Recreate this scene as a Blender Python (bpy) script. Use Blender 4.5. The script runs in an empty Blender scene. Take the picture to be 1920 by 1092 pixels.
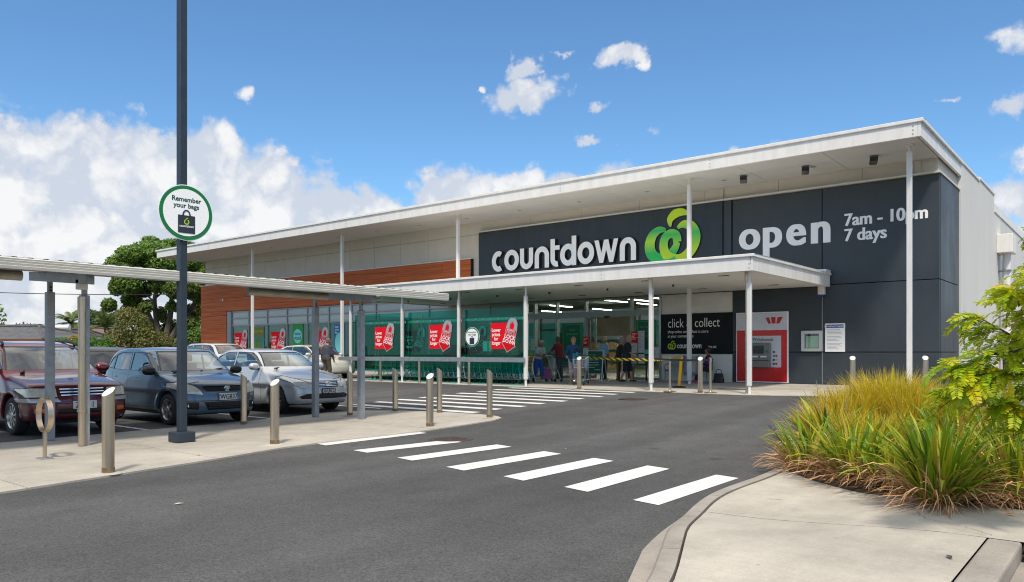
import bpy, bmesh, math, random
import numpy as np
from mathutils import Vector, Matrix

R = math.radians
SC = bpy.context.scene
COL = SC.collection
random.seed(7)
rng = np.random.default_rng(11)

# ------------------------------------------------------------------ camera
YAW = R(39.2); FPX = 1440.0; HORIZON = 660.0; EYE = 1.48
cam_d = bpy.data.cameras.new('camera')
cam = bpy.data.objects.new('camera', cam_d); COL.objects.link(cam)
cam.location = (0, 0, EYE); cam.rotation_euler = (R(90), 0, YAW)
cam_d.sensor_width = 36.0; cam_d.lens = 36.0 * FPX / 1920.0
cam_d.shift_y = (HORIZON - 546.0) / 1920.0
cam_d.clip_start = 0.05; cam_d.clip_end = 6000
SC.camera = cam

# ------------------------------------------------------------------ sun and sky
SUN_TO = Vector((0.42, -0.50, 0.95)).normalized()
SUN_EL = math.asin(SUN_TO.z); SUN_AZ = math.atan2(SUN_TO.x, SUN_TO.y)
sun_d = bpy.data.lights.new('sun', 'SUN'); sun_d.energy = 2.3; sun_d.angle = R(7); sun_d.color = (1.0, 0.91, 0.78)
sun = bpy.data.objects.new('sun', sun_d); COL.objects.link(sun)
sun.rotation_euler = SUN_TO.to_track_quat('Z', 'Y').to_euler(); sun.location = (0, 0, 60)

world = bpy.data.worlds.new('World'); SC.world = world; world.use_nodes = True
world.cycles.sampling_method = 'MANUAL'; world.cycles.sample_map_resolution = 512
wt = world.node_tree; wt.nodes.clear()
def wn(t, **k):
    n = wt.nodes.new(t)
    for a, b in k.items(): setattr(n, a, b)
    return n
def wmath(op, a, b=None, c=None, clamp=False):
    n = wn('ShaderNodeMath', operation=op); n.use_clamp = clamp
    for i, x in enumerate((a, b, c)):
        if x is None: continue
        if isinstance(x, (int, float)): n.inputs[i].default_value = x
        else: wt.links.new(x, n.inputs[i])
    return n.outputs[0]
def wvec(op, a, b):
    n = wn('ShaderNodeVectorMath', operation=op)
    for i, x in enumerate((a, b)):
        if isinstance(x, (tuple, list)): n.inputs[i].default_value = x
        else: wt.links.new(x, n.inputs[i])
    return n
SKY_STRENGTH = 0.092
sky = wn('ShaderNodeTexSky', sky_type='NISHITA'); sky.sun_disc = False
sky.sun_elevation = SUN_EL; sky.sun_rotation = SUN_AZ
sky.air_density = 1.0; sky.dust_density = 0.3; sky.ozone_density = 3.0; sky.altitude = 0
tc = wn('ShaderNodeTexCoord'); sep = wn('ShaderNodeSeparateXYZ'); wt.links.new(tc.outputs['Generated'], sep.inputs[0])
# heading (0 = the store's depth, minus = to the left of it) and height of the ray, in degrees
az = wmath('MULTIPLY', wmath('ARCTAN2', sep.outputs[0], sep.outputs[1]), 57.29578)
el = wmath('MULTIPLY', wmath('ARCSINE', sep.outputs[2]), 57.29578)
cmb = wn('ShaderNodeCombineXYZ'); wt.links.new(az, cmb.inputs[0]); wt.links.new(el, cmb.inputs[1])
def wnoise(scale, detail=6, rough=.6, vec=None):
    n = wn('ShaderNodeTexNoise'); n.inputs['Scale'].default_value = scale
    n.inputs['Detail'].default_value = detail; n.inputs['Roughness'].default_value = rough
    wt.links.new(vec or tc.outputs['Generated'], n.inputs['Vector']); return n
warp = wnoise(9.0, 6, .62)
wsub = wvec('SUBTRACT', warp.outputs['Color'], (.5, .5, .5))
wsc = wvec('MULTIPLY', wsub.outputs[0], (6.5, 5.0, 0))
pw = wvec('ADD', cmb.outputs[0], wsc.outputs[0]).outputs[0]
# cumulus heaps: heading, height, half width, half height, weight (the bank low in the south-west, fair-weather puffs above the roof)
CL = [(-78, 9, 11, 6.4, 1.93), (-86, 10, 8, 5.5, 1.75), (-66, 9.6, 8, 5.2, 1.84), (-61.5, 11.6, 4.4, 3.4, 1.75), (-57, 9.2, 6, 4.6, 1.84), (-51.3, 9.0, 4.2, 3.1, 1.84), (-70, 3.5, 14, 4, 1.40), (-94, 9, 9, 6, 1.93),
      (-43.4, 11.4, 3.6, 2.4, 1.44), (-40, 11.2, 3.4, 2.3, 1.38), (-35.3, 11.8, 2.8, 2.0, 1.25), (-31.3, 12.2, 3.6, 2.0, 1.31), (-47, 9, 3, 1.5, 1.00),
      (-38.0, 18.6, 2.5, 1.4, 1.32), (-38.4, 20.3, 1.1, .9, 1.15), (-36.4, 21.0, 1.2, .3, 0.69), (-41.4, 19.2, .4, .3, 0.69), (-31.7, 20.5, 2.2, .75, 1.15), (-32.7, 17.7, 1.3, .5, 1.03), (-32.5, 15.8, 1.6, .6, 1.03), (-29.4, 15.7, 1.3, .6, 0.98),
      (-10.0, 15.5, 1.0, .3, .65), (-6.0, 14.5, 1.3, 1.0, .95), (-5.0, 9.6, 2.6, 2.2, 1.0), (-23, 13.4, 1.8, .8, .8), (-19.7, 14.0, 1.8, .9, .85), (-58.2, 17.7, .8, .5, .6), (-53, 13.6, .7, .3, .5)]
r2 = random.Random(3)
for i in range(16):
    a_ = 4 + i * 15.5 + r2.uniform(-5, 5)
    a_ = a_ if a_ < 180 else a_ - 360
    CL.append((a_, r2.uniform(6, 10), r2.uniform(9, 13), r2.uniform(5, 7.5), r2.uniform(.95, 1.1)))
    CL.append((a_ + r2.uniform(-7, 7), r2.uniform(18, 42), r2.uniform(1.5, 4), r2.uniform(.8, 2), r2.uniform(.6, .9)))
dens = None
for (a_, e_, ra, re, wgt) in CL:
    dv = wvec('SUBTRACT', pw, (a_, e_, 0)).outputs[0]
    dv = wvec('DIVIDE', dv, (ra, re, 1)).outputs[0]
    ln = wn('ShaderNodeVectorMath', operation='LENGTH'); wt.links.new(dv, ln.inputs[0])
    v = wmath('MULTIPLY', wmath('SUBTRACT', 1.35, ln.outputs['Value']), wgt)
    dens = v if dens is None else wmath('MAXIMUM', dens, v)
fine = wnoise(26.0, 8, .62)
dens = wmath('ADD', dens, wmath('MULTIPLY', wmath('SUBTRACT', fine.outputs['Fac'], .5), .9))
vo = wn('ShaderNodeTexVoronoi', feature='F1'); vo.inputs['Scale'].default_value = 17; vo.inputs['Detail'].default_value = 2.0; vo.inputs['Roughness'].default_value = .55
wv = wvec('MULTIPLY', wsub.outputs[0], (.10, .10, .10)); wv2 = wvec('ADD', tc.outputs['Generated'], wv.outputs[0]); wt.links.new(wv2.outputs[0], vo.inputs['Vector'])
billow = wmath('SUBTRACT', .78, vo.outputs['Distance'])
dens = wmath('ADD', dens, wmath('MULTIPLY', billow, .95))
mr = wn('ShaderNodeMapRange', interpolation_type='SMOOTHSTEP'); wt.links.new(dens, mr.inputs[0])
mr.inputs[1].default_value = .14; mr.inputs[2].default_value = .74; mr.inputs[3].default_value = 0; mr.inputs[4].default_value = .95
# thin broken cloud overhead, out of frame, spread wide and brightened as fill light
fill_veil_n = wnoise(2.6, 7, .6)
vm = wn('ShaderNodeMapRange', interpolation_type='SMOOTHSTEP'); wt.links.new(fill_veil_n.outputs['Fac'], vm.inputs[0]); vm.inputs[1].default_value = .22; vm.inputs[2].default_value = .58
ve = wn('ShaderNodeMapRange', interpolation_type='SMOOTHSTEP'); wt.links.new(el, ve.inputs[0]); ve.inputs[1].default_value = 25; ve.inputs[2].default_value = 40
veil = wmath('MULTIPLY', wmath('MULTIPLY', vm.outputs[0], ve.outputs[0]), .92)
body = wnoise(13.0, 7, .6)
shade = wmath('ADD', wmath('ADD', wmath('MULTIPLY', wmath('SUBTRACT', body.outputs['Fac'], .5), 2.2), wmath('MULTIPLY', billow, 1.6)), wmath('MULTIPLY', dens, .50), clamp=True)
crgb = wn('ShaderNodeMix', data_type='RGBA'); wt.links.new(shade, crgb.inputs[0])
crgb.inputs[6].default_value = (4.4, 4.75, 5.4, 1); crgb.inputs[7].default_value = (6.6, 6.55, 6.5, 1)
tint = wn('ShaderNodeMix', data_type='RGBA', blend_type='MULTIPLY'); tint.inputs[0].default_value = 1
wt.links.new(sky.outputs[0], tint.inputs[6]); tint.inputs[7].default_value = (.72, .99, 1.13, 1)
hf = wn('ShaderNodeMapRange', interpolation_type='SMOOTHSTEP'); wt.links.new(el, hf.inputs[0]); hf.inputs[1].default_value = -2; hf.inputs[2].default_value = 11; hf.inputs[3].default_value = .85; hf.inputs[4].default_value = 0
hz_ = wn('ShaderNodeMix', data_type='RGBA'); wt.links.new(hf.outputs[0], hz_.inputs[0]); wt.links.new(tint.outputs[2], hz_.inputs[6]); hz_.inputs[7].default_value = (4.6, 5.3, 6.0, 1)
mx = wn('ShaderNodeMix', data_type='RGBA'); wt.links.new(mr.outputs[0], mx.inputs[0]); wt.links.new(hz_.outputs[2], mx.inputs[6]); wt.links.new(crgb.outputs[2], mx.inputs[7])
mv = wn('ShaderNodeMix', data_type='RGBA'); wt.links.new(veil, mv.inputs[0]); wt.links.new(mx.outputs[2], mv.inputs[6]); mv.inputs[7].default_value = (9.2, 8.9, 8.4, 1)      # set brighter than the visible clouds to keep up the fill
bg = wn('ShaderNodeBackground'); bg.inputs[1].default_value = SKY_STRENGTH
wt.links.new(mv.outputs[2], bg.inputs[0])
out = wn('ShaderNodeOutputWorld'); wt.links.new(bg.outputs[0], out.inputs[0])

vs = SC.view_settings
vs.view_transform = 'Standard'; vs.look = 'None'; vs.gamma = 1.0; vs.use_curve_mapping = False
vs.exposure = 0.66
SC.render.engine = 'CYCLES'
cy = SC.cycles
cy.use_denoising = True; cy.filter_width = 1.1; cy.max_bounces = 8; cy.transparent_max_bounces = 24; cy.diffuse_bounces = 4; cy.glossy_bounces = 4
cy.caustics_reflective = False; cy.caustics_refractive = False; cy.sample_clamp_indirect = 6.0

# ------------------------------------------------------------------ where things stand
CA, SA = math.cos(YAW), math.sin(YAW)
def gz(y):
    """height of the ground: level car park, rising gently to the store front"""
    if y <= 10: return 0.0
    if y < 20.2: return 0.30 * (y - 10) / 10.2
    return 0.30 + 0.05 * min(1.0, (y - 20.2) / 7.0)
def ray(px):
    u = (px - 960) / FPX
    return (-SA + u * CA, CA + u * SA)
def ground(px, py, dz=0.0):
    dx, dy = ray(px); t = FPX * EYE / (py - HORIZON)
    for _ in range(60): t = FPX * (EYE - gz(t * dy) - dz) / (py - HORIZON)
    return Vector((t * dx, t * dy, gz(t * dy) + dz))
def on_y(px, py, Y):
    dx, dy = ray(px); t = Y / dy
    return Vector((t * dx, Y, EYE + t * (HORIZON - py) / FPX))
def at_depth(px, py, t):
    dx, dy = ray(px)
    return Vector((t * dx, t * dy, EYE + t * (HORIZON - py) / FPX))

# ------------------------------------------------------------------ materials
def newmat(name):
    m = bpy.data.materials.new(name); m.use_nodes = True
    nt = m.node_tree; b = nt.nodes['Principled BSDF']
    return m, nt, b
def mat(name, col, rough=.5, metal=0.0, var=.0, scale=3.0, bump=0.0, bscale=40.0, spec=.5, coat=0.0, world=False, stretch=None, island=0.0, col2=None, emit=None):
    m, nt, b = newmat(name); L = nt.links
    c = tuple(col) + (1,)
    b.inputs['Base Color'].default_value = c; b.inputs['Roughness'].default_value = rough; b.inputs['Metallic'].default_value = metal
    b.inputs['Specular IOR Level'].default_value = spec; b.inputs['Coat Weight'].default_value = coat; b.inputs['Coat Roughness'].default_value = .04
    if emit: b.inputs['Emission Color'].default_value = tuple(emit[0]) + (1,); b.inputs['Emission Strength'].default_value = emit[1]
    vec = None
    if var or bump or col2:
        if world:
            g = nt.nodes.new('ShaderNodeNewGeometry'); vec = g.outputs['Position']
        else:
            t = nt.nodes.new('ShaderNodeTexCoord'); vec = t.outputs['Object']
        if stretch:
            mp = nt.nodes.new('ShaderNodeMapping'); mp.inputs['Scale'].default_value = stretch; L.new(vec, mp.inputs[0]); vec = mp.outputs[0]
    colsock = None
    if var or col2:
        n = nt.nodes.new('ShaderNodeTexNoise'); n.inputs['Scale'].default_value = scale; n.inputs['Detail'].default_value = 7; n.inputs['Roughness'].default_value = .65
        L.new(vec, n.inputs['Vector'])
        rp = nt.nodes.new('ShaderNodeMapRange'); rp.inputs[1].default_value = .3; rp.inputs[2].default_value = .7; L.new(n.outputs['Fac'], rp.inputs[0])
        mx = nt.nodes.new('ShaderNodeMix'); mx.data_type = 'RGBA'; L.new(rp.outputs[0], mx.inputs[0])
        if col2: a, d = col, col2
        else: a, d = [x * (1 - var) for x in col], [min(1, x * (1 + var)) for x in col]
        mx.inputs[6].default_value = tuple(a) + (1,); mx.inputs[7].default_value = tuple(d) + (1,)
        colsock = mx.outputs[2]
        if rough > .15 and not metal:
            rv = nt.nodes.new('ShaderNodeMapRange'); rv.inputs[1].default_value = .3; rv.inputs[2].default_value = .7; rv.inputs[3].default_value = max(.05, rough - .1); rv.inputs[4].default_value = min(1, rough + .1); L.new(n.outputs['Fac'], rv.inputs[0]); L.new(rv.outputs[0], b.inputs['Roughness'])
    if island:
        g = nt.nodes.new('ShaderNodeNewGeometry')
        hv = nt.nodes.new('ShaderNodeHueSaturation')
        r1 = nt.nodes.new('ShaderNodeMapRange'); r1.inputs[3].default_value = 1 - island; r1.inputs[4].default_value = 1 + island; L.new(g.outputs['Random Per Island'], r1.inputs[0])
        L.new(r1.outputs[0], hv.inputs['Value'])
        if colsock: L.new(colsock, hv.inputs['Color'])
        else: hv.inputs['Color'].default_value = c
        colsock = hv.outputs[0]
    if colsock: L.new(colsock, b.inputs['Base Color'])
    if bump:
        n2 = nt.nodes.new('ShaderNodeTexNoise'); n2.inputs['Scale'].default_value = bscale; n2.inputs['Detail'].default_value = 5
        L.new(vec, n2.inputs['Vector'])
        bp = nt.nodes.new('ShaderNodeBump'); bp.inputs['Strength'].default_value = min(1, bump); bp.inputs['Distance'].default_value = .02
        L.new(n2.outputs['Fac'], bp.inputs['Height']); L.new(bp.outputs[0], b.inputs['Normal'])
    return m
def glassmat(name, tint, refl=1.0, rough=.0, dark=None):
    """a sheet of glass: lets the view through with its tint, mirrors at grazing angles"""
    m, nt, b = newmat(name); L = nt.links; nt.nodes.remove(b)
    tr = nt.nodes.new('ShaderNodeBsdfTransparent'); tr.inputs[0].default_value = tuple(tint) + (1,)
    gl = nt.nodes.new('ShaderNodeBsdfGlossy'); gl.inputs['Roughness'].default_value = rough; gl.inputs['Color'].default_value = (1, 1, 1, 1)
    fr = nt.nodes.new('ShaderNodeFresnel')
    ge = nt.nodes.new('ShaderNodeNewGeometry'); io = nt.nodes.new('ShaderNodeMath'); io.operation = 'MULTIPLY_ADD'; io.inputs[1].default_value = 1 / 1.5 - 1.5; io.inputs[2].default_value = 1.5
    L.new(ge.outputs['Backfacing'], io.inputs[0]); L.new(io.outputs[0], fr.inputs[0])      # a thin sheet mirrors the same from both faces
    mu = nt.nodes.new('ShaderNodeMath'); mu.operation = 'MULTIPLY'; mu.use_clamp = True; mu.inputs[1].default_value = refl; L.new(fr.outputs[0], mu.inputs[0])
    mx = nt.nodes.new('ShaderNodeMixShader'); L.new(mu.outputs[0], mx.inputs[0]); L.new(tr.outputs[0], mx.inputs[1]); L.new(gl.outputs[0], mx.inputs[2])
    o = nt.nodes['Material Output']; L.new(mx.outputs[0], o.inputs[0])
    return m
def leafmat(name, a, c, island=.35, scale=1.2, trans=.35, world=True):
    m = mat(name, a, rough=.5, col2=c, scale=scale, island=island, spec=.3, world=world)
    nt = m.node_tree; L = nt.links; b = nt.nodes['Principled BSDF']; o = nt.nodes['Material Output']
    tl = nt.nodes.new('ShaderNodeBsdfTranslucent')
    src = b.inputs['Base Color'].links[0].from_socket
    L.new(src, tl.inputs[0])
    mx = nt.nodes.new('ShaderNodeMixShader'); mx.inputs[0].default_value = trans
    L.new(b.outputs[0], mx.inputs[1]); L.new(tl.outputs[0], mx.inputs[2]); L.new(mx.outputs[0], o.inputs[0])
    return m

def asphalt_mat():
    m, nt, b = newmat('asphalt'); L = nt.links
    g = nt.nodes.new('ShaderNodeNewGeometry'); P = g.outputs['Position']
    def noise(s, d=4, r=.6):
        n = nt.nodes.new('ShaderNodeTexNoise'); n.inputs['Scale'].default_value = s; n.inputs['Detail'].default_value = d; n.inputs['Roughness'].default_value = r
        L.new(P, n.inputs['Vector']); return n.outputs['Fac']
    def rng_(x, a, c, lo, hi):
        r = nt.nodes.new('ShaderNodeMapRange'); r.inputs[1].default_value = a; r.inputs[2].default_value = c; r.inputs[3].default_value = lo; r.inputs[4].default_value = hi
        L.new(x, r.inputs[0]); return r.outputs[0]
    def mul(x, y):
        k = nt.nodes.new('ShaderNodeMath'); k.operation = 'MULTIPLY'; L.new(x, k.inputs[0]); L.new(y, k.inputs[1]); return k.outputs[0]
    big = rng_(noise(.22, 3), .3, .7, .80, 1.20)
    mid = rng_(noise(1.9, 5), .3, .7, .90, 1.10)
    v = nt.nodes.new('ShaderNodeTexVoronoi'); v.inputs['Scale'].default_value = 85; L.new(P, v.inputs['Vector'])
    stone = rng_(v.outputs['Color'], 0, 1, .55, 1.5)
    fn = rng_(noise(140, 2), .3, .7, .75, 1.3)
    sp = nt.nodes.new('ShaderNodeTexVoronoi'); sp.inputs['Scale'].default_value = 22; L.new(P, sp.inputs['Vector'])
    fleck = rng_(sp.outputs['Distance'], .05, .08, 2.2, 1.0)
    k = mul(mul(mul(big, mid), mul(stone, fn)), fleck)
    oil = nt.nodes.new('ShaderNodeTexVoronoi'); oil.inputs['Scale'].default_value = .75; oil.inputs['Randomness'].default_value = 1; L.new(P, oil.inputs['Vector'])
    k = mul(k, rng_(oil.outputs['Distance'], .03, .10, .62, 1.0))
    mpx = nt.nodes.new('ShaderNodeMapping'); mpx.inputs['Rotation'].default_value = (0, 0, R(12)); mpx.inputs['Scale'].default_value = (1.1, .07, 1); L.new(P, mpx.inputs[0])
    ty = nt.nodes.new('ShaderNodeTexNoise'); ty.inputs['Scale'].default_value = 1.1; ty.inputs['Detail'].default_value = 4; L.new(mpx.outputs[0], ty.inputs['Vector'])
    k = mul(k, rng_(ty.outputs['Fac'], .32, .68, .84, 1.14))
    dk_ = nt.nodes.new('ShaderNodeTexNoise'); dk_.inputs['Scale'].default_value = 6; dk_.inputs['Detail'].default_value = 6; dk_.inputs['Roughness'].default_value = .75; L.new(P, dk_.inputs['Vector'])
    k = mul(k, rng_(dk_.outputs['Fac'], .66, .74, 1.0, .72))
    c = nt.nodes.new('ShaderNodeMix'); c.data_type = 'RGBA'; c.blend_type = 'MULTIPLY'; c.inputs[0].default_value = 1
    c.inputs[6].default_value = (.073, .073, .073, 1); L.new(k, c.inputs[7]); L.new(c.outputs[2], b.inputs['Base Color'])
    b.inputs['Roughness'].default_value = .85; b.inputs['Specular IOR Level'].default_value = .3
    bp = nt.nodes.new('ShaderNodeBump'); bp.inputs['Strength'].default_value = .5; bp.inputs['Distance'].default_value = .006
    L.new(v.outputs['Distance'], bp.inputs['Height']); L.new(bp.outputs[0], b.inputs['Normal'])
    return m
def paint_mat():
    m, nt, b = newmat('road_paint'); L = nt.links
    g = nt.nodes.new('ShaderNodeNewGeometry'); P = g.outputs['Position']
    def noise(s, d=6, st=None):
        n = nt.nodes.new('ShaderNodeTexNoise'); n.inputs['Scale'].default_value = s; n.inputs['Detail'].default_value = d; n.inputs['Roughness'].default_value = .7
        if st:
            mp = nt.nodes.new('ShaderNodeMapping'); mp.inputs['Scale'].default_value = st; L.new(P, mp.inputs[0]); L.new(mp.outputs[0], n.inputs['Vector'])
        else: L.new(P, n.inputs['Vector'])
        return n.outputs['Fac']
    def rg(x, a, c, lo, hi):
        r = nt.nodes.new('ShaderNodeMapRange'); r.inputs[1].default_value = a; r.inputs[2].default_value = c; r.inputs[3].default_value = lo; r.inputs[4].default_value = hi; L.new(x, r.inputs[0]); return r.outputs[0]
    def mix(f, a, c):
        x = nt.nodes.new('ShaderNodeMix'); x.data_type = 'RGBA'; L.new(f, x.inputs[0])
        for i, v in ((6, a), (7, c)):
            if isinstance(v, tuple): x.inputs[i].default_value = v + (1,)
            else: L.new(v, x.inputs[i])
        return x.outputs[2]
    dirt = mix(rg(noise(2.2, 5, (.5, 1.6, 1)), .48, .72, 0, .55), (.70, .69, .67), (.44, .43, .41))
    worn = mix(rg(noise(30, 8), .60, .68, 0, .85), dirt, (.13, .13, .125))
    L.new(worn, b.inputs['Base Color']); b.inputs['Roughness'].default_value = .6
    return m
def concrete_mat(name, col, stain=.22):
    m, nt, b = newmat(name); L = nt.links
    g = nt.nodes.new('ShaderNodeNewGeometry'); P = g.outputs['Position']
    def noise(s, d=6, r=.65, st=None):
        n = nt.nodes.new('ShaderNodeTexNoise'); n.inputs['Scale'].default_value = s; n.inputs['Detail'].default_value = d; n.inputs['Roughness'].default_value = r
        if st:
            mp = nt.nodes.new('ShaderNodeMapping'); mp.inputs['Scale'].default_value = st; L.new(P, mp.inputs[0]); L.new(mp.outputs[0], n.inputs['Vector'])
        else: L.new(P, n.inputs['Vector'])
        return n.outputs['Fac']
    def rg(x, a, c, lo, hi):
        r = nt.nodes.new('ShaderNodeMapRange'); r.inputs[1].default_value = a; r.inputs[2].default_value = c; r.inputs[3].default_value = lo; r.inputs[4].default_value = hi
        L.new(x, r.inputs[0]); return r.outputs[0]
    def mul(x, y):
        k = nt.nodes.new('ShaderNodeMath'); k.operation = 'MULTIPLY'; L.new(x, k.inputs[0]); L.new(y, k.inputs[1]); return k.outputs[0]
    k = mul(mul(rg(noise(.8), .32, .68, 1 - stain, 1 + stain * .5), rg(noise(4.5, 8, .7, (1, .35, 1)), .3, .7, 1 - stain * .6, 1.06)), rg(noise(60, 3), .3, .7, .92, 1.08))
    sp = nt.nodes.new('ShaderNodeTexVoronoi'); sp.inputs['Scale'].default_value = 2.3; L.new(P, sp.inputs['Vector'])
    k = mul(k, rg(sp.outputs['Distance'], .02, .045, .5, 1.0))
    sp2 = nt.nodes.new('ShaderNodeTexVoronoi'); sp2.inputs['Scale'].default_value = 6.5; L.new(P, sp2.inputs['Vector'])
    k = mul(k, rg(sp2.outputs['Distance'], .03, .06, .72, 1.0))
    k = mul(k, rg(noise(1.7, 9, .75), .58, .74, 1.0, .74))
    k = mul(k, rg(noise(90, 2, .5, (.06, 1, 1)), .3, .7, .95, 1.05))
    c = nt.nodes.new('ShaderNodeMix'); c.data_type = 'RGBA'; c.blend_type = 'MULTIPLY'; c.inputs[0].default_value = 1
    c.inputs[6].default_value = tuple(col) + (1,); L.new(k, c.inputs[7]); L.new(c.outputs[2], b.inputs['Base Color'])
    b.inputs['Roughness'].default_value = .85; b.inputs['Specular IOR Level'].default_value = .3
    bp = nt.nodes.new('ShaderNodeBump'); bp.inputs['Strength'].default_value = .25; bp.inputs['Distance'].default_value = .01
    L.new(noise(45, 5), bp.inputs['Height']); L.new(bp.outputs[0], b.inputs['Normal'])
    return m
def timber_mat():
    m, nt, b = newmat('timber_cladding'); L = nt.links
    g = nt.nodes.new('ShaderNodeNewGeometry'); P = g.outputs['Position']
    mp = nt.nodes.new('ShaderNodeMapping'); mp.inputs['Scale'].default_value = (.25, 1, 9); L.new(P, mp.inputs[0])
    n = nt.nodes.new('ShaderNodeTexNoise'); n.inputs['Scale'].default_value = 2.2; n.inputs['Detail'].default_value = 7; L.new(mp.outputs[0], n.inputs['Vector'])
    r = nt.nodes.new('ShaderNodeValToRGB'); r.color_ramp.elements[0].position = .3; r.color_ramp.elements[1].position = .72
    r.color_ramp.elements[0].color = (.40, .088, .030, 1); r.color_ramp.elements[1].color = (.64, .18, .060, 1); L.new(n.outputs['Fac'], r.inputs[0])
    w = nt.nodes.new('ShaderNodeTexWave'); w.wave_type = 'BANDS'; w.bands_direction = 'Z'; w.inputs['Scale'].default_value = 1.06; w.inputs['Distortion'].default_value = 0
    L.new(P, w.inputs['Vector'])
    q = nt.nodes.new('ShaderNodeMapRange'); q.inputs[1].default_value = .0; q.inputs[2].default_value = .035; q.inputs[3].default_value = .6; q.inputs[4].default_value = 1; L.new(w.outputs['Fac'], q.inputs[0])
    c = nt.nodes.new('ShaderNodeMix'); c.data_type = 'RGBA'; c.blend_type = 'MULTIPLY'; c.inputs[0].default_value = 1; L.new(r.outputs[0], c.inputs[6]); L.new(q.outputs[0], c.inputs[7])
    L.new(c.outputs[2], b.inputs['Base Color']); b.inputs['Roughness'].default_value = .6; b.inputs['Specular IOR Level'].default_value = .15
    return m
def gradmat(name, stops, axis='Z', rough=.35, scale=1.0, off=0.0):
    """printed colour run along an axis of the thing itself"""
    m, nt, b = newmat(name); L = nt.links
    t = nt.nodes.new('ShaderNodeTexCoord'); s = nt.nodes.new('ShaderNodeSeparateXYZ'); L.new(t.outputs['Object'], s.inputs[0])
    k = nt.nodes.new('ShaderNodeMath'); k.operation = 'MULTIPLY_ADD'; k.inputs[1].default_value = scale; k.inputs[2].default_value = off; L.new(s.outputs['XYZ'.index(axis)], k.inputs[0])
    r = nt.nodes.new('ShaderNodeValToRGB')
    while len(r.color_ramp.elements) < len(stops): r.color_ramp.elements.new(.5)
    for e, (p, c) in zip(r.color_ramp.elements, stops): e.position = p; e.color = tuple(c) + (1,)
    L.new(k.outputs[0], r.inputs[0]); L.new(r.outputs[0], b.inputs['Base Color']); b.inputs['Roughness'].default_value = rough
    return m
def bands_mat(name, a, c, scale, direction='X', rough=.6, duty=.5):
    m, nt, b = newmat(name); L = nt.links
    t = nt.nodes.new('ShaderNodeTexCoord')
    w = nt.nodes.new('ShaderNodeTexWave'); w.wave_type = 'BANDS'; w.bands_direction = direction; w.inputs['Scale'].default_value = scale; L.new(t.outputs['Object'], w.inputs['Vector'])
    q = nt.nodes.new('ShaderNodeMath'); q.operation = 'GREATER_THAN'; q.inputs[1].default_value = duty; L.new(w.outputs['Fac'], q.inputs[0])
    x = nt.nodes.new('ShaderNodeMix'); x.data_type = 'RGBA'; L.new(q.outputs[0], x.inputs[0]); x.inputs[6].default_value = tuple(a) + (1,); x.inputs[7].default_value = tuple(c) + (1,)
    L.new(x.outputs[2], b.inputs['Base Color']); b.inputs['Roughness'].default_value = rough
    return m
def brick_mat(name, a, c, mortar, scale, vec='Z'):
    m, nt, b = newmat(name); L = nt.links
    t = nt.nodes.new('ShaderNodeTexCoord')
    mp = nt.nodes.new('ShaderNodeMapping'); mp.inputs['Rotation'].default_value = (R(90), 0, 0) if vec == 'Z' else (0, 0, 0); L.new(t.outputs['Object'], mp.inputs[0])
    k = nt.nodes.new('ShaderNodeTexBrick'); k.inputs['Scale'].default_value = scale; k.inputs['Color1'].default_value = tuple(a) + (1,); k.inputs['Color2'].default_value = tuple(c) + (1,); k.inputs['Mortar'].default_value = tuple(mortar) + (1,)
    k.inputs['Mortar Size'].default_value = .02; L.new(mp.outputs[0], k.inputs[0]); L.new(k.outputs['Color'], b.inputs['Base Color']); b.inputs['Roughness'].default_value = .8
    bp = nt.nodes.new('ShaderNodeBump'); bp.inputs['Strength'].default_value = .5; bp.inputs['Distance'].default_value = .02; bp.invert = True; L.new(k.outputs['Fac'], bp.inputs['Height']); L.new(bp.outputs[0], b.inputs['Normal'])
    return m

M = {}
M['asphalt'] = asphalt_mat()
M['concrete'] = concrete_mat('concrete_pale', (.455, .42, .36))
M['concrete_kerb'] = concrete_mat('concrete_kerb', (.36, .325, .285), .3)
M['concrete_store'] = concrete_mat('concrete_store_path', (.50, .465, .40), .25)
M['paint'] = paint_mat()
M['soil'] = mat('soil', (.07, .045, .028), .95, var=.5, scale=9, bump=.9, bscale=30, world=True)
M['grass_ground'] = mat('rough_grass', (.075, .10, .030), .95, col2=(.16, .14, .06), scale=.4, bump=.8, bscale=8, world=True)
M['white'] = mat('white_paint', (.77, .745, .70), .42, var=.085, scale=1.6, world=True, stretch=(2.2, 2.2, .5))
M['white_col'] = mat('white_column', (.72, .70, .67), .38, var=.09, scale=2, stretch=(5, 5, .6))
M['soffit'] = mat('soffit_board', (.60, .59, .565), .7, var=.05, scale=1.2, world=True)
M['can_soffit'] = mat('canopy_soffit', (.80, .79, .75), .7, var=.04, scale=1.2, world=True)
M['fibre'] = mat('fibre_cement', (.60, .56, .49), .8, var=.07, scale=.9, bump=.1, world=True)
M['render_white'] = mat('white_render', (.84, .82, .76), .8, var=.08, scale=1.3, bump=.12, bscale=18, world=True)
M['side_panel'] = mat('side_panel', (.66, .645, .60), .6, var=.06, scale=.6, world=True, stretch=(1, 1, .25))
M['dark'] = mat('charcoal_panel', (.034, .044, .053), .45, var=.22, scale=1.1, bump=.12, bscale=70, world=True, stretch=(1, 1, .5))
M['dark_sign'] = mat('charcoal_sign', (.020, .030, .039), .38, var=.3, scale=1.4, world=True, stretch=(1.6, 1, .3))
M['board_black'] = mat('board_black', (.013, .015, .018), .6, spec=.2, var=.1, scale=2)
M['joint'] = mat('joint_black', (.012, .012, .013), .9)
M['timber'] = timber_mat()
M['alu'] = mat('grey_aluminium', (.30, .31, .32), .4, .6, var=.05)
M['alu_light'] = mat('satin_aluminium', (.55, .55, .55), .35, .7, var=.05)
M['steel'] = mat('brushed_stainless', (.58, .48, .36), .36, 1.0, var=.28, scale=6, stretch=(1, 1, .12))
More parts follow.
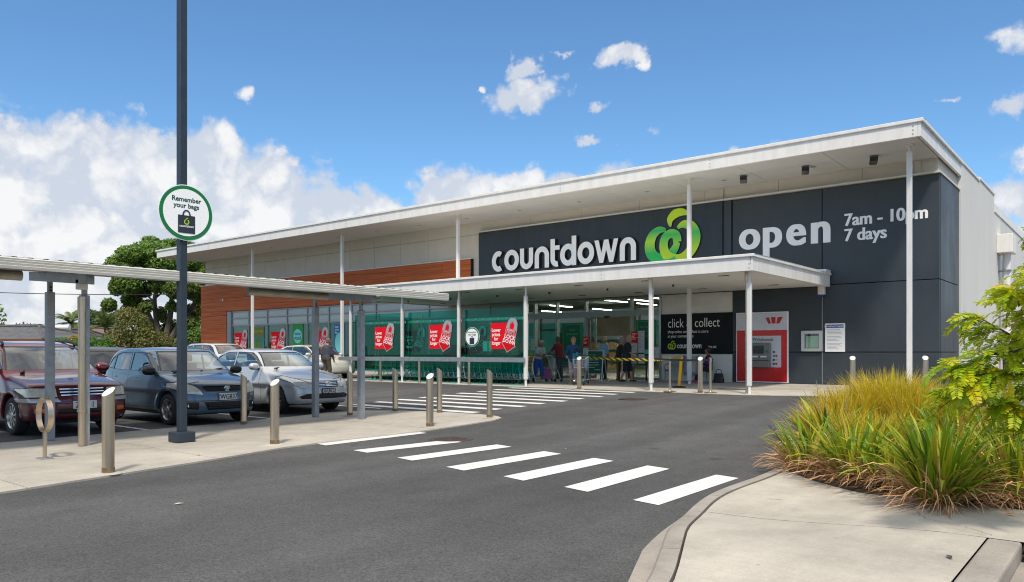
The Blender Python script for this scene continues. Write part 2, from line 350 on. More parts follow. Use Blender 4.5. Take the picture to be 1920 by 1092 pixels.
M['steel_cap'] = mat('stainless_cap', (.80, .80, .80), .5, .35, var=.05)
M['chrome'] = mat('chrome', (.82, .83, .85), .12, 1.0)
M['galv'] = mat('galvanised', (.33, .35, .37), .5, .55, var=.18, scale=7)
M['post_blue'] = mat('lamp_post_navy', (.022, .034, .050), .45, var=.15, scale=5)
M['gutter'] = mat('cream_gutter', (.62, .60, .53), .45, var=.05, scale=2)
M['spandrel'] = mat('spandrel_panel', (.42, .47, .45), .22, var=.06, scale=1.0, world=True)
M['pane'] = glassmat('shop_glass', (.40, .80, .73), 1.3)
M['pane_clear'] = glassmat('entry_glass', (.78, .86, .82), 1.2)
M['pane_screen'] = glassmat('green_screen_glass', (.18, .80, .72), .6)
M['pane_edge'] = mat('green_glass_edge', (.03, .30, .24), .15)
M['red'] = mat('poster_red', (.80, .006, .016), .6, spec=.15)
M['red_lock'] = mat('lock_red', (.66, .006, .010), .6, spec=.15)
M['pwhite'] = mat('print_white', (.93, .93, .92), .5)
M['pgrey'] = mat('print_grey', (.42, .40, .41), .4)
M['pdark'] = mat('print_dark', (.03, .03, .035), .5)
M['pgreen'] = mat('print_green', (.003, .17, .045), .45)
M['pdkgreen'] = mat('print_deep_green', (.004, .07, .035), .45)
M['lime'] = mat('print_lime', (.42, .58, .02), .4)
M['aqua'] = mat('print_aqua', (.20, .62, .60), .5)
M['olive'] = mat('print_olive', (.17, .17, .02), .5)
M['pblue'] = mat('print_blue', (.012, .035, .28), .45)
M['paper'] = mat('paper', (.66, .68, .72), .7, var=.04)
M['black'] = mat('black_plastic', (.014, .014, .015), .45)
M['rubber'] = mat('rubber', (.018, .018, .019), .75, bump=.2, bscale=60)
M['yellow'] = mat('yellow_plastic', (.80, .42, .008), .4)
M['hazard'] = bands_mat('hazard_tape', (.02, .02, .02), (.80, .55, .01), 5.2, 'DIAGONAL', .5)
M['lamp_lit'] = mat('lit_tube', (.9, .9, .85), .5, emit=((1.0, .97, .84), 14.0))
M['skin'] = mat('skin', (.50, .265, .175), .55, var=.08, scale=9)
M['skin_tan'] = mat('skin_tan', (.30, .15, .09), .55, var=.08, scale=9)
M['letter'] = mat('letter_face', (.90, .90, .89), .45)

# ------------------------------------------------------------------ mesh helpers
class MB:
    def __init__(s): s.v = []; s.f = []; s.m = []
    def add(s, vs, fs, m=0):
        o = len(s.v); s.v += [tuple(p) for p in vs]
        for f in fs: s.f.append(tuple(i + o for i in f)); s.m.append(m)
        return s
    def box(s, a, b, m=0):
        (x0, y0, z0), (x1, y1, z1) = a, b
        x0, x1 = min(x0, x1), max(x0, x1); y0, y1 = min(y0, y1), max(y0, y1); z0, z1 = min(z0, z1), max(z0, z1)
        return s.add([(x0, y0, z0), (x1, y0, z0), (x1, y1, z0), (x0, y1, z0), (x0, y0, z1), (x1, y0, z1), (x1, y1, z1), (x0, y1, z1)],
                     [(0, 3, 2, 1), (4, 5, 6, 7), (0, 1, 5, 4), (1, 2, 6, 5), (2, 3, 7, 6), (3, 0, 4, 7)], m)
    def cyl(s, p0, p1, r0, r1=None, n=12, m=0, caps=True, ph=0.0):
        r1 = r0 if r1 is None else r1
        p0, p1 = Vector(p0), Vector(p1); d = (p1 - p0)
        if d.length < 1e-9: return s
        d.normalize(); a = d.orthogonal().normalized(); b = d.cross(a)
        if abs(d.z) > .999: a, b = Vector((1, 0, 0)), Vector((0, 1, 0)) * (1 if d.z > 0 else -1)
        vs = []
        for p, r in ((p0, r0), (p1, r1)):
            for i in range(n):
                t = 2 * math.pi * i / n + ph; vs.append(p + (a * math.cos(t) + b * math.sin(t)) * r)
        fs = [(i, (i + 1) % n, n + (i + 1) % n, n + i) for i in range(n)]
        if caps: fs += [tuple(range(n))[::-1], tuple(range(n, 2 * n))]
        return s.add(vs, fs, m)
    def tube(s, path, r, n=6, m=0, closed=False):
        P = [Vector(p) for p in path]; k = len(P)
        vs = []; prev = None
        for i, p in enumerate(P):
            if closed: d = P[(i + 1) % k] - P[i - 1]
            else: d = P[min(i + 1, k - 1)] - P[max(i - 1, 0)]
            d.normalize()
            a = (prev - d * prev.dot(d)) if prev is not None else d.orthogonal()
            if a.length < 1e-6: a = d.orthogonal()
            a.normalize(); prev = a; b = d.cross(a)
            rr = r[i] if isinstance(r, (list, tuple)) else r
            for j in range(n):
                t = 2 * math.pi * j / n; vs.append(p + (a * math.cos(t) + b * math.sin(t)) * rr)
        fs = []
        for i in range(k if closed else k - 1):
            i2 = (i + 1) % k
            for j in range(n): fs.append((i * n + j, i * n + (j + 1) % n, i2 * n + (j + 1) % n, i2 * n + j))
        if not closed: fs += [tuple(range(n))[::-1], tuple(range((k - 1) * n, k * n))]
        return s.add(vs, fs, m)
    def lathe(s, prof, n=24, c=(0, 0, 0), axis='z', m=0, seg_m=None):
        """prof: (radius, along axis)"""
        vs = []; k = len(prof)
        for r, h in prof:
            for i in range(n):
                t = 2 * math.pi * i / n; a, b = r * math.cos(t), r * math.sin(t)
                q = {'z': (a, b, h), 'y': (b, h, a), 'x': (h, a, b)}[axis]
                vs.append((q[0] + c[0], q[1] + c[1], q[2] + c[2]))
        o = len(s.v); s.v += vs
        for i in range(k - 1):
            for j in range(n):
                s.f.append((o + i * n + j, o + i * n + (j + 1) % n, o + (i + 1) * n + (j + 1) % n, o + (i + 1) * n + j)); s.m.append(seg_m[i] if seg_m else m)
        return s
    def prism(s, poly, a, b, plane='xz', m=0, m_side=None, m_back=None):
        """poly in the plane, extruded between a and b along the third axis"""
        n = len(poly)
        area = sum(poly[i][0] * poly[(i + 1) % n][1] - poly[(i + 1) % n][0] * poly[i][1] for i in range(n))
        if area < 0: poly = poly[::-1]
        f = {'xz': lambda p, h: (p[0], h, p[1]), 'xy': lambda p, h: (p[0], p[1], h), 'yz': lambda p, h: (h, p[0], p[1])}[plane]
        vs = [f(p, a) for p in poly] + [f(p, b) for p in poly]
        o = len(s.v); s.v += vs
        s.f.append(tuple(o + i for i in range(n))); s.m.append(m)
        s.f.append(tuple(o + n + i for i in reversed(range(n)))); s.m.append(m if m_back is None else m_back)
        for i in range(n):
            s.f.append((o + i, o + n + i, o + n + (i + 1) % n, o + (i + 1) % n)); s.m.append(m if m_side is None else m_side)
        return s
    def ribbon(s, pts, w, a, b, plane='xz', m=0, m_side=None, closed=False):
        """a flat stroke of width w (number or list) extruded between a and b"""
        P = [Vector((p[0], p[1])) for p in pts]; k = len(P); Lf = []; Rt = []
        for i in range(k):
            if closed: d = P[(i + 1) % k] - P[i - 1]
            else: d = P[min(i + 1, k - 1)] - P[max(i - 1, 0)]
            d.normalize(); n = Vector((-d.y, d.x))
            if 0 < i < k - 1 or closed:
                e = (P[(i + 1) % k] - P[i]).normalized(); c = max(.45, abs(e.dot(d)))
            else: c = 1
            ww = (w[i] if isinstance(w, (list, tuple)) else w) / 2 / c
            Lf.append(P[i] + n * ww); Rt.append(P[i] - n * ww)
        f = {'xz': lambda p, h: (p[0], h, p[1]), 'xy': lambda p, h: (p[0], p[1], h), 'yz': lambda p, h: (h, p[0], p[1])}[plane]
        o = len(s.v)
        for h in (a, b):
            for i in range(k): s.v.append(f(Lf[i], h)); s.v.append(f(Rt[i], h))
        ms = m if m_side is None else m_side
        N = 2 * k
        for i in range(k if closed else k - 1):
            j = (i + 1) % k
            l0, r0, l1, r1 = 2 * i, 2 * i + 1, 2 * j, 2 * j + 1
            for q, mm in (((l0, r0, r1, l1), m), ((N + l1, N + r1, N + r0, N + l0), m), ((l0, l1, N + l1, N + l0), ms), ((r1, r0, N + r0, N + r1), ms)):
                s.f.append(tuple(o + t for t in q)); s.m.append(mm)
        if not closed:
            for q in ((0, N, N + 1, 1), (2 * k - 2, 2 * k - 1, N + 2 * k - 1, N + 2 * k - 2)): s.f.append(tuple(o + t for t in q)); s.m.append(ms)
        return s
    def grid(s, pts, nu, nv, m=0):
        return s.add(pts, [(i * nv + j, (i + 1) * nv + j, (i + 1) * nv + j + 1, i * nv + j + 1) for i in range(nu - 1) for j in range(nv - 1)], m)

def org(o):
    v = Vector((0, 0, 0))
    while o is not None: v += o.location; o = o.parent
    return v
def link(name, me, parent=None, mats=None):
    o = bpy.data.objects.new(name, me); COL.objects.link(o)
    if parent is not None: o.parent = parent
    if mats is not None and me is not None:
        for x in (mats if isinstance(mats, (list, tuple)) else [mats]): me.materials.append(M[x] if isinstance(x, str) else x)
    return o
def obj(name, mb, mats, parent=None, smooth=False, bevel=0.0, local=False, segs=2):
    """one mesh object; coordinates are the scene's unless local"""
    me = bpy.data.meshes.new(name)
    off = Vector((0, 0, 0)) if (local or parent is None) else org(parent)
    vs = [(x - off.x, y - off.y, z - off.z) for x, y, z in mb.v] if off.length > 0 else mb.v
    me.from_pydata(vs, [], mb.f)
    if len(set(mb.m)) > 1: me.polygons.foreach_set('material_index', mb.m)
    if bevel:
        bm = bmesh.new(); bm.from_mesh(me); bmesh.ops.remove_doubles(bm, verts=bm.verts, dist=1e-6)
        ed = [e for e in bm.edges if len(e.link_faces) == 2 and e.calc_face_angle(0) > .5]
        bmesh.ops.bevel(bm, geom=ed, offset=bevel, segments=segs, affect='EDGES', profile=.5); bm.to_mesh(me); bm.free()
    if smooth: smooth_by_angle(me, R(40))
    me.update()
    return link(name, me, parent, mats)
def smooth_by_angle(me, ang):
    bm = bmesh.new(); bm.from_mesh(me)
    for f in bm.faces: f.smooth = True
    for e in bm.edges: e.smooth = not (len(e.link_faces) == 2 and e.calc_face_angle(0) > ang)
    bm.to_mesh(me); bm.free()
def np_mesh(name, V, Fq, smooth=False):
    me = bpy.data.meshes.new(name); V = np.asarray(V, np.float32); Fq = np.asarray(Fq, np.int32); n, k = Fq.shape
    me.vertices.add(len(V)); me.vertices.foreach_set('co', V.ravel())
    me.loops.add(n * k); me.loops.foreach_set('vertex_index', Fq.ravel())
    me.polygons.add(n); me.polygons.foreach_set('loop_start', np.arange(0, n * k, k, dtype=np.int32))
    try: me.polygons.foreach_set('loop_total', np.full(n, k, np.int32))
    except Exception: pass
    if smooth: me.polygons.foreach_set('use_smooth', np.ones(n, bool))
    me.update(calc_edges=True); me.validate()
    return me
def tag(o, label, cat, group=None, kind=None):
    o['label'] = label; o['category'] = cat
    if group: o['group'] = group
    if kind: o['kind'] = kind
    return o
def thing(name, label, cat, loc=(0, 0, 0), rz=0.0, group=None):
    o = bpy.data.objects.new(name, None); COL.objects.link(o); o.empty_display_size = .2
    o.location = loc; o.rotation_euler = (0, 0, rz); return tag(o, label, cat, group)
def struct(name, mb, m, parent=None, smooth=False, bevel=0):
    o = obj(name, mb, m, parent, smooth=smooth, bevel=bevel)
    if parent is None: o['kind'] = 'structure'
    return o
def copy_tree(o, parent=None):
    c = o.copy(); COL.objects.link(c); c.parent = parent
    for ch in [x for x in KIDS.get(o.name, [])]: copy_tree(ch, c)
    return c
KIDS = {}
def index_kids():
    KIDS.clear()
    for o in bpy.data.objects:
        if o.parent: KIDS.setdefault(o.parent.name, []).append(o)
def text_mesh(s, size, extrude=.004, bold=0.0, align='LEFT', sx=1.0, space=1.0):
    """lettering lying in x,z, facing -y, baseline at z = 0"""
    c = bpy.data.curves.new('lettering', 'FONT'); c.body = s; c.size = size; c.extrude = extrude; c.offset = bold * size; c.align_x = align; c.resolution_u = 3 if size < .4 else 10; c.space_character = space
    o = bpy.data.objects.new('lettering', c)
    me = bpy.data.meshes.new_from_object(o)
    bpy.data.objects.remove(o); bpy.data.curves.remove(c)
    me.transform(Matrix(((sx, 0, 0, 0), (0, 0, -1, 0), (0, 1, 0, 0), (0, 0, 0, 1))))
    return me
def text(name, s, size, m, parent, loc, extrude=.004, bold=0.0, align='LEFT', rz=0.0, ry=0.0, sx=1.0, space=1.0, local=False):
    me = text_mesh(s, size, extrude, bold, align, sx, space); me.name = name
    o = link(name, me, parent, m)
    o.location = Vector(loc) - (Vector((0, 0, 0)) if local or parent is None else org(parent))
    o.rotation_euler = (0, ry, rz)
    return o
def fatten(o, d):
    """thicken a letter's strokes sideways: copies of its outline, each a little deeper"""
    bm = bmesh.new(); bm.from_mesh(o.data)
    for i, k in enumerate((-1, 1, -.5, .5)):
        t = o.data.copy(); t.transform(Matrix.Translation((d * k, .0012 * (i + 1), 0))); bm.from_mesh(t); bpy.data.meshes.remove(t)
    bm.to_mesh(o.data); bm.free()
def text_letters(s, size, m, parent, loc, extrude=.004, bold=0.0, sx=1.0, heavy=0.0):
    """every letter an object of its own, set out as the whole line would be"""
    def width(q):
        if not q: return 0.0
        me = text_mesh('|' + q + '|', size, 0, 0, 'LEFT', sx); w = max(v.co.x for v in me.vertices); bpy.data.meshes.remove(me); return w
    base = bar_width(size, sx)
    for i, ch in enumerate(s):
        if ch == ' ': continue
        o = text('letter', ch, size, m, parent, (loc[0] + (width(s[:i]) - base if i else 0), loc[1], loc[2]), extrude, bold, 'LEFT', 0, 0, sx)
        if heavy: fatten(o, heavy)
def bar_width(size, sx):
    me = text_mesh('||', size, 0, 0, 'LEFT', sx); w = max(v.co.x for v in me.vertices); bpy.data.meshes.remove(me); return w
def rect(mb, x0, x1, z0, z1, y, t=.004, m=0): return mb.box((x0, y - t, z0), (x1, y, z1), m)
def ellipse(cx, cz, rx, rz, a0=0, a1=360, n=32):
    return [(cx + rx * math.cos(R(a0 + (a1 - a0) * i / n)), cz + rz * math.sin(R(a0 + (a1 - a0) * i / n))) for i in range(n + 1)]
def disc(cx, cz, rx, rz, n=40): return ellipse(cx, cz, rx, rz, 0, 360 - 360 / n, n - 1)
def smooth_path(pts, n=8):
    """Catmull-Rom through the points"""
    out_ = []; P = [Vector(p) for p in pts]; k = len(P)
    for i in range(k - 1):
        p0, p1, p2, p3 = P[max(0, i - 1)], P[i], P[i + 1], P[min(k - 1, i + 2)]
        for j in range(n):
            t = j / n; out_.append(.5 * ((2 * p1) + (p2 - p0) * t + (2 * p0 - 5 * p1 + 4 * p2 - p3) * t * t + (3 * p1 - p0 - 3 * p2 + p3) * t ** 3))
    out_.append(P[-1]); return out_

# ------------------------------------------------------------------ implicit surfaces (bodies of cars and people)
def surface(f, lo, hi, res, newton=3, cap=None):
    lo = np.array(lo, float); hi = np.array(hi, float)
    n = np.ceil((hi - lo) / res).astype(int) + 1
    ax = [lo[i] + res * np.arange(n[i]) for i in range(3)]
    X, Y, Z = np.meshgrid(*ax, indexing='ij')
    V = f(X, Y, Z).astype(np.float64)
    S = V < 0
    c = [S[:-1, :-1, :-1], S[1:, :-1, :-1], S[:-1, 1:, :-1], S[1:, 1:, :-1], S[:-1, :-1, 1:], S[1:, :-1, 1:], S[:-1, 1:, 1:], S[1:, 1:, 1:]]
    cnt = sum(x.astype(np.int8) for x in c); act = (cnt > 0) & (cnt < 8)
    I = np.argwhere(act); idx = -np.ones(act.shape, int); idx[act] = np.arange(len(I))
    pos = np.zeros((len(I), 3)); num = np.zeros(len(I))
    co = [(0, 0, 0), (1, 0, 0), (0, 1, 0), (1, 1, 0), (0, 0, 1), (1, 0, 1), (0, 1, 1), (1, 1, 1)]
    def val(k): o = co[k]; return V[I[:, 0] + o[0], I[:, 1] + o[1], I[:, 2] + o[2]]
    vals = [val(k) for k in range(8)]
    for a, b in ((0, 1), (2, 3), (4, 5), (6, 7), (0, 2), (1, 3), (4, 6), (5, 7), (0, 4), (1, 5), (2, 6), (3, 7)):
        va, vb = vals[a], vals[b]; cr = (va < 0) != (vb < 0)
        t = np.where(cr, va / np.where(va - vb == 0, 1, va - vb), 0)
        p = np.array(co[a])[None] + t[:, None] * (np.array(co[b]) - np.array(co[a]))[None]
        pos += p * cr[:, None]; num += cr
    P = lo + res * (I + pos / num[:, None])
    F = []
    for axx in range(3):
        o = [slice(None)] * 3; o2 = [slice(None)] * 3; o[axx] = slice(0, -1); o2[axx] = slice(1, None)
        a, b = S[tuple(o)], S[tuple(o2)]
        E = np.argwhere(a != b); u, v = [(1, 2), (2, 0), (0, 1)][axx]
        ok = (E[:, u] > 0) & (E[:, v] > 0) & (E[:, u] < n[u] - 1) & (E[:, v] < n[v] - 1); E = E[ok]
        sgn = a[tuple(E.T)]
        def cell(du, dv):
            q = E.copy(); q[:, u] += du; q[:, v] += dv; return idx[tuple(q.T)]
        q = np.stack([cell(-1, -1), cell(0, -1), cell(0, 0), cell(-1, 0)], 1)
        q[~sgn] = q[~sgn][:, ::-1]; F.append(q)
    F = np.concatenate(F); h = res * .25
    for _ in range(newton):
        x, y, z = P.T; v = f(x, y, z)
        g = np.stack([(f(x + h, y, z) - f(x - h, y, z)), (f(x, y + h, z) - f(x, y - h, z)), (f(x, y, z + h) - f(x, y, z - h))], 1) / (2 * h)
        st = (v / np.maximum(.15, (g * g).sum(1)))[:, None] * g
        ln = np.linalg.norm(st, axis=1, keepdims=True); st *= np.minimum(1, (res * .6) / np.maximum(ln, 1e-9))
        P = P - st
    return P, F
def smin(a, b, k):
    h = np.clip(.5 + .5 * (b - a) / k, 0, 1); return b + (a - b) * h - k * h * (1 - h)
def smax(a, b, k): return -smin(-a, -b, k)
def rcone(X, Y, Z, a, b, r0, r1, sq=(1, 1, 1)):
    ax, ay, az_ = a; dx, dy, dz = b[0] - ax, b[1] - ay, b[2] - az_
    L2 = dx * dx + dy * dy + dz * dz + 1e-9
    t = np.clip(((X - ax) * dx + (Y - ay) * dy + (Z - az_) * dz) / L2, 0, 1)
    return np.sqrt(((X - ax - t * dx) / sq[0]) ** 2 + ((Y - ay - t * dy) / sq[1]) ** 2 + ((Z - az_ - t * dz) / sq[2]) ** 2) - (r0 + (r1 - r0) * t)

# ================================================================== ground, roads, paths
def sempty(name):
    o = bpy.data.objects.new(name, None); COL.objects.link(o); o['kind'] = 'structure'; return o
def sheet(x0, x1, y0, y1, dz, dx=2.0, ys=None):
    ys = sorted(set([y0, y1] + [y for y in (10, 11.7, 13.4, 15.1, 16.8, 18.5, 20.2, 23.7, 27.2) if y0 < y < y1])) if ys is None else ys
    mb = MB(); pts = [(x, y, gz(y) + dz) for x in (x0, x1) for y in ys]
    return mb.grid(pts, 2, len(ys))
g_ = struct('terrain', sheet(-900, 700, -200, 1500, -.03), 'grass_ground')
asph = struct('car_park', sheet(-58, 60, -40, 70, 0.0), 'asphalt')

def slab_poly(poly, top, thick=.10):
    """flat-ish slab whose top follows top(x, y)"""
    n = len(poly); mb = MB()
    t = [(x, y, top(x, y)) for x, y in poly]; b = [(x, y, top(x, y) - thick) for x, y in poly]
    mb.add(t + b, [tuple(range(n))] + [(i, n + i, n + (i + 1) % n, (i + 1) % n) for i in range(n)])
    return mb
def clean(poly):
    a = sum(poly[i][0] * poly[(i + 1) % len(poly)][1] - poly[(i + 1) % len(poly)][0] * poly[i][1] for i in range(len(poly)))
    return poly if a > 0 else poly[::-1]

# --- island between the parked cars and the lane: slabs of concrete with open joints
isl = sempty('island_pavement')
def isl_edge(y): return -8.2 - (y + 6) * .06 if y < 0 else (-8.56 - y * .215 if y < 5.85 else (-9.82 - (y - 5.85) * .30 if y < 7.2 else -10.24))
def isl_top(x, y): return gz(y) + .022
ycuts = [-6, -3, 0.4, 3.1, 5.6, 8.1, 10.3]
for a, b in zip(ycuts[:-1], ycuts[1:]):
    ed = [(isl_edge(y), y) for y in (a + .006, (a + b) / 2, b - .006)]
    poly = clean(ed + [(-13.75 - .09 * max(0, b), b - .006), (-13.75 - .09 * max(0, a), a + .006)])
    obj('slab', slab_poly(poly, isl_top), 'concrete', isl)
tip = [(-10.24, 10.312), (-10.24, 11.4), (-10.26, 12.0), (-10.4, 12.4), (-10.7, 12.62), (-11.3, 12.72), (-12.2, 12.68), (-13.4, 12.45), (-14.3, 12.0), (-14.75, 11.2), (-14.68, 10.312)]
obj('slab', slab_poly(clean(tip), isl_top), 'concrete', isl)

# --- the store's footpath: flush with the lane at the crossing
fp = sempty('footpath')
def fp_top(x, y): return gz(y) + .012
xs = [-26.4, -23.4, -20.4, -17.4, -14.4, -11.4, -8.4]
def fp_front(x): return 20.15 if x < -8.4 else 20.15 + min(1.6, (x + 8.4) * .42)
for a, b in zip(xs[:-1], xs[1:]):
    for y0, y1 in ((None, 23.6), (23.6, 27.3)):
        f0, f1 = (fp_front(a), fp_front(b)) if y0 is None else (y0 + .006, y0 + .006)
        obj('slab', slab_poly([(a + .005, f0), (b - .005, f1), (b - .005, y1), (a + .005, y1)], fp_top, .05), 'concrete_store', fp)
obj('slab', slab_poly([(-8.395, 20.15), (-7.2, 20.55), (-6.0, 21.2), (-5.0, 22.2), (-3.6, 24.2), (-3.6, 27.3), (-8.395, 27.3)], fp_top, .05), 'concrete_store', fp)
obj('slab', slab_poly([(-4.6, 27.31), (-3.6, 24.3), (-1.2, 33), (-1.2, 52), (-4.6, 52)], fp_top, .05), 'concrete_store', fp)
obj('slab', slab_poly([(-49.5, 24.6), (-26.41, 24.6), (-26.41, 27.3), (-49.5, 27.3)], lambda x, y: gz(y) + .09, .12), 'concrete_store', fp)

# --- painted markings
def flat(pts, dz): return MB().add([(p[0], p[1], gz(p[1]) + dz) for p in pts], [tuple(range(len(pts)))])
def stripe_poly(a, b, c, d, k=4):
    """quad a-b (one long side), d-c the other; subdivided so that it follows the ground"""
    mb = MB(); pts = []
    for i in range(k + 1):
        t = i / k
        for p, q in ((a, b), (d, c)):
            x, y = p[0] + (q[0] - p[0]) * t, p[1] + (q[1] - p[1]) * t; pts.append((x, y, gz(y) + .005))
    o = mb.grid(pts, k + 1, 2); mb.f = [f[::-1] for f in mb.f]; return mb
Z1 = [(-10.31, 7.58, -9.93, 7.53, -10.02, 9.84, -10.38, 9.90), (-9.13, 7.42, -8.75, 7.37, -8.58, 9.22, -8.95, 9.30), (-8.01, 7.29, -7.64, 7.22, -7.55, 9.25, -7.92, 9.33),
      (-6.88, 7.10, -6.50, 7.02, -6.47, 9.06, -6.84, 9.14), (-5.83, 6.99, -5.46, 6.90, -5.50, 8.92, -5.87, 9.0), (-4.86, 6.86, -4.50, 6.78, -4.58, 8.76, -4.94, 8.84), (-3.90, 6.69, -3.58, 6.62, -3.62, 8.63, -3.93, 8.70)]
near_z = sempty('near_crossing_marking')
for q in Z1:
    o = obj('stripe', stripe_poly(q[0:2], q[6:8], q[4:6], q[2:4]), 'paint', near_z)
far_z = sempty('store_crossing_marking')
for i in range(9):
    y = 19.55 - i * .83
    obj('stripe', stripe_poly((-16.15 + .05 * (i % 3), y), (-11.45 - .07 * (i % 2) - .03 * i, y + .02), (-11.45 - .07 * (i % 2) - .03 * i, y + .30), (-16.15 + .05 * (i % 3), y + .28), 1), 'paint', far_z)
bays = sempty('bay_marking')
for y in (-1.9, 1.0, 4.0, 6.85, 9.75, 12.6):
    obj('line', stripe_poly((-20.2, y), (-14.5, y), (-14.5, y + .10), (-20.2, y + .10), 1), 'paint', bays)
    obj('line', stripe_poly((-31.2, y), (-26.4, y), (-26.4, y + .10), (-31.2, y + .10), 1), 'paint', bays)

# --- dropped-kerb path at the right, with its kerb stones and the planted bed
KL = smooth_path([(-1.85, 2.6), (-2.24, 3.95), (-2.56, 4.75), (-2.92, 5.6), (-3.2, 6.45), (-3.4, 7.3), (-3.46, 8.2), (-3.42, 9.2), (-3.2, 10.2), (-2.6, 11.2), (-1.5, 11.9), (.2, 12.2), (3.5, 12.3)], 5)
def ztop(x, y):
    d = math.hypot(x + 3.4, y - 7.5)
    t = min(1, max(0, (d - 1.0) / 1.6)); t = t * t * (3 - 2 * t)
    return gz(y) + .028 + .10 * t
kerb = sempty('kerb')
def kerb_run(P, width, side, lens=5):
    i = 0
    while i < len(P) - 1:
        seg = P[i:min(len(P), i + lens + 1)]
        i += lens
        mb = MB(); pts = []
        k = len(seg)
        for j, p in enumerate(seg):
            d = (P[min(len(P) - 1, P.index(p) + 1)] - P[max(0, P.index(p) - 1)]).normalized(); n = Vector((d.y, -d.x)) * side
            sh = 0.006 * (1 if j == 0 else (-1 if j == k - 1 else 0))
            q = p + d * sh
            zt = ztop(q.x, q.y)
            for w, z in ((-.03, gz(q.y) - .02), (0, zt - .02), (.025, zt), (width, zt + .002), (width, gz(q.y) - .02)):
                r_ = q + n * w; pts.append((r_.x, r_.y, z))
        mb.grid(pts, k, 5); 
        if side > 0: mb.f = [f[::-1] for f in mb.f]
        mb.f.append(tuple(range(5))); mb.m.append(0); mb.f.append(tuple(reversed(range((k - 1) * 5, k * 5)))); mb.m.append(0)
        obj('kerb_stone', mb, 'concrete_kerb', kerb, smooth=True)
kerb_run(KL, .14, 1)
# gutter channel at the foot of the kerb near the camera
GL = [p for p in KL if p.y < 6.3]
mb = MB(); pts = []
for j, p in enumerate(GL):
    d = (GL[min(len(GL) - 1, j + 1)] - GL[max(0, j - 1)]).normalized(); n = Vector((-d.y, d.x)); w = .16 * min(1, max(.05, (6.3 - p.y) / 1.2))
    for a in (.02, -w): q = p + n * (-a); pts.append((q.x, q.y, .006 if a < 0 else .004))
mb.grid(pts, len(GL), 2); gutter = struct('gutter_channel', mb, 'concrete_kerb')
path = sempty('concrete_path')
def path_slab(x_lo, x_hi, y0, y1, n=14, m=10):
    pts = []
    for i in range(n):
        y = y0 + (y1 - y0) * i / (n - 1); a = x_lo(y) if callable(x_lo) else x_lo; b = x_hi(y) if callable(x_hi) else x_hi
        for j in range(m):
            x = a + (b - a) * j / (m - 1); pts.append((x, y, ztop(x, y) - .002))
    mb = MB().grid(pts, n, m); mb.f = [f[::-1] for f in mb.f]
    obj('slab', mb, 'concrete', path, smooth=True)
def kl_x(y):
    best = min((p for p in KL if p.y < 11.5), key=lambda p: abs(p.y - y)); 
    ps = sorted(KL, key=lambda p: p.y); 
    for a, b in zip(ps[:-1], ps[1:]):
        if a.y <= y <= b.y and b.y > a.y: return a.x + (b.x - a.x) * (y - a.y) / (b.y - a.y)
    return best.x
path_slab(lambda y: kl_x(y) + .172, -.855, 2.7, 6.52)
path_slab(lambda y: kl_x(y) + .172, -.62, 6.53, 9.6)
path_slab(-.61, 5.5, 6.62, 8.9)
def crack(pp, w, seed):
    g_c = random.Random(seed); pts = []
    P_c = [ground(a, b, .126) for a, b in pp]
    for a, b in zip(P_c[:-1], P_c[1:]):
        for i in range(7): pts.append(a.lerp(b, i / 7) + Vector((g_c.uniform(-.018, .018), g_c.uniform(-.018, .018), 0)))
    mbc = MB(); vs = []
    for i, p in enumerate(pts):
        d = (pts[min(len(pts) - 1, i + 1)] - pts[max(0, i - 1)]).normalized(); n = Vector((-d.y, d.x, 0)) * w * g_c.uniform(.4, 1.2)
        for q in (p - n, p + n): vs.append((q.x, q.y, ztop(q.x, q.y) + .001))
    mbc.grid(vs, len(pts), 2); mbc.f = [f[::-1] for f in mbc.f]; obj('crack', mbc, mat('crack_dirt', (.10, .085, .07), .95), path)
crack([(1716, 948), (1735, 968), (1765, 975), (1815, 990), (1868, 1008)], .0022, 1)
crack([(1330, 938), (1480, 950), (1640, 965), (1760, 985), (1868, 1010)], .0012, 2)
crack([(1442, 917), (1458, 918), (1468, 919)], .003, 3)
# right-hand kerb, its end stone and the channel beyond
mb = MB().box((-.85, 2.5, -.02), (-.64, 4.6, .128)); obj('kerb_stone', mb, 'concrete_kerb', kerb, bevel=.018)
mb = MB().box((-.85, 4.61, -.02), (-.64, 6.52, .128)); obj('kerb_stone', mb, 'concrete_kerb', kerb, bevel=.018)
mb = MB().box((-.60, 6.40, -.02), (5.5, 6.60, .126)); obj('kerb_stone', mb, 'concrete_kerb', kerb, bevel=.018)
struct('drain_channel', MB().box((-.637, 2.5, -.02), (-.25, 6.395, .012)), 'concrete_kerb')
bed = MB(); pl = [p for p in KL if p.y > 9.0]
poly = [(p.x + .2, p.y - .05) for p in pl] + [(5, 12.2), (5, 7.9), (-.3, 7.75), (-1.2, 7.95), (-2.2, 8.3), (-2.85, 8.8)]
struct('planting_bed', slab_poly(clean(poly), lambda x, y: ztop(x, y) + .02, .1), 'soil')
# manholes and a drain grating
def manhole(loc, r, label):
    t = thing('manhole_cover', label, 'manhole', loc)
    obj('frame', MB().lathe([(r + .05, 0), (r + .05, .006), (r, .006), (r, .0)], 32), mat('iron_frame', (.07, .06, .055), .7, .3), t, local=True)
    mb = MB().lathe([(r - .005, .0), (r - .005, .007), (.001, .007)], 32)
    for i in range(-5, 6):
        for j in range(-5, 6):
            if math.hypot(i, j) * r / 5.6 < r * .88: mb.box((i * r / 5.6 - .022, j * r / 5.6 - .022, .007), (i * r / 5.6 + .022, j * r / 5.6 + .022, .011))
    obj('lid', mb, mat('iron_lid', (.085, .06, .05), .75, .3, var=.2), t, local=True)
p = ground(845, 824); manhole((p.x, p.y, p.z), .33, 'round iron manhole cover at the end of a near crossing stripe')
p = ground(1188, 748.5); manhole((p.x, p.y, p.z), .36, 'round iron manhole cover in the lane before the store entrance')
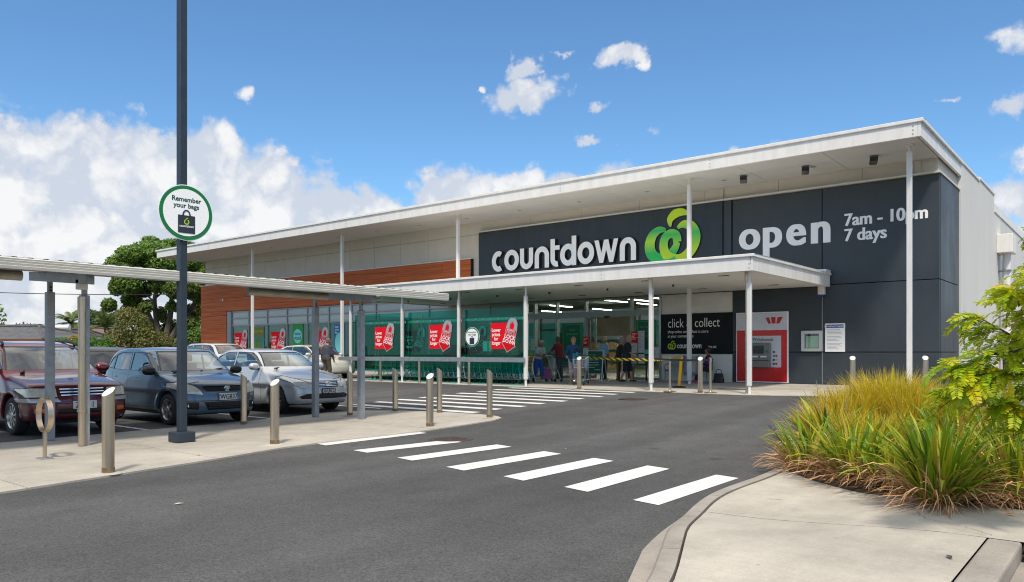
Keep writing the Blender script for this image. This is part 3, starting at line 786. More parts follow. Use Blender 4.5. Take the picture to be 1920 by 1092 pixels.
p = ground(1375, 731); t = thing('drain_grating', 'dark narrow drain grating in the footpath near the cash machine', 'grating', (p.x, p.y, p.z + .012))
mb = MB()
for i in range(14): mb.box((-.45 + i * .065, -.12, 0), (-.42 + i * .065, .12, .006))
mb.box((-.47, -.14, 0), (.48, -.12, .006)).box((-.47, .12, 0), (.48, .14, .006)); obj('grate', mb, 'black', t, local=True)

# ================================================================== the store
FY = 27.1; FL = .35; CAN = 3.70
store = thing('store_building', 'long low supermarket with white roof, timber end and charcoal sign walls', 'building', (-27, 27.1, FL))
def bpart(name, mb, m, parent=None, **k): return obj(name, mb, m, parent or store, **k)
# structural walls behind the cladding
XW = -21.25                     # where the entrance glazing starts
mb = MB().box((-49.0, 27.16, .25), (-46.0, 27.4, 7.6)).box((-46.0, 27.16, 4.1), (XW, 27.4, 7.6)).box((XW, 27.16, CAN), (-14.5, 27.4, 7.6)).box((-14.5, 27.16, .25), (-4.95, 27.4, 7.6)).box((-46, 27.16, .25), (XW, 27.4, .46))
bpart('front_wall', mb, 'joint')
bpart('rear_wall', MB().box((-49, 60, .2), (-4.95, 60.3, 7.9)), 'side_panel')
bpart('end_wall', MB().box((-49.0, 27.4, .2), (-48.75, 60, 7.6)), 'side_panel')
# side wall: tilt panels
for a, b, zt in ((30.32, 34.2, 8.02), (34.22, 38.2, 8.12), (38.22, 42.6, 7.42), (42.62, 47.0, 7.42), (47.02, 52, 7.42), (52.02, 60, 7.42)):
    bpart('side_panel', MB().box((-4.95, a, .2), (-4.74, b, zt)), 'side_panel', bevel=.008)
bpart('parapet_capping', MB().box((-5.0, 30.3, 8.02), (-4.70, 34.21, 8.10)).box((-5.0, 34.21, 8.12), (-4.70, 38.22, 8.20)).box((-5.0, 38.21, 7.42), (-4.70, 60, 7.50)), 'white')
# rainwater head and pipe
rw = bpart('rainwater_head', MB().box((-4.738, 38.9, 5.75), (-4.15, 40.1, 6.55)), 'white', bevel=.02)
bpart('downpipe', MB().cyl((-4.45, 39.6, .36), (-4.45, 39.6, 5.75), .16, n=16), 'white_col', rw, smooth=True)
bpart('bracket', MB().box((-4.74, 39.35, 5.0), (-4.27, 39.85, 5.05)), 'galv', rw)
# ---- fibre-cement panels
xs = [-48.82, -47.8, -45.78] + [-43.75 + 2.03 * i for i in range(9)] + [-25.4, -23.98]
for a, b in zip(xs[:-1], xs[1:]):
    bpart('cladding_panel', MB().box((a + .007, 27.1, 7.036), (b - .007, 27.15, 7.60)), 'fibre')
    bpart('cladding_panel', MB().box((a + .007, 27.1, 5.93), (b - .007, 27.15, 7.022)), 'fibre')
bpart('cladding_panel', MB().box((-24.45, 27.1, 3.8), (-23.99, 27.15, 5.92)), 'fibre')
xs = [-23.98, -21.05, -18.3, -15.5, -12.72, -11.9, -9.9, -7.1, -5.55, -4.95]
for a, b in zip(xs[:-1], xs[1:]):
    bpart('cladding_panel', MB().box((a + .006, 27.1, 7.13), (b - .006, 27.15, 7.60)), 'fibre')
bpart('cladding_panel', MB().box((-4.95, 27.1, 7.13), (-4.86, 30.3, 7.60)), 'fibre')
bpart('batten', MB().box((-12.1, 27.06, 7.13), (-11.95, 27.098, 7.56)), 'fibre'); bpart('batten', MB().box((-5.5, 27.06, 7.13), (-5.35, 27.098, 7.56)), 'fibre')
bpart('sign_capping', MB().box((-23.99, 26.88, 7.065), (-4.76, 27.16, 7.12)).box((-4.9, 27.16, 7.065), (-4.76, 30.3, 7.12)), 'gutter')
# ---- timber-look cladding
TY = 26.96
zr = [.45, 1.62, 2.78, 3.84, 4.10]
for z0, z1 in zip(zr[:-1], zr[1:]):
    for a, b in ((-49.15, -45.98),):
        bpart('timber_board', MB().box((a, TY, z0 + .006), (b, 27.15, z1 - .006)), 'timber')
zt = [4.10, 4.96, 5.88]
xs = [-49.15, -46.0, -41.9, -37.8, -33.7, -29.6, -26.4, -24.5]
for z0, z1 in zip(zt[:-1], zt[1:]):
    for a, b in zip(xs[:-1], xs[1:]): bpart('timber_board', MB().box((a + .005, TY, z0 + .006), (b - .005, 27.15, z1 - .006)), 'timber')
bpart('timber_capping', MB().box((-49.17, 26.93, 5.885), (-24.44, 27.16, 5.925)), 'white')
bpart('timber_trim', MB().box((-24.495, 26.93, 4.1), (-24.455, 27.16, 5.885)), 'joint')
# ---- charcoal panels
xs = [-23.98 + 12.06 * i / 9 for i in range(10)]
for a, b in zip(xs[:-1], xs[1:]): bpart('sign_panel', MB().box((a + .002, 26.93, 3.72), (b - .002, 27.15, 7.06)), 'dark_sign')
bpart('pilaster', MB().box((-11.90, 26.98, 3.72), (-11.60, 27.15, 7.06)), 'dark')
def dark_panel(x0, x1, z0, z1): bpart('charcoal_panel', MB().box((x0 + .012, 27.02, z0 + .012), (x1 - .012, 27.155, z1 - .012)), 'dark', bevel=.006, segs=1)
dark_panel(-11.58, -8.37, 3.76, 7.06); dark_panel(-8.37, -4.80, 3.76, 7.06)
dark_panel(-11.58, -8.37, 1.47, 3.76); dark_panel(-8.37, -4.80, 1.47, 3.76)
dark_panel(-11.58, -8.37, .36, 1.47); dark_panel(-8.37, -4.80, .36, 1.47)
for z0, z1 in ((.36, 1.47), (1.47, 3.76), (3.76, 7.06)):
    bpart('charcoal_panel', MB().box((-4.94, 27.16, z0 + .012), (-4.80, 30.30, z1 - .012)), 'dark', bevel=.006, segs=1)
# ---- white wall with the bench
bpart('rendered_wall', MB().box((-14.5, 27.05, .35), (-11.585, 27.155, CAN)), 'render_white')
# ---- left-hand window band
mx_ = [-45.95, -45.45, -43.5, -41.45, -39.4, -37.4, -35.4, -33.4, -31.4, -29.4, -27.4, -25.4, -23.4, XW]
bpart('jamb', MB().box((-45.95, 26.99, .36), (-45.47, 27.2, 4.08)), 'alu')
for a, b in zip(mx_[1:-1], mx_[2:]):
    w = bpart('window', MB().box((a - .035, 27.03, .46), (a + .035, 27.18, 4.08)).box((a + .035, 27.03, 3.12), (b - .035, 27.18, 3.19)).box((a + .035, 27.03, 3.60), (b - .035, 27.18, 3.65)).box((a + .035, 27.03, .46), (b - .035, 27.18, .58)).box((a + .035, 27.03, 4.02), (b - .035, 27.18, 4.08)), 'alu')
    bpart('pane', MB().box((a + .035, 27.10, .58), (b - .035, 27.112, 3.12)), 'pane', w)
    bpart('spandrel', MB().box((a + .035, 27.09, 3.19), (b - .035, 27.12, 3.60)), 'spandrel', w)
    bpart('spandrel', MB().box((a + .035, 27.09, 3.65), (b - .035, 27.12, 4.02)), 'spandrel', w)
# ---- entrance glazing
ex = [XW, -20.75, -19.55, -18.05, -15.85, -14.53]
for a, b in zip(ex[:-1], ex[1:]):
    w = bpart('window', MB().box((a - .04, 27.0, .36), (a + .04, 27.2, CAN)).box((a + .04, 27.0, 2.93), (b - .04, 27.2, 3.16)).box((a + .04, 27.0, 3.62), (b - .04, 27.2, CAN)), 'alu')
    bpart('pane', MB().box((a + .04, 27.09, 3.16), (b - .04, 27.10, 3.62)), 'pane_clear', w)
    if a != -18.05:
        bpart('pane', MB().box((a + .04, 27.09, .46), (b - .04, 27.10, 2.93)), 'pane_clear', w)
        bpart('bottom_rail', MB().box((a + .04, 27.03, .36), (b - .04, 27.17, .46)).box((a + .04, 27.04, 1.25), (b - .04, 27.16, 1.31)), 'alu', w)
bpart('jamb', MB().box((-14.57, 26.98, .36), (-14.49, 27.2, CAN)), 'alu_light')
d = bpart('sliding_door', MB().box((-18.0, 27.22, .38), (-17.93, 27.27, 2.92)).box((-17.72, 27.22, .38), (-17.64, 27.27, 2.92)).box((-17.93, 27.22, .38), (-17.72, 27.27, .48)).box((-17.93, 27.22, 2.84), (-17.72, 27.27, 2.92)), 'alu')
bpart('pane', MB().box((-17.93, 27.24, .48), (-17.72, 27.25, 2.84)), 'pane_clear', d)
bpart('door_sensor', MB().box((-17.05, 26.9, 2.86), (-16.85, 27.0, 2.95)), 'black', bevel=.01)
# ---- shop interior
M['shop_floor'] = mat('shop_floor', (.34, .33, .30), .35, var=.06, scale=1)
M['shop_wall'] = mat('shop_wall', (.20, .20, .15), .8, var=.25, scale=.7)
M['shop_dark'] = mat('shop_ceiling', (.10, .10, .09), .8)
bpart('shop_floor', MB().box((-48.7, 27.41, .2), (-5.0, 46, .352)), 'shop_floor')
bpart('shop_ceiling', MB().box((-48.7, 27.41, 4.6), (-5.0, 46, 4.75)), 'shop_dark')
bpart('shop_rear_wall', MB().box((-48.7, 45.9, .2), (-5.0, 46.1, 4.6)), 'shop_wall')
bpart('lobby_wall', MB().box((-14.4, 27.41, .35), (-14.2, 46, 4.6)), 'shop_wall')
for x in (-30.5, -26.5, -21.6, -20.2, -18.8, -17.4, -16.0, -14.9):  # extra rows nearest the doors are added to brighten the entrance
    for y in ((27.9, 31, 34.2, 37.5, 41) if x > -23 else (36, 40.5)):
        bpart('light_tube', MB().box((x - .04, y, 4.16), (x + .04, y + 2.2, 4.20)), 'lamp_lit')
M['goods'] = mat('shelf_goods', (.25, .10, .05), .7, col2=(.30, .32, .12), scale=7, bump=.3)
for i, (x, y, l) in enumerate(((-26.5, 33.5, 'left of the entrance'), (-22.6, 36, 'seen through the left entrance pane'), (-19.4, 38, 'in line with the open door'), (-16.4, 37, 'behind the queue'))):
    s_ = thing('shop_shelf', 'tall stocked shelf unit inside the shop, ' + l, 'shelf', (x, y, .352), 0, 'shelf units in the shop')
    obj('carcass', MB().box((-.9, 0, 0), (.9, .1, 2.0)).box((-.9, -.5, 0), (.9, 0, .12)).box((-.9, -.45, .7), (.9, 0, .73)).box((-.9, -.45, 1.25), (.9, 0, 1.28)).box((-.9, -.45, 1.8), (.9, 0, 1.83)), 'alu', s_, local=True)
    mb = MB(); rr = random.Random(i)
    for z in (.12, .73, 1.28):
        xx = -.88
        while xx < .8:
            w_ = rr.uniform(.09, .2); mb.box((xx, -.42, z), (xx + w_ - .01, -.05, z + rr.uniform(.25, .42))); xx += w_
    obj('goods', mb, 'goods', s_, local=True)['kind'] = 'stuff'
# ---- main roof
RF = 23.9
roof = bpart('roof', MB().box((-49.0, RF + .12, 7.62), (-4.86, 60, 7.95)), 'white')
fx = [-49.05, -42.6, -36.2, -29.8, -23.4, -17.0, -10.9, -4.80]
for a, b in zip(fx[:-1], fx[1:]):
    fa = bpart('fascia', MB().box((a + .002, RF, 7.53), (b - .002, RF + .1, 7.93)), 'white', roof, bevel=.006)
for b in fx[1:]:
    for z in (7.62, 7.73, 7.84): bpart('fixing', MB().cyl((b - .12, RF - .008, z), (b - .12, RF, z), .022, n=8), 'alu_light', roof)
bpart('fascia', MB().box((-4.80, RF, 7.53), (-4.72, 30.3, 7.93)), 'white', roof, bevel=.006); bpart('fascia', MB().box((-49.1, RF + .1, 7.53), (-49.05, 30, 7.93)), 'white', roof)
bpart('roof_capping', MB().box((-49.15, RF - .05, 7.93), (-4.65, RF + .25, 8.03)).box((-4.9, RF + .25, 7.93), (-4.65, 30.32, 8.03)).box((-49.15, RF + .25, 7.93), (-48.9, 60, 8.03)), 'white', roof, bevel=.012)
xs = [-48.9] + [-46.0 + 2.75 * i for i in range(15)] + [-4.86]
for a, b in zip(xs[:-1], xs[1:]):
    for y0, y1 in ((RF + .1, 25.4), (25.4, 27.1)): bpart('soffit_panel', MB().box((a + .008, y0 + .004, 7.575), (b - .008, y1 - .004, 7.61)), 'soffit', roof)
for i in range(13): bpart('soffit_fitting', MB().lathe([(.001, 7.572), (.09, 7.570), (.10, 7.575)], 16, (-45.5 + 3.1 * i, 25.9, 0)), 'galv', roof)
CX = (-39.65, -31.5, -23.4, -12.25, -5.22)
for x in CX:
    z0 = gz(24.9) + .012
    c = bpart('roof_column', MB().box((x - .07, 24.9 - .07, z0 + .12), (x + .07, 24.9 + .07, 7.38)), 'white_col', bevel=.02)
    bpart('stub', MB().cyl((x, 24.9, z0), (x, 24.9, z0 + .12), .05, n=12).cyl((x, 24.9, 7.38), (x, 24.9, 7.58), .045, n=12).box((x - .12, 24.78, 7.55), (x + .12, 25.02, 7.576)), 'white_col', c)
# ---- entrance canopy
CF = 20.2; CXL, CXR = -26.2, -8.08
can = bpart('canopy', MB().box((CXL + .1, CF + .1, CAN + .06), (CXR - .1, 26.9, 4.05)), 'white')
fx = [CXL, -21.9, -17.4, -12.8, CXR]
for a, b in zip(fx[:-1], fx[1:]): bpart('fascia', MB().box((a + .002, CF, CAN - .02), (b - .002, CF + .1, 4.06)), 'white', can, bevel=.006)
for b in fx[1:]:
    for z in (3.76, 3.87, 3.98): bpart('fixing', MB().cyl((b - .1, CF - .008, z), (b - .1, CF, z), .018, n=8), 'alu_light', can)
bpart('fascia', MB().box((CXR - .1, CF + .1, CAN - .02), (CXR, 26.92, 4.06)), 'white', can, bevel=.006); bpart('fascia', MB().box((CXL, CF + .1, CAN - .02), (CXL + .1, 26.92, 4.06)), 'white', can)
bpart('capping', MB().box((CXL - .04, CF - .05, 4.06), (CXR + .05, CF + .2, 4.14)).box((CXR - .2, CF + .2, 4.06), (CXR + .05, 26.92, 4.14)).box((CXR - .35, 26.4, 4.14), (CXR + .03, 26.9, 4.24)), 'white', can, bevel=.012)
xs = [CXL + .1 + (CXR - CXL - .2) * i / 7 for i in range(8)]
for a, b in zip(xs[:-1], xs[1:]):
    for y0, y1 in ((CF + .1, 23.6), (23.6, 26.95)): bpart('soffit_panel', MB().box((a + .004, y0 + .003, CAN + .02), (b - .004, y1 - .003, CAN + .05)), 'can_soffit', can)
for i in range(7):
    for y in (21.4, 23.2, 25.4):
        x = xs[i] + 1.3
        if y != 23.2: bpart('downlight', MB().box((x - .16, y - .05, CAN + .005), (x + .16, y + .05, CAN + .0195)), 'black', can)
        else: bpart('sprinkler', MB().cyl((x, y, CAN - .05), (x, y, CAN + .019), .035, n=8), 'black', can)
KX = (-8.30, -11.34, -16.13, -19.25, -22.27, -25.40)
for i, x in enumerate(KX):
    y = 20.52; z0 = gz(y) + .012; w = .060 if i < 3 else .050
    c = bpart('canopy_column', MB().box((x - w, y - w, z0 + .22), (x + w, y + w, 3.38)), 'white_col', can, bevel=.02)
    # sub-parts stay on the canopy: stubs at head and foot
    bpart('stub', MB().cyl((x, y, z0), (x, y, z0 + .22), .04, n=14).cyl((x, y, 3.38), (x, y, CAN + .018), .035, n=14).lathe([(.12, z0), (.12, z0 + .012), (.05, z0 + .012)], 16, (x, y, 0)), 'white_col', can, smooth=True)
for x in (-8.30, -11.34, -19.25):
    bpart('downpipe', MB().cyl((x - .14, 20.72, .32), (x - .14, 20.72, 3.6), .055, n=14).cyl((x - .14, 20.72, 3.5), (x - .14, 20.72, CAN + .019), .075, n=14), 'steel', can, smooth=True)
bpart('rust_streak', MB().box((CXR - .07, CF - .003, 3.98), (CXR - .05, CF - .001, 4.05)).box((CXR - .062, CF - .003, 3.86), (CXR - .055, CF - .001, 3.98)), mat('rust', (.38, .12, .02), .9), can)
# ---- wall fittings
def on_wall(x, z, y=27.02): return (x, y, z)
for i, px in enumerate((1394, 1510, 1638)):
    X = 25.6 * ray(px)[0] / ray(px)[1]
    t = thing('floodlight', ['square black floodlight under the eaves, nearest the leafy sign', 'square black floodlight under the eaves, middle of three', 'square black floodlight under the eaves, nearest the roof corner'][i], 'floodlight', (X, 25.6, 7.575), R(20), 'floodlights under the eaves')
    obj('bracket', MB().box((-.10, -.02, -.10), (-.08, .02, 0)).box((.08, -.02, -.10), (.10, .02, 0)).box((-.12, -.05, -.012), (.12, .05, 0)), 'galv', t, local=True)
    mb = MB().prism([(-.12, -.05), (.10, -.15), (.14, -.25), (-.10, -.18)], -.115, .115, 'yz'); obj('housing', mb, 'black', t, local=True, bevel=.012)
    mb = MB().prism([(-.095, -.183), (.135, -.254), (.135, -.258), (-.095, -.187)], -.10, .10, 'yz'); obj('lens', mb, mat('lamp_lens', (.10, .10, .10), .1), t, local=True)
t = thing('security_camera', 'small white dome security camera on the timber wall', 'camera', (-46.4, TY, 4.87))
obj('mount', MB().lathe([(.001, 0), (.10, 0), (.10, -.06), (.07, -.10)], 20, (0, 0, 0), 'y'), 'white', t, local=True, smooth=True)
obj('dome', MB().lathe([(.08, -.09), (.085, -.14), (.07, -.20), (.04, -.235), (.001, -.245)], 20, (0, 0, 0), 'y'), mat('dome_grey', (.35, .35, .36), .2), t, local=True, smooth=True)
obj('lens', MB().lathe([(.04, -.225), (.035, -.26), (.001, -.262)], 14, (0, 0, 0), 'y'), 'black', t, local=True, smooth=True)
t = thing('wall_sensor', 'small white sensor box with blue foot below the canopy corner', 'sensor box', (-8.36, 27.02, 3.36))
obj('case', MB().box((-.11, -.16, .07), (.11, 0, .36)), 'white', t, local=True, bevel=.012); obj('lens', MB().box((-.10, -.15, 0), (.10, 0, .07)), mat('sensor_blue', (.01, .03, .25), .3), t, local=True, bevel=.01)
obj('conduit', MB().box((-.012, -.025, -2.98), (.012, 0, 0)), 'galv', t, local=True)
# ---- main sign: raised letters and leaf-apple mark
sg = thing('store_sign', 'raised pale letters reading countdown beside a green ribbon apple', 'sign', (-19.5, 26.93, 5.1))
def arc(cx, cz, rx, rz, a0, a1, n=22): return ellipse(cx, cz, rx, rz, a0, a1, n)
SW = .235; B0, B1 = 5.14, 6.08; MZ = (B0 + B1) / 2
def glyph(ch, a, b):
    """centre lines of a rounded letter whose outline runs from a to b"""
    h = SW / 2; cx = (a + b) / 2; rx = (b - a) / 2 - h; rz = (B1 - B0) / 2 - h
    if ch == 'c': return [(arc(cx + .05, MZ, rx + .05, rz, 58, 302, 26), False, SW)]
    if ch == 'o': return [(arc(cx, MZ, rx, rz, 0, 350, 35), True, SW)]
    if ch == 'u': return [([(a + h, B1), (a + h, B0 + h + .30)] + arc(cx, B0 + h + .28, rx, .28, 180, 360, 16) + [(b - h, B0 + h + .30), (b - h, B1)], False, SW)]
    if ch == 'n': return [([(a + h, B0), (a + h, B1 - h - .30)] + arc(cx, B1 - h - .28, rx, .28, 180, 0, 16) + [(b - h, B1 - h - .30), (b - h, B0)], False, SW)]
    if ch == 't': return [([(a + h, 6.35), (a + h, B0 + h + .24)] + arc(a + h + .22, B0 + h + .22, .22, .22, 180, 285, 12), False, SW), ([(a + h, 5.96), (b - .02, 5.96)], False, .19)]
    if ch == 'd': return [(arc(cx - .01, MZ, rx, rz, 0, 350, 35), True, SW), ([(b - h, 6.39), (b - h, B0)], False, SW)]
    return []
M['letter_side'] = mat('letter_side', (.012, .013, .014), .5)
for ch, a, b in (('c', -23.05, -22.36), ('o', -22.31, -21.46), ('u', -21.40, -20.66), ('n', -20.57, -19.79), ('t', -19.71, -19.20), ('d', -19.19, -18.36), ('o', -18.30, -17.47), ('w', -17.45, -16.31), ('n', -16.24, -15.49)):
    mb = MB(); st = glyph(ch, a, b)
    for j, (pts, cl, w) in enumerate(st): mb.ribbon(pts, w, 26.80 - .004 * j, 26.86, m=0, m_side=1, closed=cl)
    for j, (pts, cl, w) in enumerate(st): mb.ribbon([(p[0] + .012, p[1] - .012) for p in pts], w + .05, 26.861 - .003 * j, 26.925 + .004 * j, m=1, m_side=1, closed=cl)
    if ch == 'w':
        w = b - a
        for j, (xt, xb_) in enumerate(((a + .10, a + .29 * w), (a + .50 * w, a + .29 * w), (a + .50 * w, a + .71 * w), (b - .10, a + .71 * w))):
            for e, y0, y1, m_ in ((.0, 26.80 - .003 * j, 26.86, 0), (.025, 26.861 - .003 * j, 26.922 + .003 * j, 1)):
                mb.prism([(xt - .105 - e, B1 + e), (xt + .105 + e, B1 + e), (xb_ + .095 + e, B0 - e), (xb_ - .095 - e, B0 - e)], y0, y1, 'xz', m=m_, m_side=1, m_back=1)
    obj('letter', mb, ['letter', 'letter_side'], sg)
GR = [(.10, (.02, .52, .10)), (.38, (.46, .74, .03)), (.62, (.02, .46, .12)), (.85, (.30, .68, .05))]
M['apple'] = gradmat('apple_green', GR, 'Z', .35, .6, -.05)
M['apple2'] = gradmat('apple_green_b', [(.1, (.52, .74, .02)), (.5, (.04, .52, .10)), (.8, (.54, .76, .02))], 'Z', .35, .6, -.05)
def lp(q): return [((p[0] - 1340) / 405 * 2.32 - 15.12, 6.93 - (p[1] - 150) / 375 * 1.95 - (p[0] - 1340) / 405 * .02) for p in q]
def apple(parent, f, y0, y1, k, mats, side=None):
    parts = [([(1500, 290), (1450, 283), (1400, 318), (1376, 385), (1388, 455), (1440, 497), (1505, 490), (1560, 440), (1585, 385)], [20, 44, 60, 70, 72, 68, 58, 50, 40], 0),
             ([(1585, 385), (1575, 335), (1535, 318), (1495, 345), (1482, 400), (1495, 460), (1535, 500), (1600, 512), (1660, 480), (1705, 410), (1712, 335), (1680, 275), (1630, 258), (1585, 280)], [56, 56, 54, 56, 58, 60, 62, 60, 62, 66, 68, 62, 46, 16], 1),
             ([(1385, 430), (1400, 480), (1450, 520), (1520, 524), (1570, 500)], [30, 46, 40, 30, 20], 0),
             ([(1535, 268), (1532, 215), (1568, 176), (1620, 168), (1672, 188)], [10, 44, 56, 46, 12], 1)]
    for j, (q, w, mi) in enumerate(parts):
        sp = smooth_path([(a, b) for a, b in q], 6); ws = [w[min(len(w) - 1, i // 6)] + (w[min(len(w) - 1, i // 6 + 1)] - w[min(len(w) - 1, i // 6)]) * ((i % 6) / 6) for i in range(len(sp))]
        mb = MB().ribbon(f([(p[0], p[1]) for p in sp]), [a * k for a in ws], y0 - j * (y1 - y0) * .08, y1, m=0, m_side=1)
        obj('apple_ribbon', mb, [mats[mi], side or mats[mi]], parent)
apple(sg, lp, 26.87, 26.92, 2.32 / 405 * 1.1, ('apple', 'apple2'), 'letter_side')
# ---- painted opening hours
oh = thing('opening_hours', 'white painted words open 7am - 10pm 7 days on the charcoal wall', 'lettering', (-8, 27.02, 5.2))
xx = -11.33
for ch, wd in (('o', .86), ('p', .86), ('e', .82), ('n', .8)):
    fatten(text('letter', ch, 1.50, 'pwhite', oh, (xx + .02, 27.008, 5.22), bold=.014, sx=.94), .040); xx += wd
text_letters('7am - 10pm', .58, 'pwhite', oh, (-7.65, 27.012, 5.70), bold=.010, sx=.90, heavy=.014)
text_letters('7 days', .58, 'pwhite', oh, (-7.65, 27.012, 5.19), bold=.010, sx=.90, heavy=.014)
# ---- click & collect board
cc = thing('collection_board', 'charcoal wall board lettered click & collect beside the entrance', 'sign board', (-13.0, 27.05, 1.4))
obj('board', MB().box((-14.48, 27.0, 1.40), (-11.58, 27.048, 2.94)), 'board_black', cc)
text_letters('click & collect', .50, 'pwhite', cc, (-14.2, 26.998, 2.42), .003, bold=-.004, sx=.76)
text('line', 'shop online and collect in store', .17, 'pwhite', cc, (-14.2, 26.998, 2.20), .002, sx=.78)
text('line', 'at your convenience', .17, 'pwhite', cc, (-14.2, 26.998, 2.03), .002, sx=.78)
text('line', 'countdown', .30, 'pwhite', cc, (-13.80, 26.998, 1.62), .003, bold=.012, sx=.74)
text('line', '.co.nz', .18, 'pwhite', cc, (-12.55, 26.998, 1.62), .002, sx=.85)
def lp2(q): return [((p[0] - 1340) / 405 * .36 - 14.20, 1.90 - (p[1] - 150) / 375 * .32) for p in q]
apple(cc, lp2, 26.994, 26.999, .36 / 405, ('lime', 'lime'))
# ---- cash machine
am = thing('cash_machine', 'red and silver cash machine set in the charcoal wall', 'cash machine', (-10.45, 27.02, .36))
obj('surround', MB().box((-11.40, 26.94, .38), (-9.50, 27.018, 2.90)), 'pwhite', am, bevel=.008)
obj('red_panel', MB().box((-11.36, 26.93, .42), (-9.54, 26.939, 2.25)), mat('atm_red', (.62, .008, .008), .25, var=.12, scale=.9), am)
obj('silver_panel', MB().box((-11.36, 26.93, 2.255), (-9.54, 26.939, 2.86)), mat('atm_silver', (.58, .58, .62), .3, .3, var=.08, scale=3), am)
M['atm_mark'] = mat('mark_red', (.52, .012, .012), .35)
for q in ([(-10.30, 2.70), (-10.17, 2.70), (-10.10, 2.48), (-10.20, 2.48)], [(-10.10, 2.71), (-9.94, 2.71), (-9.94, 2.48), (-10.075, 2.48)], [(-9.86, 2.71), (-9.68, 2.71), (-9.80, 2.48), (-9.915, 2.48)]):
    obj('mark', MB().prism(q, 26.922, 26.9295), 'atm_mark', am)
obj('plate', MB().box((-11.05, 26.918, .93), (-9.74, 26.9295, 2.05)), mat('atm_plate', (.62, .63, .67), .35), am)
text('lettering', 'Withdrawals', .155, 'pdark', am, (-10.78, 26.916, 1.87), .001, bold=.014, sx=.95)
mc = obj('machine', MB().box((-10.86, 26.80, 1.16), (-10.10, 26.917, 1.80)).box((-10.86, 26.72, .92), (-10.10, 26.917, 1.158)), mat('atm_grey', (.20, .19, .18), .4, .3), am, bevel=.02)
obj('screen', MB().box((-10.70, 26.785, 1.42), (-10.32, 26.799, 1.70)), mat('atm_screen', (.012, .014, .016), .12), mc)
obj('keypad', MB().box((-10.72, 26.74, 1.28), (-10.50, 26.799, 1.34)).box((-10.42, 26.74, 1.28), (-10.20, 26.799, 1.34)), 'steel_cap', mc)
obj('card_slot', MB().box((-10.26, 26.77, 1.46), (-10.16, 26.799, 1.54)), mat('slot_green', (.01, .20, .05), .4), mc)
for i, cl in enumerate([(.02, .05, .3), (.5, .02, .02), (.05, .05, .06), (.6, .5, .05), (.02, .2, .45), (.5, .02, .02), (.03, .06, .3)]):
    obj('sticker', MB().box((-10.03 + (i % 2) * .09, 26.912, 1.02 + (i // 2) * .14), (-9.96 + (i % 2) * .09, 26.9175, 1.09 + (i // 2) * .14)), mat('sticker', cl, .4), am)
# ---- notices
t = thing('notice_case', 'grey glazed notice case on the charcoal wall', 'notice case', (-8.69, 27.02, 1.5))
obj('frame', MB().box((-9.05, 26.92, 1.50), (-8.93, 27.018, 2.20)).box((-8.45, 26.92, 1.50), (-8.33, 27.018, 2.20)).box((-8.93, 26.92, 1.50), (-8.45, 27.018, 1.60)).box((-8.93, 26.92, 2.10), (-8.45, 27.018, 2.20)), 'alu_light', t, bevel=.008)
obj('backing', MB().box((-8.93, 26.98, 1.60), (-8.45, 27.0, 2.10)), mat('case_back', (.07, .07, .06), .7), t)
obj('notice', MB().box((-8.90, 26.97, 1.62), (-8.47, 26.979, 2.02)), mat('case_paper', (.62, .68, .62), .7, var=.08, scale=14), t)
obj('pane', MB().box((-8.93, 26.935, 1.60), (-8.45, 26.94, 2.10)), 'pane_clear', t)
t = thing('notice_board', 'white board headed IMPORTANT NOTICE on the charcoal wall', 'notice', (-7.94, 27.02, 1.48))
obj('board', MB().box((-8.26, 26.99, 1.48), (-7.62, 27.018, 2.44)), 'pwhite', t)
obj('heading', MB().box((-8.22, 26.985, 2.29), (-7.66, 26.989, 2.40)), 'pblue', t)
text('lettering', 'IMPORTANT NOTICE', .075, 'pwhite', t, (-7.94, 26.984, 2.315), .001, bold=.012, align='CENTER', sx=.95)
mb = MB(); rr = random.Random(5)
for i in range(15):
    z = 2.22 - i * .046
    if i in (4, 9): continue
    mb.box((-8.20, 26.987, z), (-8.20 + rr.uniform(.3, .50), 26.9895, z + .013))
obj('small_print', mb, 'pgrey', t)
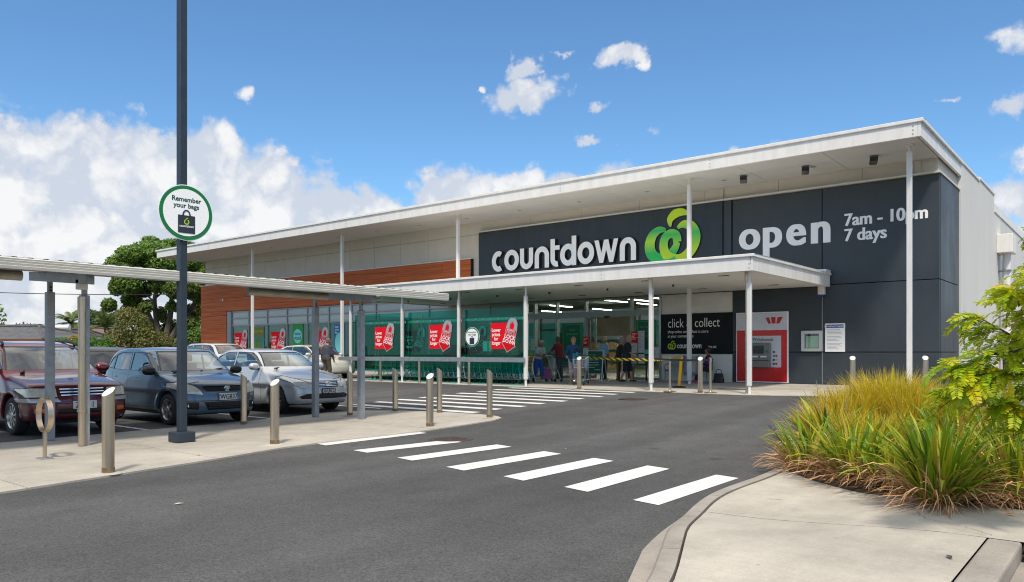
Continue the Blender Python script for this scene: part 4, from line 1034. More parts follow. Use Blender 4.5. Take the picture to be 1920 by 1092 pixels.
# ---- posters, doors and glass screen
def lock_poster(label, x, y, z, s, group, dark=False):
    """red sheet with a die-cut padlock, x = left edge, z = bottom, s = sheet height"""
    t = thing('poster', label, 'poster', (x, y, z), 0, group)
    obj('sheet', MB().box((0, -.006, 0), (.80 * s, 0, s)), 'red', t, local=True)
    for i, w in enumerate(('Lower', 'prices', 'for', 'longer')): text('lettering', w, .20 * s, 'pwhite', t, (.27 * s, -.007, (.66 - i * .165) * s), .001, bold=.015, align='CENTER', sx=.85, local=True)
    k = link('padlock', None, t); k.location = (.98 * s, -.008, .52 * s); k.rotation_euler = (0, R(14), 0)
    def P_(q): return [(a * s, b * s) for a, b in q]
    obj('backing', MB().prism(P_([(-.27, .25), (-.27, -.30), (-.36, -.36), (0, -.68), (.36, -.36), (.27, -.30), (.27, .25), (.24, .5), (.12, .66), (-.12, .66), (-.24, .5)]), -.006, 0), 'pgrey', k, local=True)
    obj('body', MB().prism(P_([(-.245, .22), (-.245, -.31), (-.31, -.355), (0, -.64), (.31, -.355), (.245, -.31), (.245, .22)]), -.012, -.0065), 'red_lock', k, local=True)
    obj('shackle', MB().ribbon([(a * s, b * s) for a, b in ([(-.16, .22), (-.16, .40)] + arc(0, .42, .16, .17, 180, 0, 12) + [(.16, .22)])], .10 * s, -.014, -.007), 'alu_light', k, local=True)
    obj('window', MB().prism(P_([(-.10, .24), (.10, .24), (.10, .42), (0, .52), (-.10, .42)]), -.009, -.0065), 'red', k, local=True)
    text('lettering', 'PRICE', .19 * s, 'pgrey', k, (0, -.0125, .02 * s), .001, bold=.012, align='CENTER', sx=.9, local=True)
    text('lettering', 'LOCK', .22 * s, 'pwhite', k, (0, -.0125, -.15 * s), .001, bold=.02, align='CENTER', sx=.92, local=True)
    text('lettering', 'DOWN', .20 * s, 'pwhite', k, (0, -.0125, -.32 * s), .001, bold=.02, align='CENTER', sx=.92, local=True)
    text('lettering', 'countdown', .085 * s, 'pwhite', k, (-.02 * s, -.0125, .165 * s), .001, bold=.012, align='CENTER', local=True)
    return t
G1 = 'price posters on the green glass screen'; G2 = 'price posters inside the shop window'
lock_poster('red price lock poster on the glass screen, leftmost of three, behind the grey post', -24.12, 20.735, 1.60, 0.88, G1)
lock_poster('red price lock poster on the glass screen, middle one of three', -20.98, 20.735, 1.60, 0.90, G1)
lock_poster('red price lock poster on the glass screen nearest the entrance', -17.88, 20.735, 1.58, 0.92, G1)
for lab, x in (('red price lock poster in the window nearest the timber corner', -45.2), ('red price lock poster in the window between two green posters', -41.1), ('red price lock poster in the window behind the man in shorts', -37.0)):
    lock_poster(lab, x, 27.085, 1.55, 1.15, G2)
for lab, x in (('dim red price poster deep inside the left end of the screen', -29.1), ('dim red price poster seen through the middle of the screen', -25.0)):
    lock_poster(lab, x, 27.085, 1.50, 1.05, G2)
t = thing('poster', 'olive and teal picture poster in the shop window', 'poster', (-43.2, 27.085, 1.1)); obj('sheet', MB().box((0, -.006, 0), (1.35, 0, 1.95)), mat('poster_teal', (.02, .22, .25), .5), t, local=True)
obj('picture', MB().prism(disc(.7, .75, .42, .5), -.012, -.0065), mat('poster_leaf', (.02, .10, .02), .5, col2=(.15, .25, .05), scale=6), t, local=True); obj('heading', MB().box((.02, -.010, 1.3), (1.33, -.0065, 1.93)), 'olive', t, local=True); text('lettering', 'NATURALLY FRESH', .15, 'lime', t, (.67, -.013, 1.6), .001, align='CENTER', sx=.9, local=True)
t = thing('poster', 'green poster with pale aqua disc in the shop window', 'poster', (-38.9, 27.085, 1.35)); obj('sheet', MB().box((0, -.006, 0), (1.05, 0, 1.75)), mat('poster_green', (.01, .26, .03), .5), t, local=True); obj('disc', MB().prism(disc(.52, 1.05, .42, .42), -.012, -.0065), 'aqua', t, local=True)
for i, w in enumerate(('more', 'good')): text('lettering', w, .26 + .06 * i, 'pdkgreen', t, (.52, -.0135, 1.12 - i * .28), .001, bold=.02, align='CENTER', local=True)
text('lettering', 'every day', .15, 'pwhite', t, (.52, -.0085, .32), .001, align='CENTER', local=True)
t = thing('poster', 'blue and white poster behind a roof column', 'poster', (-35.0, 27.085, 1.1)); obj('sheet', MB().box((0, -.006, 0), (.95, 0, 1.95)), mat('poster_blue', (.02, .14, .32), .5), t, local=True); obj('picture', MB().prism(disc(.5, .9, .38, .55), -.012, -.0065), 'aqua', t, local=True)
for i in range(3): text('lettering', ('fresh', 'every', 'day')[i], .16, 'pwhite', t, (.1, -.0085, 1.72 - .15 * i), .001, local=True)
# ---- green glass screen with its rail of fixings
scn = thing('glass_screen', 'green glass trolley-bay screen between white canopy columns', 'screen', (-20.8, 20.75, .3))
bays_x = [-25.30, -22.37, -22.17, -19.35, -19.15, -16.25]
for i, (a, b) in enumerate(((-25.31, -22.37), (-22.17, -19.35), (-19.15, -16.25))):
    k = obj('pane', MB().box((a, 20.745, .72), ((a + b) / 2 - .004, 20.757, 3.02)).box(((a + b) / 2 + .004, 20.745, .72), (b, 20.757, 3.02)), 'pane_screen', scn)
    rl = obj('rail', MB().box((a, 20.765, 2.60), (b, 20.80, 2.70)), mat('rail_pale', (.74, .78, .76), .4), scn)
    for j in range(8):
        x = a + (b - a) * (j + .5) / 8
        obj('fixing', MB().cyl((x, 20.735, 2.65), (x, 20.81, 2.65), .03, n=10), 'steel', rl)
sd = obj('end_pane', MB().box((-25.42, 20.75, .72), (-25.41, 24.6, 3.02)), 'pane_screen', scn)
for y in (22.0, 23.3, 24.6): obj('post', MB().cyl((-25.36, y, .32), (-25.36, y, 3.1), .04, n=10), 'steel', scn, smooth=True)
gr = thing('guard_rail', 'long pale steel guard rail on short posts before the trolley bay', 'rail', (-20.5, 20.4, .3))
obj('beam', MB().box((-26.0, 20.36, 1.12), (-16.05, 20.40, 1.28)), 'galv', gr, bevel=.008)
for x in (-23.3, -21.1, -18.55): obj('post', MB().cyl((x, 20.32, .30), (x, 20.32, 1.12), .05, n=14).add([], []), 'steel', gr, smooth=True)
# round bag notice on the screen
def bag_disc(parent, f, y, k):
    """green-ringed disc with a dark shopping bag: f maps disc units (radius 1) to the sheet"""
    def pr(name, poly, d0, d1, m): obj(name, MB().prism([f(p) for p in poly], y - d1 * k, y - d0 * k), m, parent, local=True)
    pr('ring', disc(0, 0, .97, .97, 48), .006, .012, 'pgreen'); pr('face', disc(0, 0, .84, .84, 48), .012, .016, 'pwhite')
    pr('bag', [(-.31, -.73), (.31, -.73), (.31, -.10), (-.31, -.10)], .016, .022, 'dark_sign')
    obj('handle', MB().ribbon([f(p) for p in arc(0, -.12, .13, .20, 180, 0, 16)], f((.05, 0))[0] - f((0, 0))[0], y - .022 * k, y - .016 * k), 'pdark', parent, local=True)
rs = thing('bag_notice', 'round white bag notice with green rim on the glass screen', 'notice', (-18.78, 20.735, 2.02))
obj('plate', MB().prism(disc(0, 0, .36, .36), -.004, 0), 'pwhite', rs, local=True)
bag_disc(rs, lambda p: (p[0] * .36, p[1] * .36), 0, .8)
for i, w in enumerate(('Remember', 'your bags')): text('lettering', w, .10, 'pdkgreen', rs, (0, -.014, .14 - i * .085), .001, bold=.012, align='CENTER', local=True)
t = thing('paper_notice', 'pale blue paper notices stuck inside the glass near the bag notice', 'notice', (-18.05, 20.77, 1.5)); obj('sheet', MB().box((-.24, 0, 0), (-.03, .004, .36)), mat('paper_blue', (.25, .62, .66), .6), t, local=True); obj('sheet', MB().box((.03, 0, 0), (.24, .004, .36)), mat('paper_blue2', (.25, .62, .66), .6), t, local=True)
# entrance posters and papers
def green_poster(label, x0, x1, z0, z1, lines):
    t = thing('poster', label, 'poster', ((x0 + x1) / 2, 27.085, z0), 0, 'green posters on the entrance glass'); w = (x1 - x0) / 2; h = z1 - z0
    obj('sheet', MB().box((-w, -.006, 0), (w, 0, h)), mat('entry_green', (.004, .13, .05), .4), t, local=True)
    obj('border', MB().ribbon([(-w + .06, .06), (w - .06, .06), (w - .06, h - .06), (-w + .06, h - .06)], .03, -.010, -.0065, closed=True), mat('mint', (.05, .40, .22), .4), t, local=True)
    for i, s_ in enumerate(lines): text('lettering', s_, .13, mat('mint2', (.12, .50, .30), .4), t, (0, -.0085, h - .32 - i * .17), .001, align='CENTER', sx=.8, local=True)
    obj('badge', MB().box((-.1, -.010, .45), (w - .3, -.0065, .62)), 'aqua', t, local=True)
green_poster('tall green poster on the glass left of the open door', -19.3, -18.25, .95, 2.70, ["Today's", 'opening hours'])
green_poster('tall green poster on the glass right of the open door', -15.65, -14.75, .95, 2.75, ['New Zealand', 'needs to help', 'keep safe'])
for i, (x, z, w, h, m, lab) in enumerate(((-18.15, 1.70, .26, .42, 'red', 'small red notice left of the open door'), (-18.15, 1.22, .26, .42, 'paper', 'white paper below the red notice left of the door'), (-15.82, 1.86, .28, .42, 'red', 'small red notice right of the open door'), (-15.82, 1.42, .28, .40, 'paper', 'white paper below the red notice right of the door'),
        (-15.50, 1.44, .28, .88, 'paper', 'long white paper beside the red notice by the door'), (-14.86, 1.20, .28, .46, 'paper', 'white paper at the edge of the entrance glass'), (-20.9, 1.55, .22, .5, 'paper', 'grey paper on the white pillar behind the walking woman'))):
    t = thing('paper_notice', lab, 'notice', (x, 27.0 if i != 6 else 26.96, z), 0, 'papers on the entrance'); obj('sheet', MB().box((0, -.004, 0), (w, 0, h)), m, t, local=True)
    mb = MB(); n_ = int(h / .06)
    for j in range(n_ - 2): mb.box((.03, -.007, h - .08 - j * .055), (w - .03 - .06 * (j % 3), -.0045, h - .062 - j * .055))
    obj('print', mb, 'pgrey' if m == 'paper' else 'pwhite', t, local=True)

# ================================================================== street furniture
# ---- walkway shelter over the island
sh = thing('walkway_shelter', 'long flat cream-edged shelter on grey posts over the island', 'shelter', (-13.35, 5, 0))
SX0, SX1, SY0, SY1 = -14.85, -11.95, -7.0, 12.4
mb = MB(); n = 97
pts = []
ys = [SY0 + .1 + (SY1 - SY0 - .2) * i / (4 * n) for i in range(4 * n + 1)]
for y, i in zip(ys, range(len(ys))):
    z = 2.768 + (.026 if i % 4 in (1, 2) else 0)
    for x, dz in ((SX0 + .05, .25), (SX1 - .03, 0)): pts.append((x, y, z + dz))
mb.grid(pts, len(ys), 2); mb.f = [f[::-1] for f in mb.f]
obj('roof_sheet', mb, 'galv', sh)
gut = MB()
prof = [(0, 2.62), (.012, 2.66), (.0, 2.665), (.012, 2.70), (0, 2.705), (.012, 2.735), (0, 2.74), (.01, 2.765), (-.02, 2.78)]
for x, sg_ in ((SX1, 1), (SX0, -1)):
    up_ = 0 if sg_ > 0 else .25
    pp = [(x + a * sg_, z + up_) for a, z in prof] + [(x - .11 * sg_, 2.78 + up_), (x - .12 * sg_, 2.63 + up_)]
    n_ = len(pp); vs = [(a, SY0, z) for a, z in pp] + [(a, SY1, z) for a, z in pp]
    gut.add(vs, [(i, (i + 1) % n_, n_ + (i + 1) % n_, n_ + i) for i in range(n_)] + [tuple(range(n_)), tuple(range(n_, 2 * n_))])
gut.prism([(SX0, 2.90), (SX1, 2.65), (SX1, 2.78), (SX0, 3.03)], SY1 - .02, SY1 + .02, 'xz')
obj('gutter', gut, 'gutter', sh)
obj('purlin', MB().box((-12.5, SY0, 2.68), (-12.4, SY1 - .1, 2.82)).box((-14.3, SY0, 2.84), (-14.2, SY1 - .1, 2.965)), 'galv', sh)
for y in (-6, -.55, 4.98, 10.56):
    bx = obj('cross_beam', MB().prism([(-14.6, 2.69), (-12.3, 2.50), (-12.3, 2.66), (-14.6, 2.84)], y - .06, y + .06, 'xz'), 'galv', sh, bevel=.006)
    for x, y in (((-14.15, 10.45), (-12.87, 10.68)) if y > 10 else ((-13.86, y), (-12.72, y + .08))):
        p = obj('post', MB().box((x - .06, y - .06, gz(y) + .02), (x + .06, y + .06, 2.36 if x > -13 else 2.46)).box((x - .035, y - .035, 2.36), (x + .035, y + .035, 2.57 if x > -13 else 2.66)), 'galv', sh, bevel=.008)
        obj('bolt', MB().cyl((x - .05, y - .0, 2.49), (x + .05, y, 2.49), .015, n=8).cyl((x - .05, y, 2.54), (x + .05, y, 2.54), .015, n=8), 'black', p)
for y0, y1 in ((2.4, 4.2), (7.9, 9.7)):
    obj('batten_light', MB().tube([(-12.75, y0, 2.60), (-12.75, y1, 2.60)], .075, 12), mat('old_diffuser', (.36, .34, .27), .5, var=.3, scale=3), sh, smooth=True)
obj('downpipe', MB().cyl((-12.66, 5.00, .03), (-12.66, 5.00, 2.32), .055, n=16).cyl((-12.66, 5.00, 2.10), (-12.66, 5.00, 2.33), .063, n=16).lathe([(.062, .55), (.068, .55), (.068, .59), (.062, .59)], 16, (-12.66, 5.00, 0)).lathe([(.062, 1.45), (.068, 1.45), (.068, 1.50), (.062, 1.50)], 16, (-12.66, 5.00, 0)), 'steel', sh, smooth=True)
obj('junction_box', MB().box((-12.70, 4.92, 2.44), (-12.58, 5.06, 2.60)), 'white', sh, bevel=.01)
M['foot_grime'] = mat('foot_grime', (.22, .15, .09), .8, .4, var=.4, scale=20)
# ---- bollards: tilted-cut stainless tubes
def bollard(p, h, r, az_, label, group, kind=0):
    t = thing('bollard', label, 'bollard', (p[0], p[1], p[2]), az_, group); n = 24; mb = MB(); vs = []
    for z in (0, None):
        for i in range(n):
            a = 2 * math.pi * i / n; x, y = r * math.cos(a), r * math.sin(a); vs.append((x, y, 0 if z == 0 else h - x * .75))
    mb.add(vs, [(i, (i + 1) % n, n + (i + 1) % n, n + i) for i in range(n)])
    obj('tube', mb, 'steel', t, local=True, smooth=True)
    rr = .88; mb = MB().add([(r * rr * math.cos(2 * math.pi * i / n), r * rr * math.sin(2 * math.pi * i / n), h + .004 - r * rr * math.cos(2 * math.pi * i / n) * .75) for i in range(n)], [tuple(range(n))])
    mb.add([(r * q * math.cos(2 * math.pi * i / n), r * q * math.sin(2 * math.pi * i / n), h + dz - r * q * math.cos(2 * math.pi * i / n) * .75) for q, dz in ((1.0, 0), (rr, .004)) for i in range(n)], [(i, (i + 1) % n, n + (i + 1) % n, n + i) for i in range(n)])
    obj('cap', mb, 'steel_cap', t, local=True)
    obj('foot_stain', MB().lathe([(r + .002, .0), (r + .002, .05), (r + .0015, .075)], 24), 'foot_grime', t, local=True, smooth=True)
    obj('collar', MB().lathe([(r + .09, .0), (r + .075, .010), (r, .014)], 24), 'concrete', t, local=True, smooth=True)
BG = 'stainless bollards on the island'
for (px, py, lab) in ((203, 888, 'large near bollard with rust streaks beside the ring rack'), (515, 834, 'bollard at the kerb in front of the silver sedan'), (806, 801, 'bollard on the island edge beside the first crossing stripe'),):
    p = ground(px, py, .022); bollard(p, .98, .070, R(-75), lab, BG)
for (px, py, lab) in ((457, 797, 'bollard before the right headlight of the navy hatchback'), (199, 800, 'bollard between the maroon car and the near bollard'), (656, 780, 'bollard just right of the silver sedan'), (741, 772, 'bollard at the back of the island facing the store crossing'), (824, 775, 'bollard behind the crossing-side bollard, island back edge'), (918, 784, 'bollard at the very tip of the island')):
    p = ground(px, py, .022); bollard(p, .98, .062, R(60), lab, BG)
for (px, py, lab) in ((1086, 731, 'bollard in front of the shopping trolley at the entrance'), (1313, 738, 'bollard in front of the round bin'), ):
    p = ground(px, py, .012); bollard(p, .98, .068, R(-75), lab, 'stainless bollards at the store front')
for x, y, lab in ((-6.15, 22.5, 'bollard left of the grass clump by the charcoal wall'), (-4.55, 23.6, 'bollard half hidden behind the grass by the roof column')):
    bollard((x, y, gz(y) + .012), .98, .075, R(-75), lab, 'stainless bollards at the store front')
# ---- ring rack
p = ground(84, 860, .022)
rk = thing('bicycle_rack', 'stainless ring bicycle rack on a single post', 'bicycle rack', (p.x, p.y, p.z), R(0))
mb = MB(); n = 40; rings = []
for (rr, yy) in ((.225, -.035), (.225, .035), (.215, .035), (.215, -.035)):
    rings.append([(rr * math.cos(2 * math.pi * i / n), yy, .60 + rr * math.sin(2 * math.pi * i / n) * 1.06) for i in range(n)])
vs = sum(rings, []); mb.add(vs, [(a * n + i, a * n + (i + 1) % n, ((a + 1) % 4) * n + (i + 1) % n, ((a + 1) % 4) * n + i) for a in range(4) for i in range(n)])
obj('ring', mb, 'steel', rk, local=True, smooth=True)
obj('post', MB().box((-.025, -.02, .006), (.025, .02, .372)), 'steel', rk, local=True, bevel=.004)
obj('base_plate', MB().box((-.11, -.08, 0), (.11, .08, .010)), 'galv', rk, local=True)
# ---- lamp post and round bag sign
p = ground(341, 829, .022)
lm = thing('lamp_post', 'tall square navy lamp post on a dark block base', 'lamp post', (p.x, p.y, p.z))
obj('base', MB().box((-.155, -.155, 0), (.155, .155, .17)), 'post_blue', lm, local=True, bevel=.02)
obj('pole', MB().prism([(-.052, -.062), (.052, -.062), (.062, -.052), (.062, .052), (.052, .062), (-.052, .062), (-.062, .052), (-.062, -.052)], .17, 9.2, 'xy'), 'post_blue', lm, local=True)
obj('arm', MB().box((-.04, -.9, 9.2), (.04, .9, 9.28)), 'post_blue', lm, local=True); obj('lamp_head', MB().box((-.16, -1.35, 9.2), (.16, -.8, 9.3)).box((-.16, .8, 9.2), (.16, 1.35, 9.3)), 'post_blue', lm, local=True, bevel=.02)
bs = thing('bag_sign', 'round green-rimmed sign reading Remember your bags on the lamp post', 'sign', (p.x + .125 * math.sin(R(40)), p.y - .125 * math.cos(R(40)), 3.80), 0)
bs.location = (p.x + .095, p.y + .02, 3.72); bs.rotation_euler = (0, 0, R(88))
obj('plate', MB().prism(disc(0, 0, .45, .45, 48), -.006, 0), 'pwhite', bs, local=True)
bag_disc(bs, lambda q: (q[0] * .45, q[1] * .45), 0, 1)
for i, w in enumerate(('Remember', 'your bags')): text('lettering', w, .108, 'pdkgreen', bs, (0, -.018, .175 - i * .10), .001, bold=.022, align='CENTER', local=True)
text('lettering', 'countdown', .052, 'pwhite', bs, (0, -.0235, -.235), .001, bold=.012, align='CENTER', local=True)
obj('bag_mark', MB().ribbon([(a * 1, b) for a, b in arc(0, -.15, .034, .036, 120, 420, 20)], .018, -.0235, -.0225).ribbon(arc(.012, -.108, .022, .018, 200, 60, 8), .012, -.0235, -.0225), 'lime', bs, local=True)
obj('clamp', MB().box((-.05, 0, -.30), (.05, .03, -.26)).box((-.05, 0, .26), (.05, .03, .30)), 'galv', bs, local=True)
# ---- queue barriers, tape and belt
def stanchion(px, py, lab):
    p = ground(px, py, .012); t = thing('queue_post', lab, 'queue post', (p.x, p.y, p.z), 0, 'steel queue posts')
    obj('base', MB().lathe([(.19, 0), (.19, .015), (.05, .035), (.03, .06)], 24), 'steel', t, local=True, smooth=True)
    obj('post', MB().cyl((0, 0, .03), (0, 0, .90), .032, n=14), 'steel', t, local=True, smooth=True); obj('belt_head', MB().cyl((0, 0, .88), (0, 0, 1.0), .043, n=14), 'alu', t, local=True, smooth=True); return p
p1 = stanchion(1256, 735, 'steel queue post left of the yellow leaning post'); p2 = stanchion(1332, 737, 'steel queue post right of the round bin')
mb = MB().box((-11.30, 20.50, 1.20), (-11.22, 20.52, 1.26))
def band(name, pts, w, m, label, cat):
    vs = []
    for q in pts: vs += [(q[0], q[1], q[2] - w / 2), (q[0], q[1], q[2] + w / 2)]
    vs2 = [(a, b + .004, c) for a, b, c in vs]; k = len(pts); N = 2 * k
    mb = MB().add(vs + vs2, [(2 * i, 2 * i + 2, 2 * i + 3, 2 * i + 1) for i in range(k - 1)] + [(N + 2 * i + 1, N + 2 * i + 3, N + 2 * i + 2, N + 2 * i) for i in range(k - 1)] + [(2 * i + 1, 2 * i + 3, N + 2 * i + 3, N + 2 * i + 1) for i in range(k - 1)])
    return tag(obj(name, mb, m), label, cat)
band('queue_belt', [(-11.22, 20.50, 1.27), (p1.x, p1.y - .05, 1.25), ((p1.x + p2.x) / 2, p1.y - .0, 1.235), (p2.x, p2.y - .05, 1.25)], .06, 'black', 'black queue belt from the canopy column past both steel posts', 'belt')
py_ = ground(1273, 727, .012)
yp = thing('leaning_post', 'yellow plastic post leaning on a black rubber base', 'barrier post', (py_.x, py_.y, py_.z))
obj('base', MB().lathe([(.23, 0), (.21, .03), (.10, .05), (.001, .06)], 20), 'rubber', yp, local=True, smooth=True)
obj('post', MB().cyl((0, 0, .03), (.07, .04, 1.0), .05, n=14), 'yellow', yp, local=True, smooth=True)
yp2 = thing('leaning_post', 'yellow barrier post standing behind the full trolley', 'barrier post', (-16.45, 24.2, gz(24.2) + .012))
obj('base', MB().lathe([(.23, 0), (.21, .03), (.10, .05), (.001, .06)], 20), 'rubber', yp2, local=True, smooth=True); obj('post', MB().cyl((0, 0, .03), (0, 0, 1.0), .05, n=14), 'yellow', yp2, local=True, smooth=True)
band('hazard_tape', [(-16.45, 24.15, 1.28), (-14.0, 22.4, 1.235), (-11.45, 20.62, 1.24), (-11.2, 20.7, 1.24), (py_.x + .06, py_.y, 1.30)], .085, 'hazard', 'yellow and black hazard tape strung across the entrance', 'tape')
# ---- bench, bin, bag
bn = thing('bench', 'grey slatted bench with curved metal ends against the white wall', 'bench', (-13.15, 26.62, gz(26.6) + .012))
for s_ in (-.85, .85):
    e = obj('end_frame', MB().tube(smooth_path([(s_, -.28, 0), (s_, -.18, .22), (s_, -.2, .42), (s_, .15, .42), (s_, .26, .85)], 5), .028, 8).tube(smooth_path([(s_, .28, 0), (s_, .12, .22), (s_, .1, .42)], 5), .028, 8).tube(smooth_path([(s_, -.2, .42), (s_, -.26, .6), (s_, 0, .66), (s_, .2, .62)], 5), .02, 8), 'galv', bn, local=True, smooth=True)
for i in range(4): obj('slat', MB().box((-.9, -.24 + i * .1, .43), (.9, -.16 + i * .1, .46)), 'galv', bn, local=True, bevel=.006)
for i in range(4): obj('back_slat', MB().box((-.9, .15 + i * .025, .54 + i * .085), (.9, .18 + i * .025, .61 + i * .085)), 'galv', bn, local=True, bevel=.006)
p = ground(1311, 716, .012)
bi = thing('litter_bin', 'round galvanised bin with rounded foot behind a bollard', 'bin', (-12.55, 25.6, gz(25.6) + .012))
obj('body', MB().lathe([(.001, .28), (.20, .29), (.26, .36), (.27, .44), (.27, .95), (.285, .97), (.285, 1.0), (.25, 1.0), (.25, .6), (.001, .58)], 28), 'galv', bi, local=True, smooth=True)
obj('leg', MB().cyl((0, 0, 0), (0, 0, .29), .06, n=14).lathe([(.18, 0), (.18, .015), (.06, .02)], 20), 'galv', bi, local=True, smooth=True)
hb = thing('handbag', 'black handbag on the footpath beside the seated woman', 'bag', (-11.85, 26.45, gz(26.45) + .012))
def bagmesh(w, d, h):
    def f(X, Y, Z):
        t = np.clip(Z / h, 0, 1); ww = w * (1 - .18 * t); dd = d * (1 - .65 * t)
        q = np.sqrt((X / ww) ** 4 + (Y / dd) ** 4) - 1
        return smax(smax(q * min(w, d) * .8, Z - h, .03), -Z + .0, .02)
    P, F = surface(f, (-w - .05, -d - .05, -.03), (w + .05, d + .05, h + .05), min(w, d) / 5); return np_mesh('bag_body', P, F, True)
link('body', bagmesh(.20, .12, .34), hb, 'black'); obj('handle', MB().tube(smooth_path([(-.10, 0, .32), (-.08, 0, .46), (.08, 0, .46), (.10, 0, .32)], 6), .012, 6), 'black', hb, local=True, smooth=True)
# ---- A-board
ab = thing('a_board', 'green A-frame notice board with white print at the entrance', 'notice board', (-16.05, 24.75, gz(24.75) + .012), R(12))
fr = MB()
for s_ in (-.34, .34):
    fr.cyl((s_, -.30, 0), (s_ * .92, -.04, 1.18), .022, n=8).cyl((s_, .30, 0), (s_ * .92, .04, 1.18), .022, n=8)
fr.cyl((-.32, -.04, 1.18), (.32, -.04, 1.18), .022, n=8).cyl((-.34, -.22, .30), (.34, -.22, .30), .018, n=8)
obj('frame', fr, 'alu_light', ab, local=True, smooth=True)
bd = obj('board', MB().box((-.30, -.008, .0), (.30, .008, .86)), 'pdkgreen', ab, local=True); bd.location = (0, -.225, .31); bd.rotation_euler = (R(-12.4), 0, 0)
for i in range(7): text('lettering', ('You can', 'be served', 'inside the store', 'please queue here', 'keep your distance', 'and be kind', 'countdown')[i], .075 if i < 2 else .055, 'pwhite' if i > 1 else 'lime', bd, (-.24 if i < 6 else .0, -.010, .70 - i * .095), .001, local=True)
# ---- table at the door
tb = thing('folding_table', 'small black-legged table with papers on its front by the door', 'table', (-15.2, 26.3, gz(26.3) + .012))
obj('top', MB().box((-.65, -.3, .72), (.65, .3, .75)), mat('table_wood', (.30, .17, .08), .5), tb, local=True)
for a in (-.6, .6):
    for b in (-.26, .26): obj('leg', MB().box((a - .02, b - .02, 0), (a + .02, b + .02, .72)), 'black', tb, local=True)
for i, a in enumerate((-.32, .06, .42)):
    t = thing('paper_notice', ['white paper taped to the left of the door table', 'white paper taped to the middle of the door table', 'white paper taped to the right of the door table'][i], 'notice', (-15.2 + a, 25.99, gz(26.3) + .69), 0, 'papers on the entrance'); obj('sheet', MB().box((-.13, -.003, 0), (.13, 0, .36)), 'paper', t, local=True)
    mb = MB()
    for j in range(5): mb.box((-.10, -.006, .28 - j * .055), (.10 - .03 * (j % 2), -.0035, .295 - j * .055))
    obj('print', mb, 'pgrey', t, local=True)
# ---- shopping trolleys
def trolley_parts(t, steel, dense):
    """faces +x; handle at -x"""
    b = MB(); r = .006
    top = [(-.42, -.26, .98), (.46, -.20, .90), (.46, .20, .90), (-.42, .26, .98)]; bot = [(-.30, -.22, .55), (.40, -.17, .62), (.40, .17, .62), (-.30, .22, .55)]
    b.tube(top, .011, 5, closed=True); b.tube(bot, .009, 5, closed=True)
    for k in range(4):
        a0, a1, c0, c1 = Vector(top[k]), Vector(top[(k + 1) % 4]), Vector(bot[k]), Vector(bot[(k + 1) % 4]); n = dense if k % 2 == 0 else dense // 2
        for i in range(1, n): b.cyl(a0.lerp(a1, i / n), c0.lerp(c1, i / n), .004, n=4, caps=False)
        for h in (.33, .66): b.cyl(a0.lerp(c0, h), a1.lerp(c1, h), .005, n=4, caps=False)
    for i in range(1, 6): b.cyl(Vector(bot[0]).lerp(Vector(bot[3]), i / 6), Vector(bot[1]).lerp(Vector(bot[2]), i / 6), .004, n=4, caps=False)
    obj('basket', b, steel, t, local=True)
    f = MB()
    for s_ in (-1, 1):
        f.tube(smooth_path([(-.46, .25 * s_, 1.0), (-.36, .24 * s_, .60), (-.44, .25 * s_, .25), (-.40, .24 * s_, .16), (.30, .17 * s_, .15), (.40, .16 * s_, .16)], 4), .014, 6)
        f.tube([(-.30, .22 * s_, .55), (.05, .18 * s_, .36), (.36, .165 * s_, .17)], .011, 5)
    f.cyl((-.40, -.24, .17), (-.40, .24, .17), .011, n=6).cyl((.30, -.17, .15), (.30, .17, .15), .011, n=6)
    obj('chassis', f, steel, t, local=True, smooth=True)
    obj('handle', MB().cyl((-.49, -.27, 1.02), (-.49, .27, 1.02), .018, n=8), M['pgreen'], t, local=True, smooth=True)
    for x, y in ((-.42, -.24), (-.42, .24), (.36, -.165), (.36, .165)):
        obj('castor', MB().lathe([(.001, -.014), (.055, -.014), (.06, 0), (.055, .014), (.001, .014)], 14, (x, y, .06), 'y').box((x - .02, y - .02, .07), (x + .02, y + .02, .16)), 'rubber', t, local=True, smooth=True)
M['trolley_wire'] = mat('trolley_wire', (.52, .56, .55), .3, .8)
tp = thing('shopping_trolley', 'x', 'trolley', (-24.9, 21.75, gz(21.75) + .012), R(180), 'trolleys nested behind the glass screen')
trolley_parts(tp, 'trolley_wire', 9); index_kids()
def ordinal(n):
    a = ['first', 'second', 'third', 'fourth', 'fifth', 'sixth', 'seventh', 'eighth', 'ninth', 'tenth', 'eleventh', 'twelfth', 'thirteenth', 'fourteenth', 'fifteenth', 'sixteenth', 'seventeenth', 'eighteenth', 'nineteenth']
    if n < 20: return a[n - 1]
    t = {2: ('twentieth', 'twenty-'), 3: ('thirtieth', 'thirty-')}[n // 10]
    return t[0] if n % 10 == 0 else t[1] + a[n % 10 - 1]
for row, (y, x0, n_) in enumerate(((21.75, -24.9, 28), (22.85, -24.4, 24))):
    for i in range(n_):
        o = tp if (row == 0 and i == 0) else copy_tree(tp)
        o.location = (x0 + i * .27, y + random.uniform(-.02, .02), gz(y) + .012)
        o['label'] = 'wire trolley, %s from the left in the %s nested row behind the green screen' % (ordinal(i + 1), ('front', 'rear')[row])
        if row: o['group'] = 'trolleys nested in the rear row'
full = thing('shopping_trolley', 'full wire trolley pushed by the woman in the blue jacket', 'trolley', (-15.05, 22.2, gz(22.2) + .012), R(-62))
trolley_parts(full, 'trolley_wire', 12)
sb = thing('shopping_bag', 'patterned pale shopping bag filling the pushed trolley', 'bag', (-15.0, 22.1, gz(22.2) + .62), R(-62))
link('body', bagmesh(.26, .16, .36), sb, mat('bag_pattern', (.35, .40, .45), .7, col2=(.45, .15, .42), scale=16))

